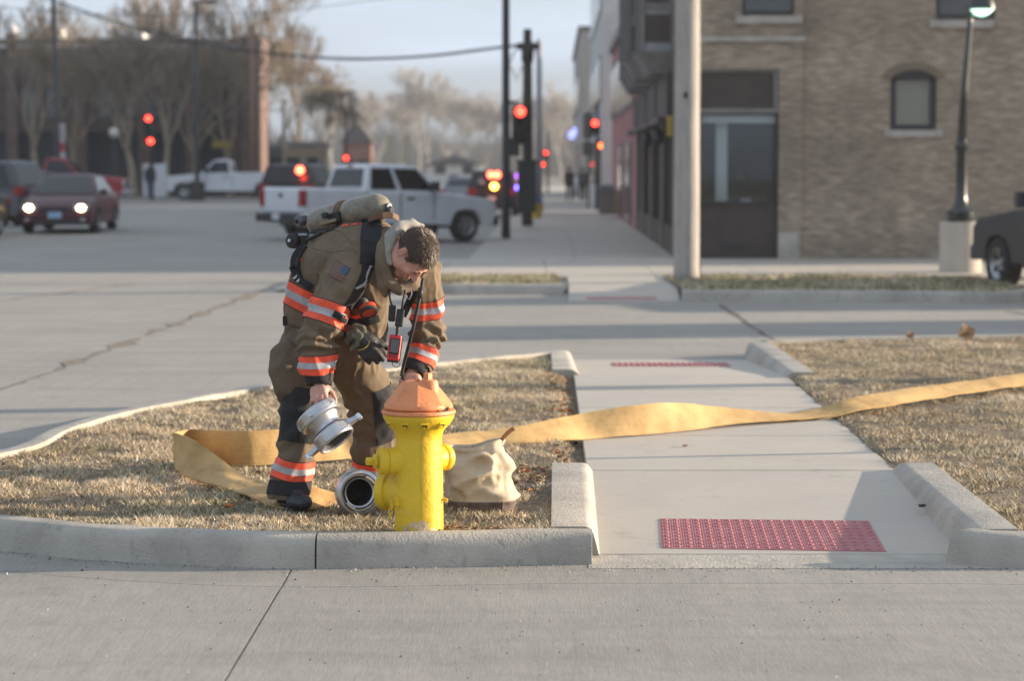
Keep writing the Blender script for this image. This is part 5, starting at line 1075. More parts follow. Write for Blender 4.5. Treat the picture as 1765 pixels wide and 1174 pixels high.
# bonnet: rounded skirt passing into eight faces
rings = []
for (r, z, oct_) in ((0.150, 0.602, 0), (0.163, 0.606, 0), (0.166, 0.614, 0.0), (0.163, 0.628, 0.25), (0.150, 0.645, 0.75), (0.115, 0.690, 1), (0.083, 0.728, 1), (0.074, 0.735, 0.9), (0.066, 0.737, 0.8), (0.01, 0.738, 0)):
    rg = []
    for k in range(64):
        a = 2 * math.pi * k / 64 + 0.2; b = (a % (math.pi / 4)) - math.pi / 8
        rr = r * (1 + oct_ * (math.cos(math.pi / 8) / math.cos(b) - 1) * 1.0)
        lift = 0.0
        if z < 0.62: lift = 0.016 * smooth01(0.22, 0.0, abs(((a - 0.2 - 5.55 + math.pi) % (2 * math.pi)) - math.pi))     # gap where the skirt is broken
        rg.append(Vector((rr * math.cos(a), rr * math.sin(a), z + lift)))
    rings.append(rg)
m = MB().loft(rings); bon = part('bonnet', m, M_ORG, hyd, smooth=True, auto=R(13))
m = MB().lathe([(0.05, 0.66), (0.047, 0.70), (0.042, 0.735), (0.038, 0.744), (0.03, 0.747), (0.0, 0.748)], 20, (0.052, -0.035, 0), (0, 0, 1)); part('nut_boss', m, M_ORG, bon, smooth=True, auto=R(40))
m = MB().lathe([(0.024, 0.742), (0.024, 0.749), (0.0225, 0.749), (0.021, 0.776), (0.018, 0.779), (0, 0.779)], 5, (0.045, -0.03, 0), (0, 0, 1), phase=0.5); part('operating_nut', m, M_ORG, bon)
m = MB().lathe([(0.013, 0.73), (0.013, 0.747), (0.009, 0.752), (0, 0.752)], 8, (-0.005, -0.02, 0)); part('oil_plug', m, M_ORG, bon)
m = MB().box((0.146 * math.cos(-0.72), 0.146 * math.sin(-0.72), 0.610), (0.075, 0.03, 0.018), Matrix.Rotation(-0.72 + 1.57, 3, 'Z')); part('gap_shade_block', m, M_DARK, bon)  # black block stands in for the shade inside the broken skirt
for a in (-1.95, -1.36, -0.75, -2.6, 0.4, 1.6):            # bolt pockets under the flange
    r0 = 0.1525; c = Vector((r0 * math.cos(a), r0 * math.sin(a), 0.536)); rot = Matrix.Rotation(a + math.pi / 2, 3, 'Z') @ Matrix.Rotation(R(38), 3, 'X')
    fm = MB()
    for (dx, dz, sx, sz) in ((-0.0155, 0, 0.006, 0.03), (0.0155, 0, 0.006, 0.03), (0, -0.0135, 0.036, 0.006), (0, 0.0125, 0.036, 0.006)): fm.box(c + rot @ Vector((dx, -0.001, dz)), (sx, 0.014, sz), rot)
    pk = part('bolt_pocket', fm, M_YEL, barrel, bevel=0.001)
    part('pocket_shade_block', MB().box(c, (0.029, 0.0125, 0.026), rot), M_DARK, barrel); part('flange_bolt', MB().box(c + rot @ Vector((-0.002, -0.004, -0.006)), (0.017, 0.012, 0.011), rot), M_YEL, barrel, bevel=0.002)  # solid dark block paints the shade within each pocket
def nozzle(name, z, d, prof_neck, prof_cap, nutr, nutz0, nutz1, cap_label=None):
    d = Vector(d).normalized(); o = Vector((0, 0, z))
    nk = part(name, MB().lathe(prof_neck, 32, o, d), M_YEL, hyd, smooth=True, auto=R(40))
    cp = part('nozzle_cap', MB().lathe(prof_cap, 32, o, d), M_YEL, nk, smooth=True, auto=R(35))
    if nutr: part('cap_nut', MB().lathe([(nutr, nutz0), (nutr, nutz1 - 0.004), (nutr * 0.85, nutz1), (0, nutz1)], 5, o, d, phase=0.3), M_YEL, nk)
    return nk
nozzle('hose_nozzle', 0.356, (-0.96, -0.26, 0.0), [(0.075, 0.06), (0.070, 0.105), (0.065, 0.125), (0.064, 0.150), (0.059, 0.153), (0.059, 0.158)],
       [(0.057, 0.154), (0.063, 0.158), (0.064, 0.165), (0.064, 0.192), (0.061, 0.199), (0.03, 0.201), (0.031, 0.207), (0.036, 0.209), (0.036, 0.218), (0.028, 0.222), (0, 0.222)], 0.0205, 0.221, 0.258)
nozzle('pumper_nozzle', 0.196, (-0.90, 0.42, 0.0), [(0.105, 0.05), (0.096, 0.11), (0.088, 0.13), (0.083, 0.152)],
       [(0.080, 0.150), (0.090, 0.154), (0.094, 0.158), (0.094, 0.190), (0.088, 0.20), (0.05, 0.204), (0, 0.204)], 0.022, 0.203, 0.235)
nozzle('hose_nozzle', 0.356, (0.72, 0.69, 0.0), [(0.07, 0.06), (0.062, 0.13), (0.057, 0.148)], [(0.055, 0.146), (0.062, 0.15), (0.0645, 0.156), (0.0645, 0.176), (0.058, 0.186), (0, 0.188)], 0.02, 0.187, 0.215)
# chain loops and lugs
cm = MB(); lug = P(674, 857, 11.5) - HY
lugp = Vector((-0.098, -0.078, 0.165))
part('chain_lug', MB().box(lugp, (0.03, 0.022, 0.045), Matrix.Rotation(R(40), 3, 'Z')), M_YEL, barrel, bevel=0.004)
for i in range(4):
    c = lugp + Vector((-0.026 - 0.004 * i, -0.016, -0.002 - 0.022 * i)); rot = Matrix.Rotation(R(40 + 80 * (i % 2)), 3, 'Z')
    part('chain_link', MB().tube([c + rot @ Vector((0.009 * math.cos(t), 0, 0.014 * math.sin(t))) for t in np.linspace(0, 2 * math.pi, 13)[:-1]], 0.0032, 6, closed=True), M_YEL, barrel, smooth=True)
part('chain_lug', MB().box((0.122, -0.03, 0.168), (0.025, 0.014, 0.014)).box((0.137, -0.03, 0.163), (0.008, 0.012, 0.02)), M_YEL, barrel, bevel=0.003)
# bare patches near the foot
for (a0, z0, sa, sz) in ((-1.42, 0.045, 0.24, 0.034), (-2.05, 0.035, 0.14, 0.016), (-1.75, 0.055, 0.16, 0.017), (-1.92, 0.115, 0.03, 0.006), (-2.2, 0.13, 0.035, 0.007), (-1.0, 0.03, 0.16, 0.012)):
    ph = random.random() * 9; pts = []
    for k in range(26):
        t = 2 * math.pi * k / 26; q = 1 + 0.45 * noise.noise(Vector((math.cos(t) * 2.3, math.sin(t) * 2.3, ph))); pts.append((a0 + sa * q * math.cos(t), z0 + sz * q * math.sin(t)))
    rr_ = 0.1186
    mm_ = MB(); cen = (rr_ * math.cos(a0), rr_ * math.sin(a0), z0)
    mid = [(lerp(a0, a, 0.5), lerp(z0, z, 0.5)) for a, z in pts]
    v3 = lambda a, z: (rr_ * math.cos(a), rr_ * math.sin(a), z)
    mm_.grid([[v3(*p) for p in mid + mid[:1]], [v3(*p) for p in pts + pts[:1]]]); mm_.add([v3(*p) for p in mid], [tuple(range(26))])
    part('bare_patch', mm_, M_PATCH, barrel, smooth=True)

# ================================================================== HOSE
M_HOSE = layered('yellow_hose_jacket', (0.52, 0.335, 0.13), 0.75, [((0.60, 0.41, 0.18), 2.0, 6, 0.4, 0.7, 0.7, None), ((0.29, 0.17, 0.06), 3.1, 8, 0.45, 0.7, 0.8, None), ((0.17, 0.11, 0.05), 6, 9, 0.58, 0.74, 0.7, None), ((0.38, 0.235, 0.075), 1.0, 3, 0.5, 0.7, 0.35, (4, 4, 110))], [(1.0, 0.5, (6, 6, 260), 0.004), (7, 0.35, None, 0.03)])
M_ALU = layered('cast_aluminium', (0.56, 0.57, 0.59), 0.36, [((0.36, 0.37, 0.39), 14, 8, 0.45, 0.7, 0.7, None), ((0.70, 0.71, 0.73), 30, 6, 0.55, 0.75, 0.6, None), ((0.20, 0.19, 0.18), 22, 9, 0.66, 0.78, 0.7, None)], [(90, 0.15, None, 0.005)], metal=0.85)
M_RUB = mat('black_rubber', (0.03, 0.03, 0.032), 0.7, var=0.3, scale=40)
CP = Vector((0, 0, 0)); cdir = Vector((0.30, -0.94, 0.06)).normalized()
CP = P(621, 850, 12.16)                                   # centre of the coupling mouth
# bottom edge px, py, tilt(deg: 0 flat, 90 on edge), lift
CTRL = [(598, 862, 8, 0.02, 1), (572, 868, 24, 0.0, 1), (535, 876, 10, 0.0, 1), (484, 874, 9, 0.0, 1), (440, 861, 7, 0.0, 1), (395, 846, 7, 0.0, 1), (360, 835, 11, 0.0, 1), (332, 826, 24, 0, 1), (312, 818, 50, 0, 1), (303, 810, 80, 0, 1),
        (306, 803, 96, 0, 1), (324, 798, 102, 0, 1), (375, 801, 96, 0, 1), (430, 803, 92, 0, 1), (500, 799, 88, 0, 1), (570, 794, 80, 0, 1), (640, 788, 60, 0, 1), (705, 781, 34, 0, 1), (770, 776, 22, 0, 1), (850, 768, 18, 0, 1), (930, 762, 24, 0, 1), (1010, 757, 44, 0, 1),
        (1080, 752, 64, 0, 1), (1140, 747, 74, 0, 1), (1200, 741, 56, 0, 1), (1262, 735, 32, 0.012, 1), (1330, 729, 12, 0.015, 1), (1420, 723, 8, 0.012, 1), (1500, 711, 14, 0.03, 1), (1600, 696, 18, 0.035, 1), (1700, 681, 16, 0.035, 1), (1790, 668, 14, 0.04, 1), (2050, 630, 10, 0.04, 1), (2500, 590, 5, 0.03, 1)]
pts = []
for (px, py, ti, lift, s_) in CTRL:
    q = G(px, py, -0.012 + (0.0 if px < 990 else -0.028 if px < 1450 else 0.0)); pts.append((q.x, q.y, q.z + lift, ti))
pts = catmull(pts, 7)
HWID = 0.205
cen = [Vector(p[:3]) for p in pts]; rowsA = []; 
for i, p in enumerate(pts):
    t = (cen[min(i + 1, len(cen) - 1)] - cen[max(i - 1, 0)]).normalized(); side = Vector((-t.y, t.x, 0)).normalized()
    ti = R(p[3])
    if i < 7 * 9.4: side = -side                              # the near leg of the loop runs leftwards
    blend = smooth01(7 * 6.2, 7 * 9.8, i)
    wv = (side * math.cos(ti) + Vector((0, 0, 1)) * math.sin(ti)).normalized()
    nn = wv.cross(t).normalized()
    ring = []
    for k in range(13):                                     # a flattened sleeve: two faces with rounded folded edges
        s_ = k / 12; wob = 0.014 * noise.noise(Vector((cen[i].x * 3.1, cen[i].y * 3.1, s_ * 1.4))) + 0.006 * noise.noise(Vector((cen[i].x * 9, cen[i].y * 9, s_ * 3)))
        ring.append((cen[i] + wv * HWID * s_ + nn * wob, nn))
    rowsA.append(ring)
loops = []
for ring in rowsA:
    r_ = [p + n * (0.0045 + 0.004 * math.sin(math.pi * k / 12)) for k, (p, n) in enumerate(ring)] + [p - n * (0.0045 + 0.004 * math.sin(math.pi * k / 12)) for k, (p, n) in reversed(list(enumerate(ring)))]
    loops.append(r_)
hose = thing('fire_hose', 'flat mustard yellow fire hose looped on grass and crossing the walk', 'hose', Vector((-1.0, 13.6, 0)))
part('hose_jacket', MB().loft(loops), M_HOSE, hose, smooth=True, world=True, auto=R(60))
cpl = part('hose_coupling', MB().lathe([(0.0994, 0.0), (0.1112, -0.004), (0.1177, -0.014), (0.1177, -0.03), (0.1123, -0.036), (0.1123, -0.052), (0.1156, -0.056), (0.1156, -0.075), (0.1037, -0.085), (0.0886, -0.10), (0.0842, -0.16), (0.0799, -0.20), (0.0691, -0.20), (0.0691, -0.02), (0.0734, -0.018), (0.0778, -0.012), (0.0821, -0.018), (0.0864, -0.022), (0.0929, -0.022), (0.0950, -0.006)], 44, CP, cdir, closed=True), M_ALU, hose, smooth=True, world=True, auto=R(30))
part('rubber_seal', MB().lathe([(0.0783, -0.016), (0.0783, -0.011), (0.0853, -0.013), (0.0853, -0.018)], 40, CP, cdir, closed=True), M_RUB, cpl, world=True, smooth=True)
part('inner_liner', MB().lathe([(0.0686, -0.03), (0.0683, -0.17), (0.0000, -0.175)], 30, CP, cdir, caps=False), M_RUB, cpl, world=True, smooth=True)
q = cdir.to_track_quat('Z', 'Y')
for a in (0.9, 0.9 + math.pi):
    part('locking_lug', MB().loft([[CP + q @ Vector((r * math.cos(t), r * math.sin(t), z)) for (r, z) in ((0.079, -0.015), (0.079, 0.010), (0.093, 0.010), (0.093, -0.015))] for t in np.linspace(a - 0.33, a + 0.33, 8)]), M_ALU, cpl, world=True, bevel=0.0015)
for a in np.linspace(0, 2 * math.pi, 7)[:-1]:
    part('grip_lug', MB().loft([[CP + q @ Vector((r * math.cos(t), r * math.sin(t), z)) for (r, z) in ((0.1, -0.052), (0.1, -0.036), (0.111, -0.036), (0.111, -0.052))] for t in np.linspace(a - 0.12, a + 0.12, 4)]), M_ALU, cpl, world=True)

# ================================================================== ADAPTER held in the hand
AC0 = P(545, 713, 12.20); adir = Vector((0.60, -0.30, -0.74)).normalized()
ada = thing("hose_adapter", "silver hydrant adapter with two handles gripped in the lowered hand", "adapter", AC0)
L = Vector((0, 0, 0))
part('locking_ring', MB().lathe([(0.098, -0.012), (0.112, -0.012), (0.116, -0.006), (0.117, 0.012), (0.114, 0.030), (0.116, 0.034), (0.113, 0.046), (0.100, 0.050), (0.088, 0.052), (0.085, 0.03), (0.094, 0.026), (0.098, 0.0)], 44, L, adir, closed=True), M_ALU, ada, smooth=True, auto=R(30))
part('inner_rim', MB().lathe([(0.062, -0.004), (0.078, -0.004), (0.082, 0.004), (0.086, 0.03), (0.088, 0.05), (0.074, 0.05), (0.066, 0.03)], 40, L, adir, closed=True), M_ALU, ada, smooth=True, auto=R(30))
part('reducer_body', MB().lathe([(0.066, 0.04), (0.098, 0.048), (0.094, 0.058), (0.079, 0.082), (0.077, 0.105), (0.080, 0.115), (0.074, 0.118), (0.066, 0.10)], 40, L, adir, closed=True), M_ALU, ada, smooth=True, auto=R(35))
sw = part('threaded_swivel', MB().lathe([(0.080, 0.112), (0.097, 0.118), (0.103, 0.128), (0.1035, 0.178), (0.100, 0.184), (0.0905, 0.185), (0.089, 0.180), (0.089, 0.13), (0.078, 0.12)], 44, L, adir, closed=True), M_ALU, ada, smooth=True, auto=R(30))
for i in range(5):
    part('thread', MB().lathe([(0.0895, 0.133 + 0.0095 * i), (0.0855, 0.136 + 0.0095 * i), (0.0895, 0.139 + 0.0095 * i)], 40, L, adir, closed=True), M_ALU, sw, smooth=True, auto=R(20))
part('waterway_shade_liner', MB().lathe([(0.0655, 0.0), (0.0645, 0.085), (0.0, 0.086)], 30, L, adir, caps=False).lathe([(0.0885, 0.178), (0.0885, 0.128), (0.064, 0.118), (0.0, 0.087)], 30, L, adir, caps=False), M_RUB, ada, smooth=True)  # black lining and disc put the bore's shade into the colour
q = adir.to_track_quat('Z', 'Y')
mj = (P(618, 735, 12.0) - P(564, 776, 12.0)); mj = (mj - adir * mj.dot(adir)).normalized(); mk = adir.cross(mj)
for sg in (1, -1):
    a0 = mj * 0.098 * sg + adir * 0.146; rot = Matrix((mj * sg, mk, adir)).transposed()
    m = MB().hexa([a0 + rot @ Vector(v) for v in ((0, -0.026, -0.018), (0.062, -0.018, -0.004), (0.062, 0.018, -0.004), (0, 0.026, -0.018), (0, -0.026, 0.014), (0.062, -0.018, 0.018), (0.062, 0.018, 0.018), (0, 0.026, 0.014))])
    hd = part('handle_lug', m, M_ALU, sw, bevel=0.004)
    part('handle_tip', MB().box(a0 + rot @ Vector((0.066, 0, 0.007)), (0.022, 0.036, 0.032), rot), mat('worn_aluminium', (0.70, 0.74, 0.80), 0.32, 0.85), sw, bevel=0.004)
for a in np.linspace(0.4, 0.4 + 2 * math.pi, 6)[:-1]:
    part('ring_notch', MB().box(q @ Vector((0.1155 * math.cos(a), 0.1155 * math.sin(a), 0.016)), (0.008, 0.020, 0.026), q.to_matrix() @ Matrix.Rotation(a, 3, 'Z')), M_ALU, ada, bevel=0.002)
part('ring_slot', MB().box(q @ Vector((0.1165 * math.cos(-1.2), 0.1165 * math.sin(-1.2), 0.02)), (0.004, 0.028, 0.018), q.to_matrix() @ Matrix.Rotation(-1.2, 3, 'Z')), M_DARK, ada)
m = MB()   # violet paint-marker ring on the body
m.lathe([(0.0782, 0.104), (0.0778, 0.107), (0.079, 0.111)], 40, L, adir, caps=False); part('marker_line', m, mat('violet_marker', (0.10, 0.05, 0.13), 0.6), ada, smooth=True)

# ================================================================== CANVAS BAG
M_CANV = layered('dirty_canvas', (0.55, 0.46, 0.33), 0.9, [((0.66, 0.58, 0.45), 5, 7, 0.45, 0.7, 0.8, None), ((0.34, 0.27, 0.18), 6, 8, 0.5, 0.72, 0.8, None), ((0.20, 0.16, 0.11), 13, 8, 0.62, 0.75, 0.65, None)], [(190, 0.25, None, 0.004), (16, 0.35, None, 0.02)])
M_BASE = mat('grey_brown_leather', (0.135, 0.10, 0.085), 0.72, var=0.3, scale=25, bump=0.2, bscale=90)
BG = Vector((0, 0, 0)); bc = G(830, 884, -0.03); bc.y += 0.13
bag = thing('canvas_bag', 'slumped dirty canvas tool bag with dark base behind the hydrant', 'bag', (bc.x, bc.y, -0.03))
s_px = 347.0
def bag_pt(th, t):
    """t 0 base .. 1 rim"""
    # base footprint is an oval; the top leans left and folds
    ax = interp([(0, 0.165), (0.12, 0.178), (0.35, 0.176), (0.6, 0.166), (0.85, 0.146), (1, 0.135)], t); ay = interp([(0, 0.125), (0.12, 0.135), (0.5, 0.130), (0.8, 0.11), (1, 0.085)], t)
    cx = interp([(0, 0.0), (0.3, -0.005), (0.7, -0.022), (1, -0.036)], t); z = interp([(0, 0.0), (0.12, 0.045), (0.5, 0.17), (0.8, 0.275), (1, 0.325)], t)
    x = cx + ax * math.copysign(abs(math.cos(th)) ** 0.8, math.cos(th)); y = ay * math.copysign(abs(math.sin(th)) ** 0.85, math.sin(th))
    z += t * t * (0.040 * smooth01(-0.06, 0.10, x) - 0.012)
    z += 0.02 * (1 - t) * smooth01(0.0, 0.2, x) * 0
    nv = Vector((math.cos(th), math.sin(th), 0))
    f = 0.0
    f += 0.015 * math.sin(2.6 * th + 5.5 * t + 0.5) * math.sin(math.pi * min(1, t * 1.05)) * smooth01(0.08, 0.3, t)
    f += (0.036 * max(0, 1 - 2.6 * abs(noise.noise(Vector((x * 5 + z * 4, y * 5, z * 5.5 - x * 3))))) ** 1.3 + 0.015 * max(0, 1 - 3 * abs(noise.noise(Vector((x * 11, y * 9 + 4, z * 10))))) - 0.012) * smooth01(0.08, 0.25, t)
    f += 0.003 * noise.noise(Vector((x * 28, y * 28, z * 28)))
    return Vector((x, y, z)) + nv * f
rows = []
for i in range(41):
    t = lerp(0.13, 1.0, i / 40); rows.append([bag_pt(2 * math.pi * k / 72, t) for k in range(72)])
inner = []
for i in range(9):
    t = lerp(1.0, 0.72, i / 8); inner.append([(lambda p: Vector((p.x * 0.95, p.y * 0.90, p.z - 0.003)))(bag_pt(2 * math.pi * k / 72, t)) for k in range(72)])
part('canvas_body', MB().loft(rows + inner, True), M_CANV, bag, smooth=True)
part('base', MB().loft([[Vector((bag_pt(2 * math.pi * k / 72, 0.02).x * 0.93, bag_pt(2 * math.pi * k / 72, 0.02).y * 0.93, -0.005)) for k in range(72)]] + [[(lambda p: Vector((p.x * 1.012, p.y * 1.012, p.z)))(bag_pt(2 * math.pi * k / 72, lerp(0.0, 0.145, i / 7))) for k in range(72)] for i in range(8)], True), M_BASE, bag, smooth=True)
part('base_seam', MB().tube([(lambda p: Vector((p.x * 1.02, p.y * 1.02, p.z)))(bag_pt(R(-58), t)) for t in np.linspace(0.0, 0.145, 6)], 0.006, 6), M_BASE, bag, smooth=True)
part('rolled_rim', MB().tube([(lambda p: Vector((p.x * 1.01, p.y * 1.01, p.z)))(bag_pt(2 * math.pi * k / 72, 0.99)) for k in range(72)], 0.010, 8, closed=True, flat=1.5), M_CANV, bag, smooth=True)
e0 = bag_pt(0.15, 1.0); e1 = P(886, 739, 12.25) - bag.location
part('leather_strap', MB().loft([[e0.lerp(e1, t) + Vector((0, 0.004, 0.008 * math.sin(3 * t))) + Vector((-0.55, 0, 0.83)) * s1 * 0.011 + Vector((0, 1, 0)) * s2 * 0.004 for (s1, s2) in ((-1, -1), (1, -1), (1, 1), (-1, 1))] for t in np.linspace(-0.15, 1, 8)]), mat('tan_leather', (0.34, 0.17, 0.08), 0.6, var=0.25, scale=30), bag, bevel=0.002)
part('grommet', MB().tube([bag_pt(0.15, 0.94) + Vector((0.012 * math.cos(t), -0.012, 0.012 * math.sin(t))) for t in np.linspace(0, 2 * math.pi, 13)[:-1]], 0.003, 6, closed=True), M_ALU, bag, smooth=True)
fl = [bag_pt(R(-100), 0.98), bag_pt(R(-35), 0.98)]
part('folded_flap', MB().grid([[bag_pt(R(lerp(-85, -5, u / 10)), 0.985) + Vector((0.0, -0.012 - 0.03 * v * math.sin(math.pi * u / 10), -0.055 * v * math.sin(math.pi * min(1, u / 10 + 0.12)) + 0.006)) for u in range(11)] for v in np.linspace(0, 1, 5)]), M_CANV, bag, smooth=True)

# ================================================================== FIREFIGHTER
M_SKIN = layered('skin', (0.56, 0.30, 0.225), 0.5, [((0.60, 0.36, 0.28), 14, 5, 0.4, 0.7, 0.6, None), ((0.52, 0.21, 0.16), 9, 5, 0.5, 0.75, 0.5, None)], [(120, 0.12, None, 0.004)])
M_SKIN.node_tree.nodes['Principled BSDF'].inputs['Subsurface Weight'].default_value = 0.12
M_SKIN.node_tree.nodes['Principled BSDF'].inputs['Subsurface Radius'].default_value = (0.012, 0.005, 0.003)
def cloth(name, c):
    return layered(name, c, 0.9, [(tuple(x * 0.62 for x in c), 5, 7, 0.45, 0.72, 0.75, None), (tuple(min(1, x * 1.28) for x in c), 9, 6, 0.5, 0.75, 0.6, None), (tuple(x * 0.4 for x in c), 22, 8, 0.62, 0.76, 0.55, None)], [(260, 0.35, None, 0.003), (30, 0.30, None, 0.012)])
M_COAT = cloth('tan_turnout_cloth', (0.172, 0.128, 0.082))
M_PANT = cloth('brown_turnout_cloth', (0.152, 0.113, 0.073))
M_BLK = mat('black_webbing', (0.012, 0.013, 0.016), 0.75, var=0.35, scale=18, bump=0.25, bscale=300)
M_PAD = cloth('charcoal_knee_pad', (0.026, 0.026, 0.028))
M_KNIT = mat('dark_knit_cuff', (0.035, 0.035, 0.038), 0.9, var=0.3, scale=40, bump=0.4, bscale=220)
M_FLUO = mat('fluorescent_orange_trim', (0.88, 0.095, 0.038), 0.65, var=0.18, scale=12, bump=0.15, bscale=300)
M_SILV = mat('silver_reflective_trim', (0.40, 0.40, 0.42), 0.55, var=0.18, scale=15, bump=0.15, bscale=300)
M_HOOD = mat('grey_hood_fabric', (0.31, 0.30, 0.275), 0.95, var=0.18, scale=14, bump=0.2, bscale=200)
FEET = Vector((-1.0, 12.6, -0.03))
man = thing('person', 'firefighter in tan turnout coat bending over the yellow hydrant', 'person', FEET)

# --- head frame
HC = P(714, 437, 12.34)
U = Vector((0.84, -0.44, 0.30)).normalized(); Fw = Vector((0.10, -0.06, -0.97)); Fw = (Fw - U * Fw.dot(U)).normalized(); Rt = Fw.cross(U).normalized()
HS = 1.13
hd = lambda r, f, u: HC + (Rt * r + Fw * f + U * u) * HS
HROT = Matrix((Rt, Fw, U)).transposed()
def hell(mb_, c, rad, n=18, k=12): mb_.ell(hd(*c), tuple(x * HS for x in rad), HROT, n, k)

b = MB()
hell(b, (0, -0.010, 0.030), (0.074, 0.096, 0.086)); hell(b, (0, 0.030, -0.035), (0.060, 0.062, 0.075)); hell(b, (0, 0.056, -0.098), (0.034, 0.028, 0.024))
for s in (-1, 1):
    hell(b, (s * 0.044, 0.005, -0.072), (0.022, 0.045, 0.028)); hell(b, (s * 0.030, 0.083, 0.010), (0.026, 0.014, 0.010)); hell(b, (s * 0.038, 0.068, -0.032), (0.022, 0.022, 0.024))
    hell(b, (s * 0.076, -0.014, -0.014), (0.006, 0.016, 0.027)); hell(b, (s * 0.083, -0.024, -0.010), (0.005, 0.007, 0.022)); hell(b, (s * 0.081, -0.014, 0.010), (0.005, 0.013, 0.006)); hell(b, (s * 0.077, -0.006, -0.036), (0.005, 0.006, 0.008))
    hell(b, (s * 0.013, 0.098, -0.036), (0.010, 0.012, 0.009))
    hell(b, (s * 0.030, 0.080, -0.004), (0.016, 0.012, 0.008))
b.chain([hd(0, 0.088, 0.004), hd(0, 0.103, -0.020), hd(0, 0.112, -0.036)], [0.010 * HS, 0.012 * HS, 0.014 * HS])
hell(b, (0, 0.090, -0.066), (0.025, 0.011, 0.006)); hell(b, (0, 0.088, -0.077), (0.021, 0.011, 0.007))
NB = P(672, 432, 12.47)
b.chain([hd(0, -0.035, -0.06), hd(0, -0.04, -0.10), NB], [0.060, 0.060, 0.075])
pelv = P(552, 575, 12.74); chest = P(620, 440, 12.58)
b.chain([NB, chest, P(560, 500, 12.70), pelv], [0.075, 0.13, 0.13, 0.14])
RS, RE, RW = P(610, 455, 12.47), P(549, 580, 12.32), P(551, 655, 12.28)
LS, LE, LW = P(722, 465, 12.62), P(740, 575, 12.66), P(713, 636, 12.56)
b.chain([chest, RS, RE, RW], [0.1, 0.06, 0.045, 0.029]); b.chain([chest, LS, LE, LW], [0.1, 0.06, 0.045, 0.029])
RH, RK, RA = P(522, 610, 12.68), P(519, 705, 12.50), P(500, 850, 12.41)
LH, LK, LA = P(598, 612, 12.80), P(645, 710, 12.88), P(645, 838, 12.93)
b.chain([pelv, RH, RK, RA], [0.14, 0.09, 0.06, 0.045]); b.chain([pelv, LH, LK, LA], [0.14, 0.09, 0.06, 0.045])
b.chain([RA, P(512, 872, 12.34)], [0.045, 0.035]); b.chain([LA, P(655, 855, 12.86)], [0.045, 0.035])
# right hand: closes over the adapter ring
hr = 0.0092
b.chain([RW, P(551, 664, 12.25)], [0.029, 0.031]); b.chain([P(543, 674, 12.225), P(557, 673, 12.225)], [0.027, 0.029]); b.chain([P(540, 680, 12.21), P(559, 681, 12.205)], [0.019, 0.021])
for fg in ([(561, 682, 12.19), (565, 692, 12.165), (561, 700, 12.175)], [(554, 684, 12.18), (556, 697, 12.155), (552, 705, 12.17)], [(546, 684, 12.18), (546, 697, 12.155), (543, 704, 12.17)], [(539, 682, 12.19), (537, 692, 12.17), (537, 698, 12.18)]):
    b.chain([P(*q) for q in fg], [0.0112, 0.0098, 0.0085], 10)
b.chain([P(564, 668, 12.25), P(573, 678, 12.24), P(578, 689, 12.225), P(579, 697, 12.215)], [0.016, 0.0125, 0.0105, 0.009], 10)
# left hand: resting behind the bonnet
b.chain([LW, P(710, 645, 12.53)], [0.029, 0.032]); b.chain([P(701, 652, 12.50), P(718, 653, 12.50)], [0.028, 0.028]); b.chain([P(699, 660, 12.47), P(720, 661, 12.47)], [0.018, 0.018])
for fg in ([(698, 662, 12.45), (697, 674, 12.42), (699, 683, 12.43)], [(705, 664, 12.45), (705, 678, 12.42), (706, 687, 12.43)], [(713, 664, 12.45), (713, 677, 12.42), (713, 686, 12.43)], [(720, 662, 12.45), (721, 672, 12.43), (720, 680, 12.44)]):
    b.chain([P(*q) for q in fg], [0.011, 0.0098, 0.0085], 10)
b.chain([P(697, 648, 12.50), P(691, 658, 12.47), P(689, 668, 12.45)], [0.015, 0.012, 0.010], 10)
bme = remesh(b, 0.0052, 3, 'body')
body = part('body', bme, M_SKIN, man, smooth=True, world=True, fix=False)
M_EYE = mat('eye_dark', (0.02, 0.015, 0.012), 0.25); M_LID = mat('brow_hair', (0.05, 0.028, 0.017), 0.8)
for s in (-1, 1):
    e = MB(); e.ell(hd(s * 0.030, 0.0885, -0.006), (0.013 * HS, 0.0062 * HS, 0.0030 * HS), HROT, 10, 6); part('eye', e, M_EYE, body, smooth=True, world=True)
    e = MB(); e.tube([hd(s * 0.014, 0.0965, 0.012), hd(s * 0.028, 0.0955, 0.018), hd(s * 0.044, 0.086, 0.015)], [0.003, 0.0042, 0.0022], 6); part('eyebrow', e, M_LID, body, smooth=True, world=True)
e = MB(); e.tube([hd(-0.022, 0.095, -0.0715), hd(0, 0.1005, -0.0718), hd(0.022, 0.095, -0.0715)], [0.001, 0.0016, 0.001], 6); part('mouth', e, mat('lip_line', (0.25, 0.06, 0.055), 0.6), body, smooth=True, world=True)

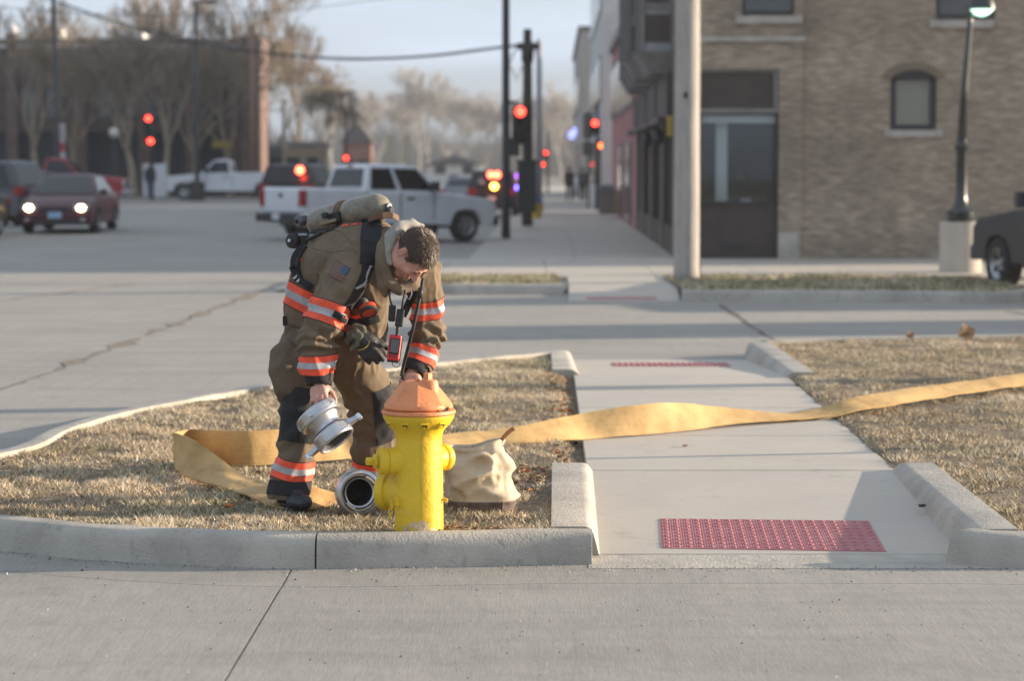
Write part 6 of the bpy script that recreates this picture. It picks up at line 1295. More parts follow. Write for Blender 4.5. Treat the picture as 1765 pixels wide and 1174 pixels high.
# --- hair: cap plus strands
M_HAIR = mat('short_brown_hair', (0.036, 0.021, 0.013), 0.55, var=0.45, scale=60, bump=0.4, bscale=160)
M_HAIR2 = mat('brown_hair_strand', (0.075, 0.044, 0.026), 0.45)
def hair_ok(r, f, u):
    if abs(r) > 0.05 and f > -0.035 and u < 0.010 and f < 0.012: return False                # ear
    line = 0.048 + 0.012 * math.sin(r * 60) - 0.25 * abs(r) * 0          # forehead line
    if f > 0.035: return u > interp([(0.035, -0.005), (0.055, 0.030), (0.07, 0.048), (0.10, 0.060)], f) - (0.02 if abs(r) < 0.03 and False else 0)
    if f > 0.0: return u > -0.018
    return u > interp([(-0.12, -0.055), (-0.05, -0.062), (-0.02, -0.030), (0.0, -0.02)], f)
hm = MB(); NTH, NPH = 44, 64; pts_h = {}
rad0 = (0.079, 0.103, 0.093)
def cap(th, ph, ex=0.0):
    r = (rad0[0] + ex) * math.sin(th) * math.cos(ph); f = -0.010 + (rad0[1] + ex) * math.sin(th) * math.sin(ph); u = 0.028 + (rad0[2] + ex) * math.cos(th); return r, f, u
vs, fs, idx = [], [], {}
for i in range(NTH + 1):
    for j in range(NPH):
        th = math.pi * 0.82 * i / NTH; ph = 2 * math.pi * j / NPH; r, f, u = cap(th, ph)
        k = 1 + 0.05 * noise.noise(Vector((r * 60, f * 60, u * 60))) + 0.03 * noise.noise(Vector((r * 160, f * 160, u * 160)))
        idx[i, j] = (len(vs), hair_ok(r, f, u)); vs.append(hd(r * k, (f + 0.01) * k - 0.01, (u - 0.028) * k + 0.028))
for i in range(NTH):
    for j in range(NPH):
        q = [idx[i, j], idx[i, (j + 1) % NPH], idx[i + 1, (j + 1) % NPH], idx[i + 1, j]]
        if all(a[1] for a in q): fs.append([a[0] for a in q])
hm.add(vs, fs); hair = part('hair', hm, M_HAIR, man, smooth=True, world=True)
st = MB(); sw_ = Vector((0.0, -0.03, 0.11))
for i in range(5200):
    th = math.acos(1 - random.random() * 1.75); ph = random.uniform(0, 2 * math.pi); r, f, u = cap(th, ph)
    if not hair_ok(r, f, u): continue
    p = Vector((r, f, u)); nrm = Vector((r / rad0[0] ** 2, (f + 0.01) / rad0[1] ** 2, (u - 0.028) / rad0[2] ** 2)).normalized()
    away = (p - sw_); away -= nrm * away.dot(nrm); away = away.normalized() if away.length > 1e-5 else Vector((1, 0, 0))
    away = (away + Vector((random.uniform(-.5, .5), random.uniform(-.5, .5), random.uniform(-.5, .5))) * 0.6).normalized()
    Ls = random.uniform(0.010, 0.024) * (1.0 if u > 0.04 else 0.55); q = p + away * Ls * 0.85 + nrm * Ls * random.uniform(0.12, 0.55); sd = nrm.cross(away).normalized() * 0.0017
    st.add([hd(*(p - sd - nrm * 0.001)), hd(*(p + sd - nrm * 0.001)), hd(*q)], [(0, 1, 2)])
part('hair_strands', st, M_HAIR2, hair, world=True, fix=False)

# --- coat
def ridge(p, s, seed, st=(1, 1, 1)): return 1 - 2 * abs(noise.noise(Vector((p.x * s * st[0] + seed, p.y * s * st[1], p.z * s * st[2]))))
c = MB()
c.chain([P(560, 578, 12.72), P(553, 520, 12.72), P(575, 466, 12.68), P(612, 440, 12.60), P(652, 432, 12.53), P(676, 434, 12.49)], [0.208, 0.208, 0.205, 0.188, 0.160, 0.12], 24)
c.chain([P(590, 455, 12.55), RS, P(574, 520, 12.37), RE, P(546, 622, 12.30), P(550, 650, 12.285)], [0.15, 0.132, 0.110, 0.106, 0.088, 0.076], 20)
c.chain([P(670, 455, 12.55), LS, P(736, 520, 12.65), LE, P(725, 614, 12.60), P(715, 634, 12.565)], [0.13, 0.112, 0.088, 0.092, 0.080, 0.074], 20)
c.chain([P(640, 480, 12.46), P(628, 540, 12.55), P(620, 585, 12.62)], [0.10, 0.13, 0.14], 16)          # the loose front hangs open
cme = remesh(c, 0.008, 6, 'coat')
def seg_t(p, a, b_):
    d = b_ - a; t = max(-0.5, min(1.5, (p - a).dot(d) / d.length_squared)); return t, (p - (a + d * max(0, min(1, t)))).length
def coat_fold(p, n):
    f = 0.011 * noise.noise(p * 6.5) + 0.016 * (max(0, ridge(p, 5.0, 3.1, (1, 1, 0.5))) ** 2 - 0.3) + 0.010 * (max(0, ridge(p, 9.5, 6.1, (1.3, 1, 0.45))) ** 3 - 0.25) + 0.004 * noise.noise(p * 22)
    for (A, B, s1, s2) in ((RS, RE, 0.9, 9), (RE, RW, 0.25, 8), (LS, LE, 0.9, 8), (LE, LW, 0.25, 7)):
        t, d = seg_t(p, A, B)
        if d < 0.15 and -0.1 < t < 1.05:
            g_ = math.exp(-((t - s1) / 0.28) ** 2); tw = noise.noise(p * 8) * 2.4
            f += 0.013 * g_ * math.sin(t * s2 * 3.3 + tw + 3 * (p.x - p.z))
            f += 0.006 * math.sin(10 * t + 14 * (p.x + p.y) + tw)
    return f - 0.006
def trim(me, fn):
    bm = bmesh.new(); bm.from_mesh(me); bmesh.ops.delete(bm, geom=[f for f in bm.faces if fn(f.calc_center_median())], context='FACES'); bm.to_mesh(me); bm.free(); me.update()
hem0 = P(478, 553, 12.7)
def coat_off(p):
    for (A, B) in ((RE, RW), (LE, LW)):
        t, d = seg_t(p, A, B)
        if d < 0.125 and t > -0.2: return t > (0.93 if B is RW else 0.90)
    for (A, B) in ((RS, RE), (LS, LE)):
        t, d = seg_t(p, A, B)
        if d < 0.13 and t > 0.5: return False
    return p.z < hem0.z - 0.19 * (p.x - hem0.x)
trim(cme, coat_off)
displace(cme, coat_fold)
coat = part('turnout_coat', cme, M_COAT, man, smooth=True, world=False, fix=False)
CB = bvh(cme); cme.transform(Matrix.Translation(-FEET))

def frame(a, b_):
    ax = (b_ - a).normalized(); ref = Vector((0, -1, 0)); ref = (ref - ax * ref.dot(ax)).normalized(); rt = ax.cross(ref); 
    if rt.x < 0: rt = -rt
    return ax, ref, rt
def wrap(bv, a, b_, t0, t1, a0, a1, nt, na, off, rmax, edge_wob=0.0, rmin=0.02):
    ax, ref, rt = frame(a, b_); rows = []; last = {}
    for i in range(nt + 1):
        row = []
        for k in range(na + 1):
            an = R(lerp(a0, a1, k / na)); d = ref * math.cos(an) + rt * math.sin(an); o = a.lerp(b_, lerp(t0, t1, i / nt)) + (b_ - a).normalized() * edge_wob * math.sin(an * 2 + 1)
            h = bv.ray_cast(o, d, rmax); dist = h[3] if h[0] is not None else last.get(k, rmax)
            last[k] = dist
            row.append(o + d * (dist + off))
        rows.append(row)
    for row in rows:                                   # keep runaway hits in line with their neighbours
        for k in range(1, len(row) - 1): pass
    return rows
def band(name, bv, a, b_, parent, rmax, a0=-180, a1=180, na=64, wob=0.004, label=None):
    """orange / silver / orange trim"""
    base = part(name, MB().grid(wrap(bv, a, b_, 0, 1, a0, a1, 6, na, 0.0035, rmax, wob)), M_FLUO, parent, smooth=True, world=True, fix=False)
    part('silver_stripe', MB().grid(wrap(bv, a, b_, 0.34, 0.66, a0, a1, 3, na, 0.0058, rmax, wob)), M_SILV, base, smooth=True, world=True, fix=False)
    for (t0, t1) in ((-0.03, 0.01), (0.99, 1.03)):
        part('edge_stitching', MB().grid(wrap(bv, a, b_, t0, t1, a0, a1, 1, na, 0.0042, rmax, wob)), M_BLK, base, smooth=True, world=True, fix=False)
    return base
band('reflective_band', CB, P(557, 520, 12.355), P(544, 556, 12.325), coat, 0.15)
band('reflective_band', CB, P(545, 613, 12.30), P(547, 646, 12.295), coat, 0.12)
band('reflective_band', CB, P(738, 517, 12.65), P(741, 547, 12.66), coat, 0.125)
band('reflective_band', CB, P(728, 598, 12.615), P(718, 626, 12.58), coat, 0.115)
band('reflective_band', CB, P(570, 511, 12.72), P(556, 547, 12.72), coat, 0.30, na=90, wob=0.006)
band('reflective_band', CB, P(566, 487, 12.70), P(579, 463, 12.67), coat, 0.27, -150, -62, na=40)
# knit wrists
for (a, b_, r0) in ((P(550, 643, 12.288), P(550, 664, 12.275), 0.069), (P(718, 627, 12.575), P(712, 643, 12.55), 0.066)):
    part('knit_cuff', MB().lathe([(r0, 0), (r0 + 0.005, 0.01), (r0 + 0.003, 0.03), (r0 - 0.004, (b_ - a).length), (r0 - 0.014, (b_ - a).length), (r0 - 0.02, 0)], 32, a, b_ - a, closed=True), M_KNIT, coat, smooth=True, world=True)

def hit(bv, px, py, back=0.0):
    d = ray(px, py).normalized(); h = bv.ray_cast(Vector((0, 0, CAMZ)), d, 30)
    return (h[0], h[1]) if h[0] is not None else (None, None)
def on(bv, px, py, off, Yd=12.5):
    p, n = hit(bv, px, py)
    if p is None: p = P(px, py, Yd); n = Vector((0, -1, 0))
    if n.dot(ray(px, py)) > 0: n = -n
    return p + n * off, n
def decal(name, bv, quad, nu, nv, material, parent, off=0.004, mi=None):
    """quad of four pixels tl,tr,br,bl laid on the surface under them"""
    rows = []
    for j in range(nv + 1):
        row = []
        for i in range(nu + 1):
            u, v = i / nu, j / nv; px = lerp(lerp(quad[0][0], quad[1][0], u), lerp(quad[3][0], quad[2][0], u), v); py = lerp(lerp(quad[0][1], quad[1][1], u), lerp(quad[3][1], quad[2][1], u), v)
            row.append(on(bv, px, py, off)[0])
        rows.append(row)
    m_ = MB(); m_.grid(rows)
    if mi: m_.m = [mi(k % nu, k // nu) for k in range(nu * nv)]
    return part(name, m_, material, parent, smooth=True, world=True, fix=False)
def strap(name, bv, path, wd, th, material, parent, n=6, Yd=12.5):
    pts = catmull([(a, b_, 0) for a, b_ in path], n); rings = []; lastY = None
    for i, p in enumerate(pts):
        a = pts[max(i - 1, 0)]; b_ = pts[min(i + 1, len(pts) - 1)]; d = Vector((b_[0] - a[0], b_[1] - a[1])).normalized(); nn = Vector((-d.y, d.x)) * wd / 2
        c0, n0 = on(bv, p[0], p[1], 0.002, lastY or Yd); lastY = c0.y
        l0, _ = on(bv, p[0] + nn.x, p[1] + nn.y, 0.002, lastY); r0, _ = on(bv, p[0] - nn.x, p[1] - nn.y, 0.002, lastY)
        if (l0 - c0).length > 0.12: l0 = P(p[0] + nn.x, p[1] + nn.y, c0.y)
        if (r0 - c0).length > 0.12: r0 = P(p[0] - nn.x, p[1] - nn.y, c0.y)
        rings.append([l0, c0, r0, r0 + n0 * th, c0 + n0 * th * 1.25, l0 + n0 * th])
    return part(name, MB().loft(rings), material, parent, smooth=True, world=True, auto=R(40))
# seams and the cuff-side fold lines of the coat
for pth in ([(557, 400), (585, 398), (606, 420), (614, 445)], [(540, 428), (570, 434), (604, 430)], [(545, 470), (552, 495), (536, 520)]):
    sp = [on(CB, a, b_, 0.001)[0] for a, b_, _ in catmull([(a, b_, 0) for a, b_ in pth], 6)]
    part('seam', MB().tube(sp, 0.0026, 5), M_COAT, coat, smooth=True, world=True)
# flag patch on the upper arm
M_FL = [mat('flag_red', (0.14, 0.05, 0.042), 0.85), mat('flag_white', (0.185, 0.145, 0.115), 0.85), mat('flag_blue', (0.025, 0.05, 0.11), 0.85), mat('flag_star', (0.20, 0.24, 0.30), 0.85)]
def flag_mi(i, j):
    if i >= 13 and j < 7: return 3 if (i + j) % 2 == 0 and j % 2 == 1 and i < 23 else 2
    return 0 if j % 2 == 0 else 1
decal('flag_patch', CB, [(580, 449), (603.5, 464), (589, 487.5), (565.5, 472)], 24, 13, M_FL, coat, 0.005, flag_mi)
# red letters across the shoulders, half under the air cylinder
for q in ([(591, 391.5), (601, 389.5), (600.5, 386.5), (590.5, 388.5)], [(606, 389), (616, 387.5), (615.5, 385), (605.5, 386.2)], [(619, 387), (625, 386.6), (624, 384.6), (618.5, 384.9)]):
    decal('back_letter', CB, [q[3], q[2], q[1], q[0]], 4, 2, M_FLUO, coat, 0.004)
# hood and collar
h_ = MB(); h_.chain([P(727, 388, 12.47), P(708, 386, 12.43), P(688, 392, 12.38), P(674, 408, 12.345), P(668, 432, 12.33), P(672, 452, 12.32)], [0.018, 0.028, 0.033, 0.031, 0.025, 0.016], 16); h_.chain([P(690, 400, 12.45), P(672, 430, 12.42), P(690, 470, 12.42)], [0.05, 0.05, 0.04], 14)
hme = remesh(h_, 0.006, 3, 'hood'); displace(hme, lambda p, n: 0.009 * noise.noise(p * 17) + 0.006 * ridge(p, 14, 8, (1, 1, 0.3)) - 0.003); part('hood', hme, M_HOOD, man, smooth=True, world=True, fix=False)
co_ = MB(); co_.chain([P(676, 400, 12.40), P(660, 425, 12.36), P(658, 455, 12.335), P(668, 485, 12.32), P(690, 500, 12.33), P(716, 492, 12.38)], [0.030, 0.034, 0.034, 0.032, 0.028, 0.022], 14); co_.chain([P(655, 460, 12.35), P(660, 490, 12.33), P(664, 508, 12.335)], [0.03, 0.034, 0.012], 12); co_.chain([P(690, 497, 12.34), P(712, 488, 12.36), P(722, 482, 12.40)], [0.03, 0.024, 0.012], 12)
kme = remesh(co_, 0.006, 2, 'collar'); displace(kme, lambda p, n: 0.006 * noise.noise(p * 15) + 0.004 * ridge(p, 12, 2, (1, 1, 0.4))); part('collar', kme, M_COAT, coat, smooth=True, world=True, fix=False)

# --- trousers
t_ = MB()
t_.chain([P(552, 560, 12.74), P(552, 590, 12.74)], [0.185, 0.19], 22)
t_.chain([P(535, 600, 12.70), RH, P(516, 660, 12.58), P(519, 706, 12.50), P(512, 780, 12.45), P(501, 828, 12.42), P(499, 848, 12.41)], [0.17, 0.150, 0.118, 0.104, 0.108, 0.116, 0.120], 22)
t_.chain([P(580, 600, 12.78), LH, P(628, 665, 12.86), LK, P(642, 780, 12.91), P(644, 822, 12.93), P(645, 838, 12.93)], [0.165, 0.152, 0.138, 0.126, 0.118, 0.116, 0.118], 22)
tme = remesh(t_, 0.008, 6, 'trousers')
def pant_fold(p, n):
    f = 0.012 * noise.noise(p * 6) + 0.017 * (max(0, ridge(p, 4.8, 7.7, (1, 1, 0.5))) ** 2 - 0.3) + 0.011 * (max(0, ridge(p, 9, 2.7, (1.2, 1, 0.5))) ** 3 - 0.25) + 0.004 * noise.noise(p * 21)
    for (A, B) in ((RK, RA), (LK, LA)):
        t, d = seg_t(p, A, B)
        if d < 0.18 and -0.2 < t < 1.1:
            tw = noise.noise(p * 6) * 3; f += 0.012 * math.exp(-((t - 0.45) / 0.3) ** 2) * math.sin(t * 16 + tw + 9 * p.x); f += 0.012 * math.exp(-((t - 0.02) / 0.12) ** 2) * math.sin(t * 30 + tw)
    return f - 0.006
zc1, zc2 = P(499, 857, 12.41).z, P(645, 847, 12.93).z
trim(tme, lambda p: p.z < (zc1 if p.x < -0.95 else zc2))
displace(tme, pant_fold)
pants = part('turnout_trousers', tme, M_PANT, man, smooth=True, fix=False); TB = bvh(tme); tme.transform(Matrix.Translation(-FEET))
band('reflective_band', TB, P(503, 795, 12.44), P(499, 829, 12.42), pants, 0.17, wob=0.014)
band('reflective_band', TB, P(642, 794, 12.92), P(643, 820, 12.93), pants, 0.165)
part('knee_pad', MB().grid(wrap(TB, P(518, 674, 12.555), P(514, 768, 12.46), 0, 1, -72, 62, 16, 24, 0.006, 0.2, 0.012)), M_PAD, pants, smooth=True, world=True, fix=False)
part('knee_pad', MB().grid(wrap(TB, P(634, 665, 12.86), P(643, 760, 12.895), 0, 1, 12, 105, 16, 20, 0.006, 0.2, 0.01)), M_PAD, pants, smooth=True, world=True, fix=False)
for (a, b_) in ((P(499.5, 831, 12.42), P(499, 856, 12.405)), (P(644, 822, 12.93), P(645, 846, 12.93))):
    part('trouser_cuff', MB().grid(wrap(TB, a, b_, 0, 1, -180, 180, 4, 60, 0.005, 0.18, 0.008)), M_PAD, pants, smooth=True, world=True, fix=False)
# bellows pocket on the outer thigh
k_ = MB(); pa, pb = P(492, 612, 12.55), P(497, 668, 12.50)
k_.chain([pa, P(491, 640, 12.52), pb], [0.075, 0.088, 0.078], 14); k_.chain([P(515, 618, 12.53), P(516, 662, 12.50)], [0.06, 0.065], 12)
pme = remesh(k_, 0.009, 3, 'thigh_pocket'); displace(pme, lambda p, n: 0.008 * noise.noise(p * 11) + 0.004 * ridge(p, 13, 1)); part('thigh_pocket', pme, M_PANT, pants, smooth=True, world=True, fix=False); PB = bvh(pme)
# --- boots
hb1 = P(499, 850, 12.45); hb2 = P(645, 842, 12.97)
for nm, ank, toe, heel in (('boot', hb1, Vector((hb1.x + 0.065, 12.28, 0.03)), Vector((hb1.x - 0.01, 12.48, 0.032))), ('boot', hb2, Vector((hb2.x + 0.09, 12.78, 0.026)), Vector((hb2.x - 0.01, 13.0, 0.032)))):
    bm_ = MB()
    bm_.chain([ank, heel], [0.080, 0.066], 16); fa = math.atan2(toe.y - heel.y, toe.x - heel.x); fr_ = Matrix.Rotation(fa, 3, 'Z')
    bm_.ell(heel.lerp(toe, 0.45) + Vector((0, 0, 0.012)), (0.11, 0.068, 0.062), fr_, 20, 12); bm_.ell(toe - Vector((0, 0, 0.010)), (0.095, 0.066, 0.044), fr_, 20, 12)
    bo = remesh(bm_, 0.007, 3, 'boot')
    for v in bo.vertices: v.co.z = max(v.co.z, -0.026)
    displace(bo, lambda p, n: 0.0022 * math.sin(p.z * 520 + 3 * noise.noise(p * 9)) * (1 if p.z > 0.0 else 0.2) + 0.003 * noise.noise(p * 30))
    bt = part('boot', bo, mat('black_boot_rubber', (0.026, 0.030, 0.040), 0.5, var=0.35, scale=20, bump=0.25, bscale=60), man, smooth=True, world=True, fix=False)
    part('sole', MB().loft([[p + Vector((0, 0, z)) for p in (lambda c, d, s: [c + d * (0.5 * math.cos(t)) * 1.12 + s * math.sin(t) * 0.07 for t in np.linspace(0, 2 * math.pi, 25)[:-1]])((heel + toe) / 2 - Vector((0, 0, (heel.z + toe.z) / 2)), (toe - heel) * Vector((1, 1, 0)) if False else Vector(((toe - heel).x, (toe - heel).y, 0)) * 1.25, Vector((-(toe - heel).y, (toe - heel).x, 0)).normalized())] for z in (-0.034, -0.008)]), mat('boot_sole', (0.035, 0.034, 0.033), 0.85), bt, world=True, bevel=0.005)

# ================================================================== AIR PACK
M_TANK = layered('worn_composite_cylinder', (0.19, 0.165, 0.12), 0.34, [((0.38, 0.34, 0.26), 7, 7, 0.45, 0.7, 0.75, (1, 1, 1)), ((0.11, 0.10, 0.085), 9, 9, 0.47, 0.64, 0.85, None), ((0.06, 0.056, 0.05), 30, 9, 0.56, 0.68, 0.8, (1, 1, 2.5))], [(120, 0.25, None, 0.004)])
M_GREY = mat('grey_plastic', (0.10, 0.105, 0.115), 0.45, var=0.3, scale=20); M_STRAP = mat('brown_leather_strap', (0.115, 0.062, 0.038), 0.7, var=0.3, scale=25)
M_FRAME = mat('black_pack_frame', (0.022, 0.021, 0.021), 0.6, var=0.3, scale=15)
TA, TBp = P(548, 384, 12.80), P(655, 357, 12.52); TD = (TBp - TA).normalized(); TL = (TBp - TA).length
pack = thing('air_pack', 'scuffed grey air cylinder pack strapped on the firefighter’s back'.replace('’', "'"), 'air pack', TA)
cylr = 0.079
prof = [(0.0, -0.052), (0.022, -0.05), (0.045, -0.040), (0.062, -0.024), (0.073, -0.002), (0.078, 0.03), (cylr, 0.07), (cylr, TL - 0.055), (0.0775, TL - 0.03), (0.071, TL), (0.058, TL + 0.024), (0.040, TL + 0.040), (0.02, TL + 0.048), (0.0, TL + 0.05)]
cyl_ = part('cylinder', MB().lathe(prof, 40, TA, TD), M_TANK, pack, smooth=True, world=True)
part('cylinder_label', MB().grid([[TA + TD * z + (TD.to_track_quat('Z', 'Y') @ Vector((math.cos(a), math.sin(a), 0))) * (cylr + 0.0012) for a in np.linspace(0, 0.9, 8)] for z in (0.085, 0.175)]), mat('faded_label', (0.42, 0.37, 0.22), 0.7, var=0.25, scale=30), cyl_, world=True, smooth=True)
sp = TL * 0.47
part('cylinder_strap', MB().lathe([(cylr + 0.001, sp - 0.024), (cylr + 0.005, sp - 0.022), (cylr + 0.005, sp + 0.022), (cylr + 0.001, sp + 0.024)], 40, TA, TD, closed=True), M_STRAP, pack, smooth=True, world=True, auto=R(40))
bk = P(577, 375, 12.60)
rotT = TD.to_track_quat('X', 'Z').to_matrix()
bkl = part('strap_buckle', MB().box(bk, (0.075, 0.03, 0.055), rotT).box(bk + Vector((-0.05, -0.01, 0.012)), (0.03, 0.03, 0.03), rotT), M_FRAME, pack, world=True, bevel=0.006)
part('buckle_lever', MB().box(bk + Vector((-0.035, -0.02, -0.022)), (0.12, 0.012, 0.018), rotT), mat('dull_brass', (0.24, 0.20, 0.13), 0.5, 0.5), bkl, world=True, bevel=0.003)
# frame under the cylinder
fr = MB(); fr.hexa([P(533, 404, 12.72), P(600, 395, 12.60), P(640, 381, 12.50), P(560, 392, 12.86), P(536, 397, 12.72), P(602, 387, 12.60), P(648, 373, 12.50), P(566, 384, 12.86)]); part('back_frame', fr, M_FRAME, pack, world=True, bevel=0.006)
fr = MB(); fr.hexa([P(560, 388, 12.66), P(616, 381, 12.55), P(616, 381, 12.62), P(560, 388, 12.76), P(578, 372, 12.64), P(594, 362, 12.60), P(594, 362, 12.66), P(578, 372, 12.72)]); part('cylinder_cradle', fr, M_FRAME, pack, world=True, bevel=0.005)
part('neck_yoke', MB().loft([[P(x, y, Y) + Vector((0, dy, dz)) for (dy, dz) in ((-0.012, -0.016), (0.02, -0.016), (0.02, 0.016), (-0.012, 0.016))] for (x, y, Y) in ((634, 379, 12.44), (645, 374, 12.43), (660, 371, 12.43), (678, 371, 12.45), (688, 377, 12.50))]), M_STRAP, pack, world=True, bevel=0.005)
part('cylinder_stem', MB().cyl(P(664, 357, 12.50), P(676, 362, 12.47), 0.017, 12).cyl(P(668, 356, 12.49), P(672, 356, 12.48), 0.02, 8), M_GREY, pack, smooth=True, world=True, auto=R(40))
V0 = P(537, 383, 12.83); V1 = P(517, 379, 12.86)
part('valve_stem', MB().cyl(TA - TD * 0.045, V1, 0.021, 14), M_ALU, pack, smooth=True, world=True, auto=R(40))
kd = (V1 - V0).normalized()
part('valve_knob', MB().lathe([(0.020, -0.018), (0.034, -0.012), (0.038, 0.0), (0.038, 0.030), (0.030, 0.044), (0.012, 0.046), (0, 0.046)], 8, P(524, 380, 12.85), Vector((-0.72, -0.62, -0.1))), M_GREY, pack, world=True, bevel=0.003)
part('valve_knob_eye', MB().lathe([(0.012, 0.044), (0.012, 0.049), (0, 0.049)], 14, P(524, 380, 12.85), Vector((-0.72, -0.62, -0.1))), M_DARK, pack, world=True)
gz = P(505, 415, 12.72); gd = Vector((-0.55, -0.82, 0.1)).normalized()
reg = part('pressure_reducer', MB().lathe([(0.026, -0.05), (0.036, -0.045), (0.040, -0.02), (0.040, 0.012), (0.034, 0.020), (0.022, 0.022), (0.020, 0.027), (0, 0.028)], 20, gz, gd).box(P(519, 412, 12.74), (0.075, 0.05, 0.07)), M_FRAME, pack, smooth=True, world=True, auto=R(35))
part('reducer_screw', MB().lathe([(0.009, 0.026), (0.009, 0.034), (0, 0.034)], 10, gz, gd), M_ALU, pack, world=True)
part('reducer_cap', MB().box(P(522, 404, 12.73), (0.05, 0.035, 0.014)), mat('blue_grey_metal', (0.32, 0.36, 0.42), 0.35, 0.7), pack, world=True, bevel=0.003)
part('air_line', MB().tube([P(528, 414, 12.66), P(541, 408, 12.62), P(556, 400, 12.60), P(575, 396, 12.58)], 0.011, 8), M_FRAME, pack, smooth=True, world=True)
# straps on the coat
strap('shoulder_strap', CB, [(642, 383), (640, 400), (638, 430), (637, 455)], 33, 0.012, M_BLK, pack)
strap('shoulder_strap', CB, [(633, 450), (631, 470), (622, 492), (612, 512), (600, 530)], 17, 0.007, M_BLK, pack)
strap('shoulder_strap', CB, [(716, 500), (706, 520), (694, 545)], 13, 0.006, M_BLK, pack, Yd=12.5)
strap('strap_edging', CB, [(637, 458), (634, 474), (625, 488), (611, 497)], 3.2, 0.012, mat('grey_cord', (0.42, 0.41, 0.40), 0.6), pack)
strap('waist_strap', CB, [(520, 425), (508, 440), (505, 458), (512, 480)], 9, 0.010, M_BLK, pack)
strap('waist_strap', CB, [(528, 424), (517, 442), (514, 462), (521, 482), (535, 495)], 6, 0.012, M_BLK, pack)
strap('waist_strap', CB, [(510, 478), (522, 486), (538, 496)], 11, 0.008, M_BLK, pack)
strap('waist_strap', CB, [(575, 540), (600, 552), (625, 556), (652, 548)], 12, 0.008, M_BLK, pack)
for (a, b_) in ((513, 478), (519, 483)):
    c0, n0 = on(CB, a, b_, 0.012); part('ladder_buckle', MB().box(c0, (0.035, 0.012, 0.012), Matrix.Rotation(R(-40), 3, 'Y')), M_ALU, pack, world=True, bevel=0.002)
# left-hand waist fittings hanging past the hem
part('strap_end', MB().box(P(491, 553, 12.60), (0.022, 0.02, 0.05)), M_BLK, pack, world=True, bevel=0.004)

# ================================================================== THINGS CLIPPED TO THE COAT
FLD = P(634, 531, 12.34)
fl = thing('flashlight', 'orange and black right angle flashlight clipped on the coat front', 'flashlight', FLD)
part('lamp_head', MB().lathe([(0.030, -0.02), (0.044, -0.01), (0.046, 0.02), (0.040, 0.028)], 24, FLD, (0.25, -0.55, -0.8)), mat('orange_plastic', (0.50, 0.055, 0.02), 0.35, var=0.2, scale=20), fl, smooth=True, world=True, auto=R(40))
part('bezel', MB().lathe([(0.047, 0.014), (0.048, 0.03), (0.040, 0.034), (0.038, 0.022)], 24, FLD, (0.25, -0.55, -0.8), closed=True), M_FRAME, fl, smooth=True, world=True, auto=R(40))
part('lens', MB().lathe([(0.038, 0.024), (0.030, 0.027), (0, 0.028)], 20, FLD, (0.25, -0.55, -0.8)), mat('lamp_reflector', (0.55, 0.5, 0.42), 0.15, 0.9), fl, smooth=True, world=True)
part('housing', MB().tube([P(626, 526, 12.38), P(620, 515, 12.42), P(616, 500, 12.46)], [0.034, 0.032, 0.030], 14), M_FRAME, fl, smooth=True, world=True)
strap('pocket_flap', CB, [(588, 547), (606, 548), (625, 543), (648, 538)], 6, 0.006, M_FLUO, fl)
# radio pocket microphone
MC = P(676, 540, 12.28)
mic = thing('hand_microphone', 'black hand microphone hanging from the coat collar', 'microphone', MC)
part('microphone_body', MB().box(MC, (0.038, 0.03, 0.085), Matrix.Rotation(R(4), 3, 'Y')), M_FRAME, mic, world=True, bevel=0.010, seg=3)
part('microphone_cord', MB().tube([P(676, 528, 12.28), P(672, 512, 12.29), P(671, 497, 12.31)], 0.006, 8), M_FRAME, mic, smooth=True, world=True)
part('clip', MB().tube([P(694, 500, 12.29), P(698, 512, 12.28), P(706, 516, 12.28), P(710, 506, 12.28), P(707, 494, 12.29)], 0.0035, 6), M_ALU, mic, smooth=True, world=True)
# red meter on its strap
RM = P(680, 600, 12.22)
met = thing('gas_meter', 'red handheld gas meter with grey screen dangling from a strap', 'meter', RM)
rr = Matrix.Rotation(R(7), 3, 'Y') @ Matrix.Rotation(R(-12), 3, 'X')
bd = part('meter_body', MB().box(RM, (0.066, 0.034, 0.135), rr), mat('red_plastic', (0.62, 0.025, 0.025), 0.35, var=0.15, scale=25), met, world=True, bevel=0.012, seg=3)
part('screen', MB().box(RM + rr @ Vector((0, -0.0172, 0.008)), (0.042, 0.003, 0.070), rr), mat('meter_screen', (0.10, 0.105, 0.10), 0.2), bd, world=True, bevel=0.001)
part('screen_frame', MB().box(RM + rr @ Vector((0, -0.0165, 0.006)), (0.050, 0.002, 0.082), rr), M_DARK, bd, world=True)
part('keypad', MB().box(RM + rr @ Vector((0, -0.017, -0.045)), (0.044, 0.003, 0.012), rr), mat('dark_red_key', (0.25, 0.01, 0.012), 0.4), bd, world=True, bevel=0.001)
part('side_grip', MB().box(RM + rr @ Vector((0.033, 0.004, 0)), (0.008, 0.030, 0.120), rr).box(RM + rr @ Vector((0, 0.003, -0.067)), (0.06, 0.03, 0.012), rr), M_RUB, bd, world=True, bevel=0.003)
part('retractor', MB().box(P(689, 548, 12.25), (0.040, 0.028, 0.090), rr), M_FRAME, met, world=True, bevel=0.006)
part('lanyard', MB().tube([P(692, 535, 12.25), P(695, 517, 12.26), P(698, 500, 12.29)], [0.014, 0.014, 0.010], 8, flat=0.4), M_BLK, met, smooth=True, world=True)
part('swivel', MB().tube([P(687, 560, 12.24), P(685, 570, 12.23), P(683, 580, 12.22)], [0.012, 0.009, 0.004], 8), M_FRAME, met, smooth=True, world=True)
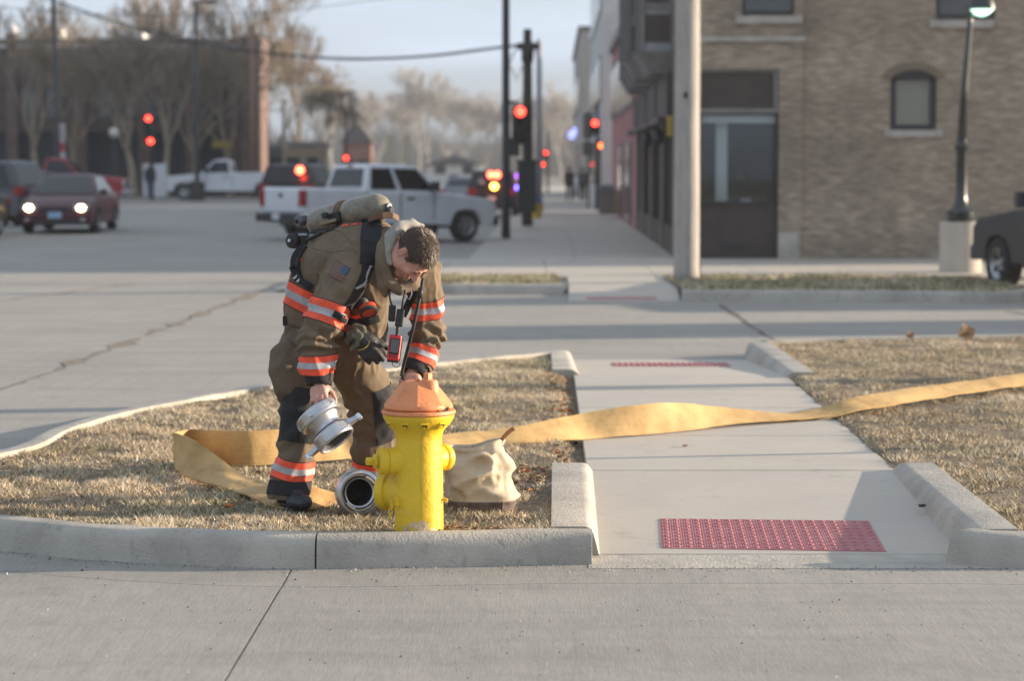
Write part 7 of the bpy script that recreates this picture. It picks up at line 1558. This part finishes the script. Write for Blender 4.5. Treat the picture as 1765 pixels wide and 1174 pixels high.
# long black lanyard to the left wrist
lan = thing('wrist_lanyard', 'long black cord from the coat collar down to the far wrist', 'cord', P(728, 482, 12.33))
part('cord', MB().tube([Vector(q) for q in catmull([P(729, 480, 12.33), P(726, 500, 12.30), P(720, 530, 12.28), P(711, 570, 12.29), P(702, 605, 12.36), P(696, 628, 12.44), P(692, 648, 12.46)], 6)], 0.0095, 8), M_RUB, lan, smooth=True, world=True)
part('cord_sleeve', MB().tube([P(726, 496, 12.30), P(723, 514, 12.285)], 0.014, 10), M_FRAME, lan, smooth=True, world=True)
part('thin_loop', MB().tube([P(683, 626, 12.3) + Vector((0.02 * math.cos(t), 0, 0.022 * math.sin(t))) for t in np.linspace(0, 2 * math.pi, 15)[:-1]], 0.0022, 5, closed=True), M_RUB, lan, smooth=True, world=True)
for s, pth in enumerate(([(560, 660, 12.235), (562, 672, 12.215), (565, 682, 12.22), (570, 676, 12.24), (566, 662, 12.255)], [(697, 640, 12.50), (694, 652, 12.47), (699, 660, 12.46), (703, 650, 12.48)])):
    tl = thing('thumb_loop', ('black thumb loop around the hand holding the silver adapter', 'black thumb loop around the hand behind the bonnet')[s], 'strap', P(*pth[0]))
    part('webbing', MB().tube([P(*q) for q in pth], 0.008, 8, flat=0.4), M_BLK, tl, smooth=True, world=True)
# gloves
GC = P(628, 590, 12.33)
gl = thing('work_gloves', 'pair of black and olive work gloves hanging at the waist', 'gloves', GC)
g_ = MB(); g_.chain([P(607, 578, 12.36), P(622, 585, 12.33), P(636, 594, 12.32)], [0.045, 0.060, 0.055], 14)
for (a, b_, c0) in (((640, 590, 12.31), (654, 598, 12.30), (664, 612, 12.30)), ((637, 598, 12.29), (650, 608, 12.28), (660, 620, 12.29)), ((630, 603, 12.29), (641, 614, 12.28), (650, 625, 12.29)), ((622, 604, 12.30), (630, 616, 12.29), (636, 625, 12.30)), ((646, 586, 12.33), (660, 594, 12.33), (667, 600, 12.33))):
    g_.chain([P(*a), P(*b_), P(*c0)], [0.021, 0.018, 0.014], 10)
gme = remesh(g_, 0.0055, 2, 'glove_leather'); displace(gme, lambda p, n: 0.005 * noise.noise(p * 26)); part('glove_leather', gme, mat('black_glove_leather', (0.022, 0.022, 0.022), 0.6, var=0.4, scale=30, bump=0.3, bscale=120), gl, smooth=True, world=True, fix=False)
g_ = MB(); g_.chain([P(598, 588, 12.315), P(602, 576, 12.305), P(614, 572, 12.295), P(622, 580, 12.285), P(616, 592, 12.28), P(606, 602, 12.29)], [0.014, 0.017, 0.018, 0.018, 0.017, 0.012], 10); g_.chain([P(600, 590, 12.31), P(610, 580, 12.285), P(616, 582, 12.28)], [0.012, 0.012, 0.010], 10); g_.chain([P(612, 562, 12.32), P(625, 566, 12.31), P(628, 576, 12.30)], [0.016, 0.018, 0.016], 10)
gme = remesh(g_, 0.005, 2, 'glove_cuff'); part('glove_cuff', gme, mat('olive_knit', (0.12, 0.115, 0.075), 0.9, var=0.4, scale=40, bump=0.4, bscale=200), gl, smooth=True, world=True, fix=False)
part('yellow_trim', MB().tube([P(617, 604, 12.275), P(626, 602, 12.26), P(634, 596, 12.26), P(637, 588, 12.275)], 0.0035, 6), mat('yellow_piping', (0.40, 0.30, 0.06), 0.8), gl, smooth=True, world=True)

# ================================================================== HAZE
hz_m = bpy.data.materials.new('morning_haze'); hz_m.use_nodes = True; t_ = hz_m.node_tree; t_.nodes.clear()
o_ = t_.nodes.new('ShaderNodeOutputMaterial'); v_ = t_.nodes.new('ShaderNodeVolumePrincipled')
v_.inputs['Color'].default_value = (0.90, 0.92, 0.96, 1); v_.inputs['Density'].default_value = 0.00058; v_.inputs['Anisotropy'].default_value = 0.5
t_.links.new(v_.outputs[0], o_.inputs['Volume'])
hb = part('haze', MB().bx(-420, 420, -60, 640, -1.6, 21.0), hz_m); stuff(hb)
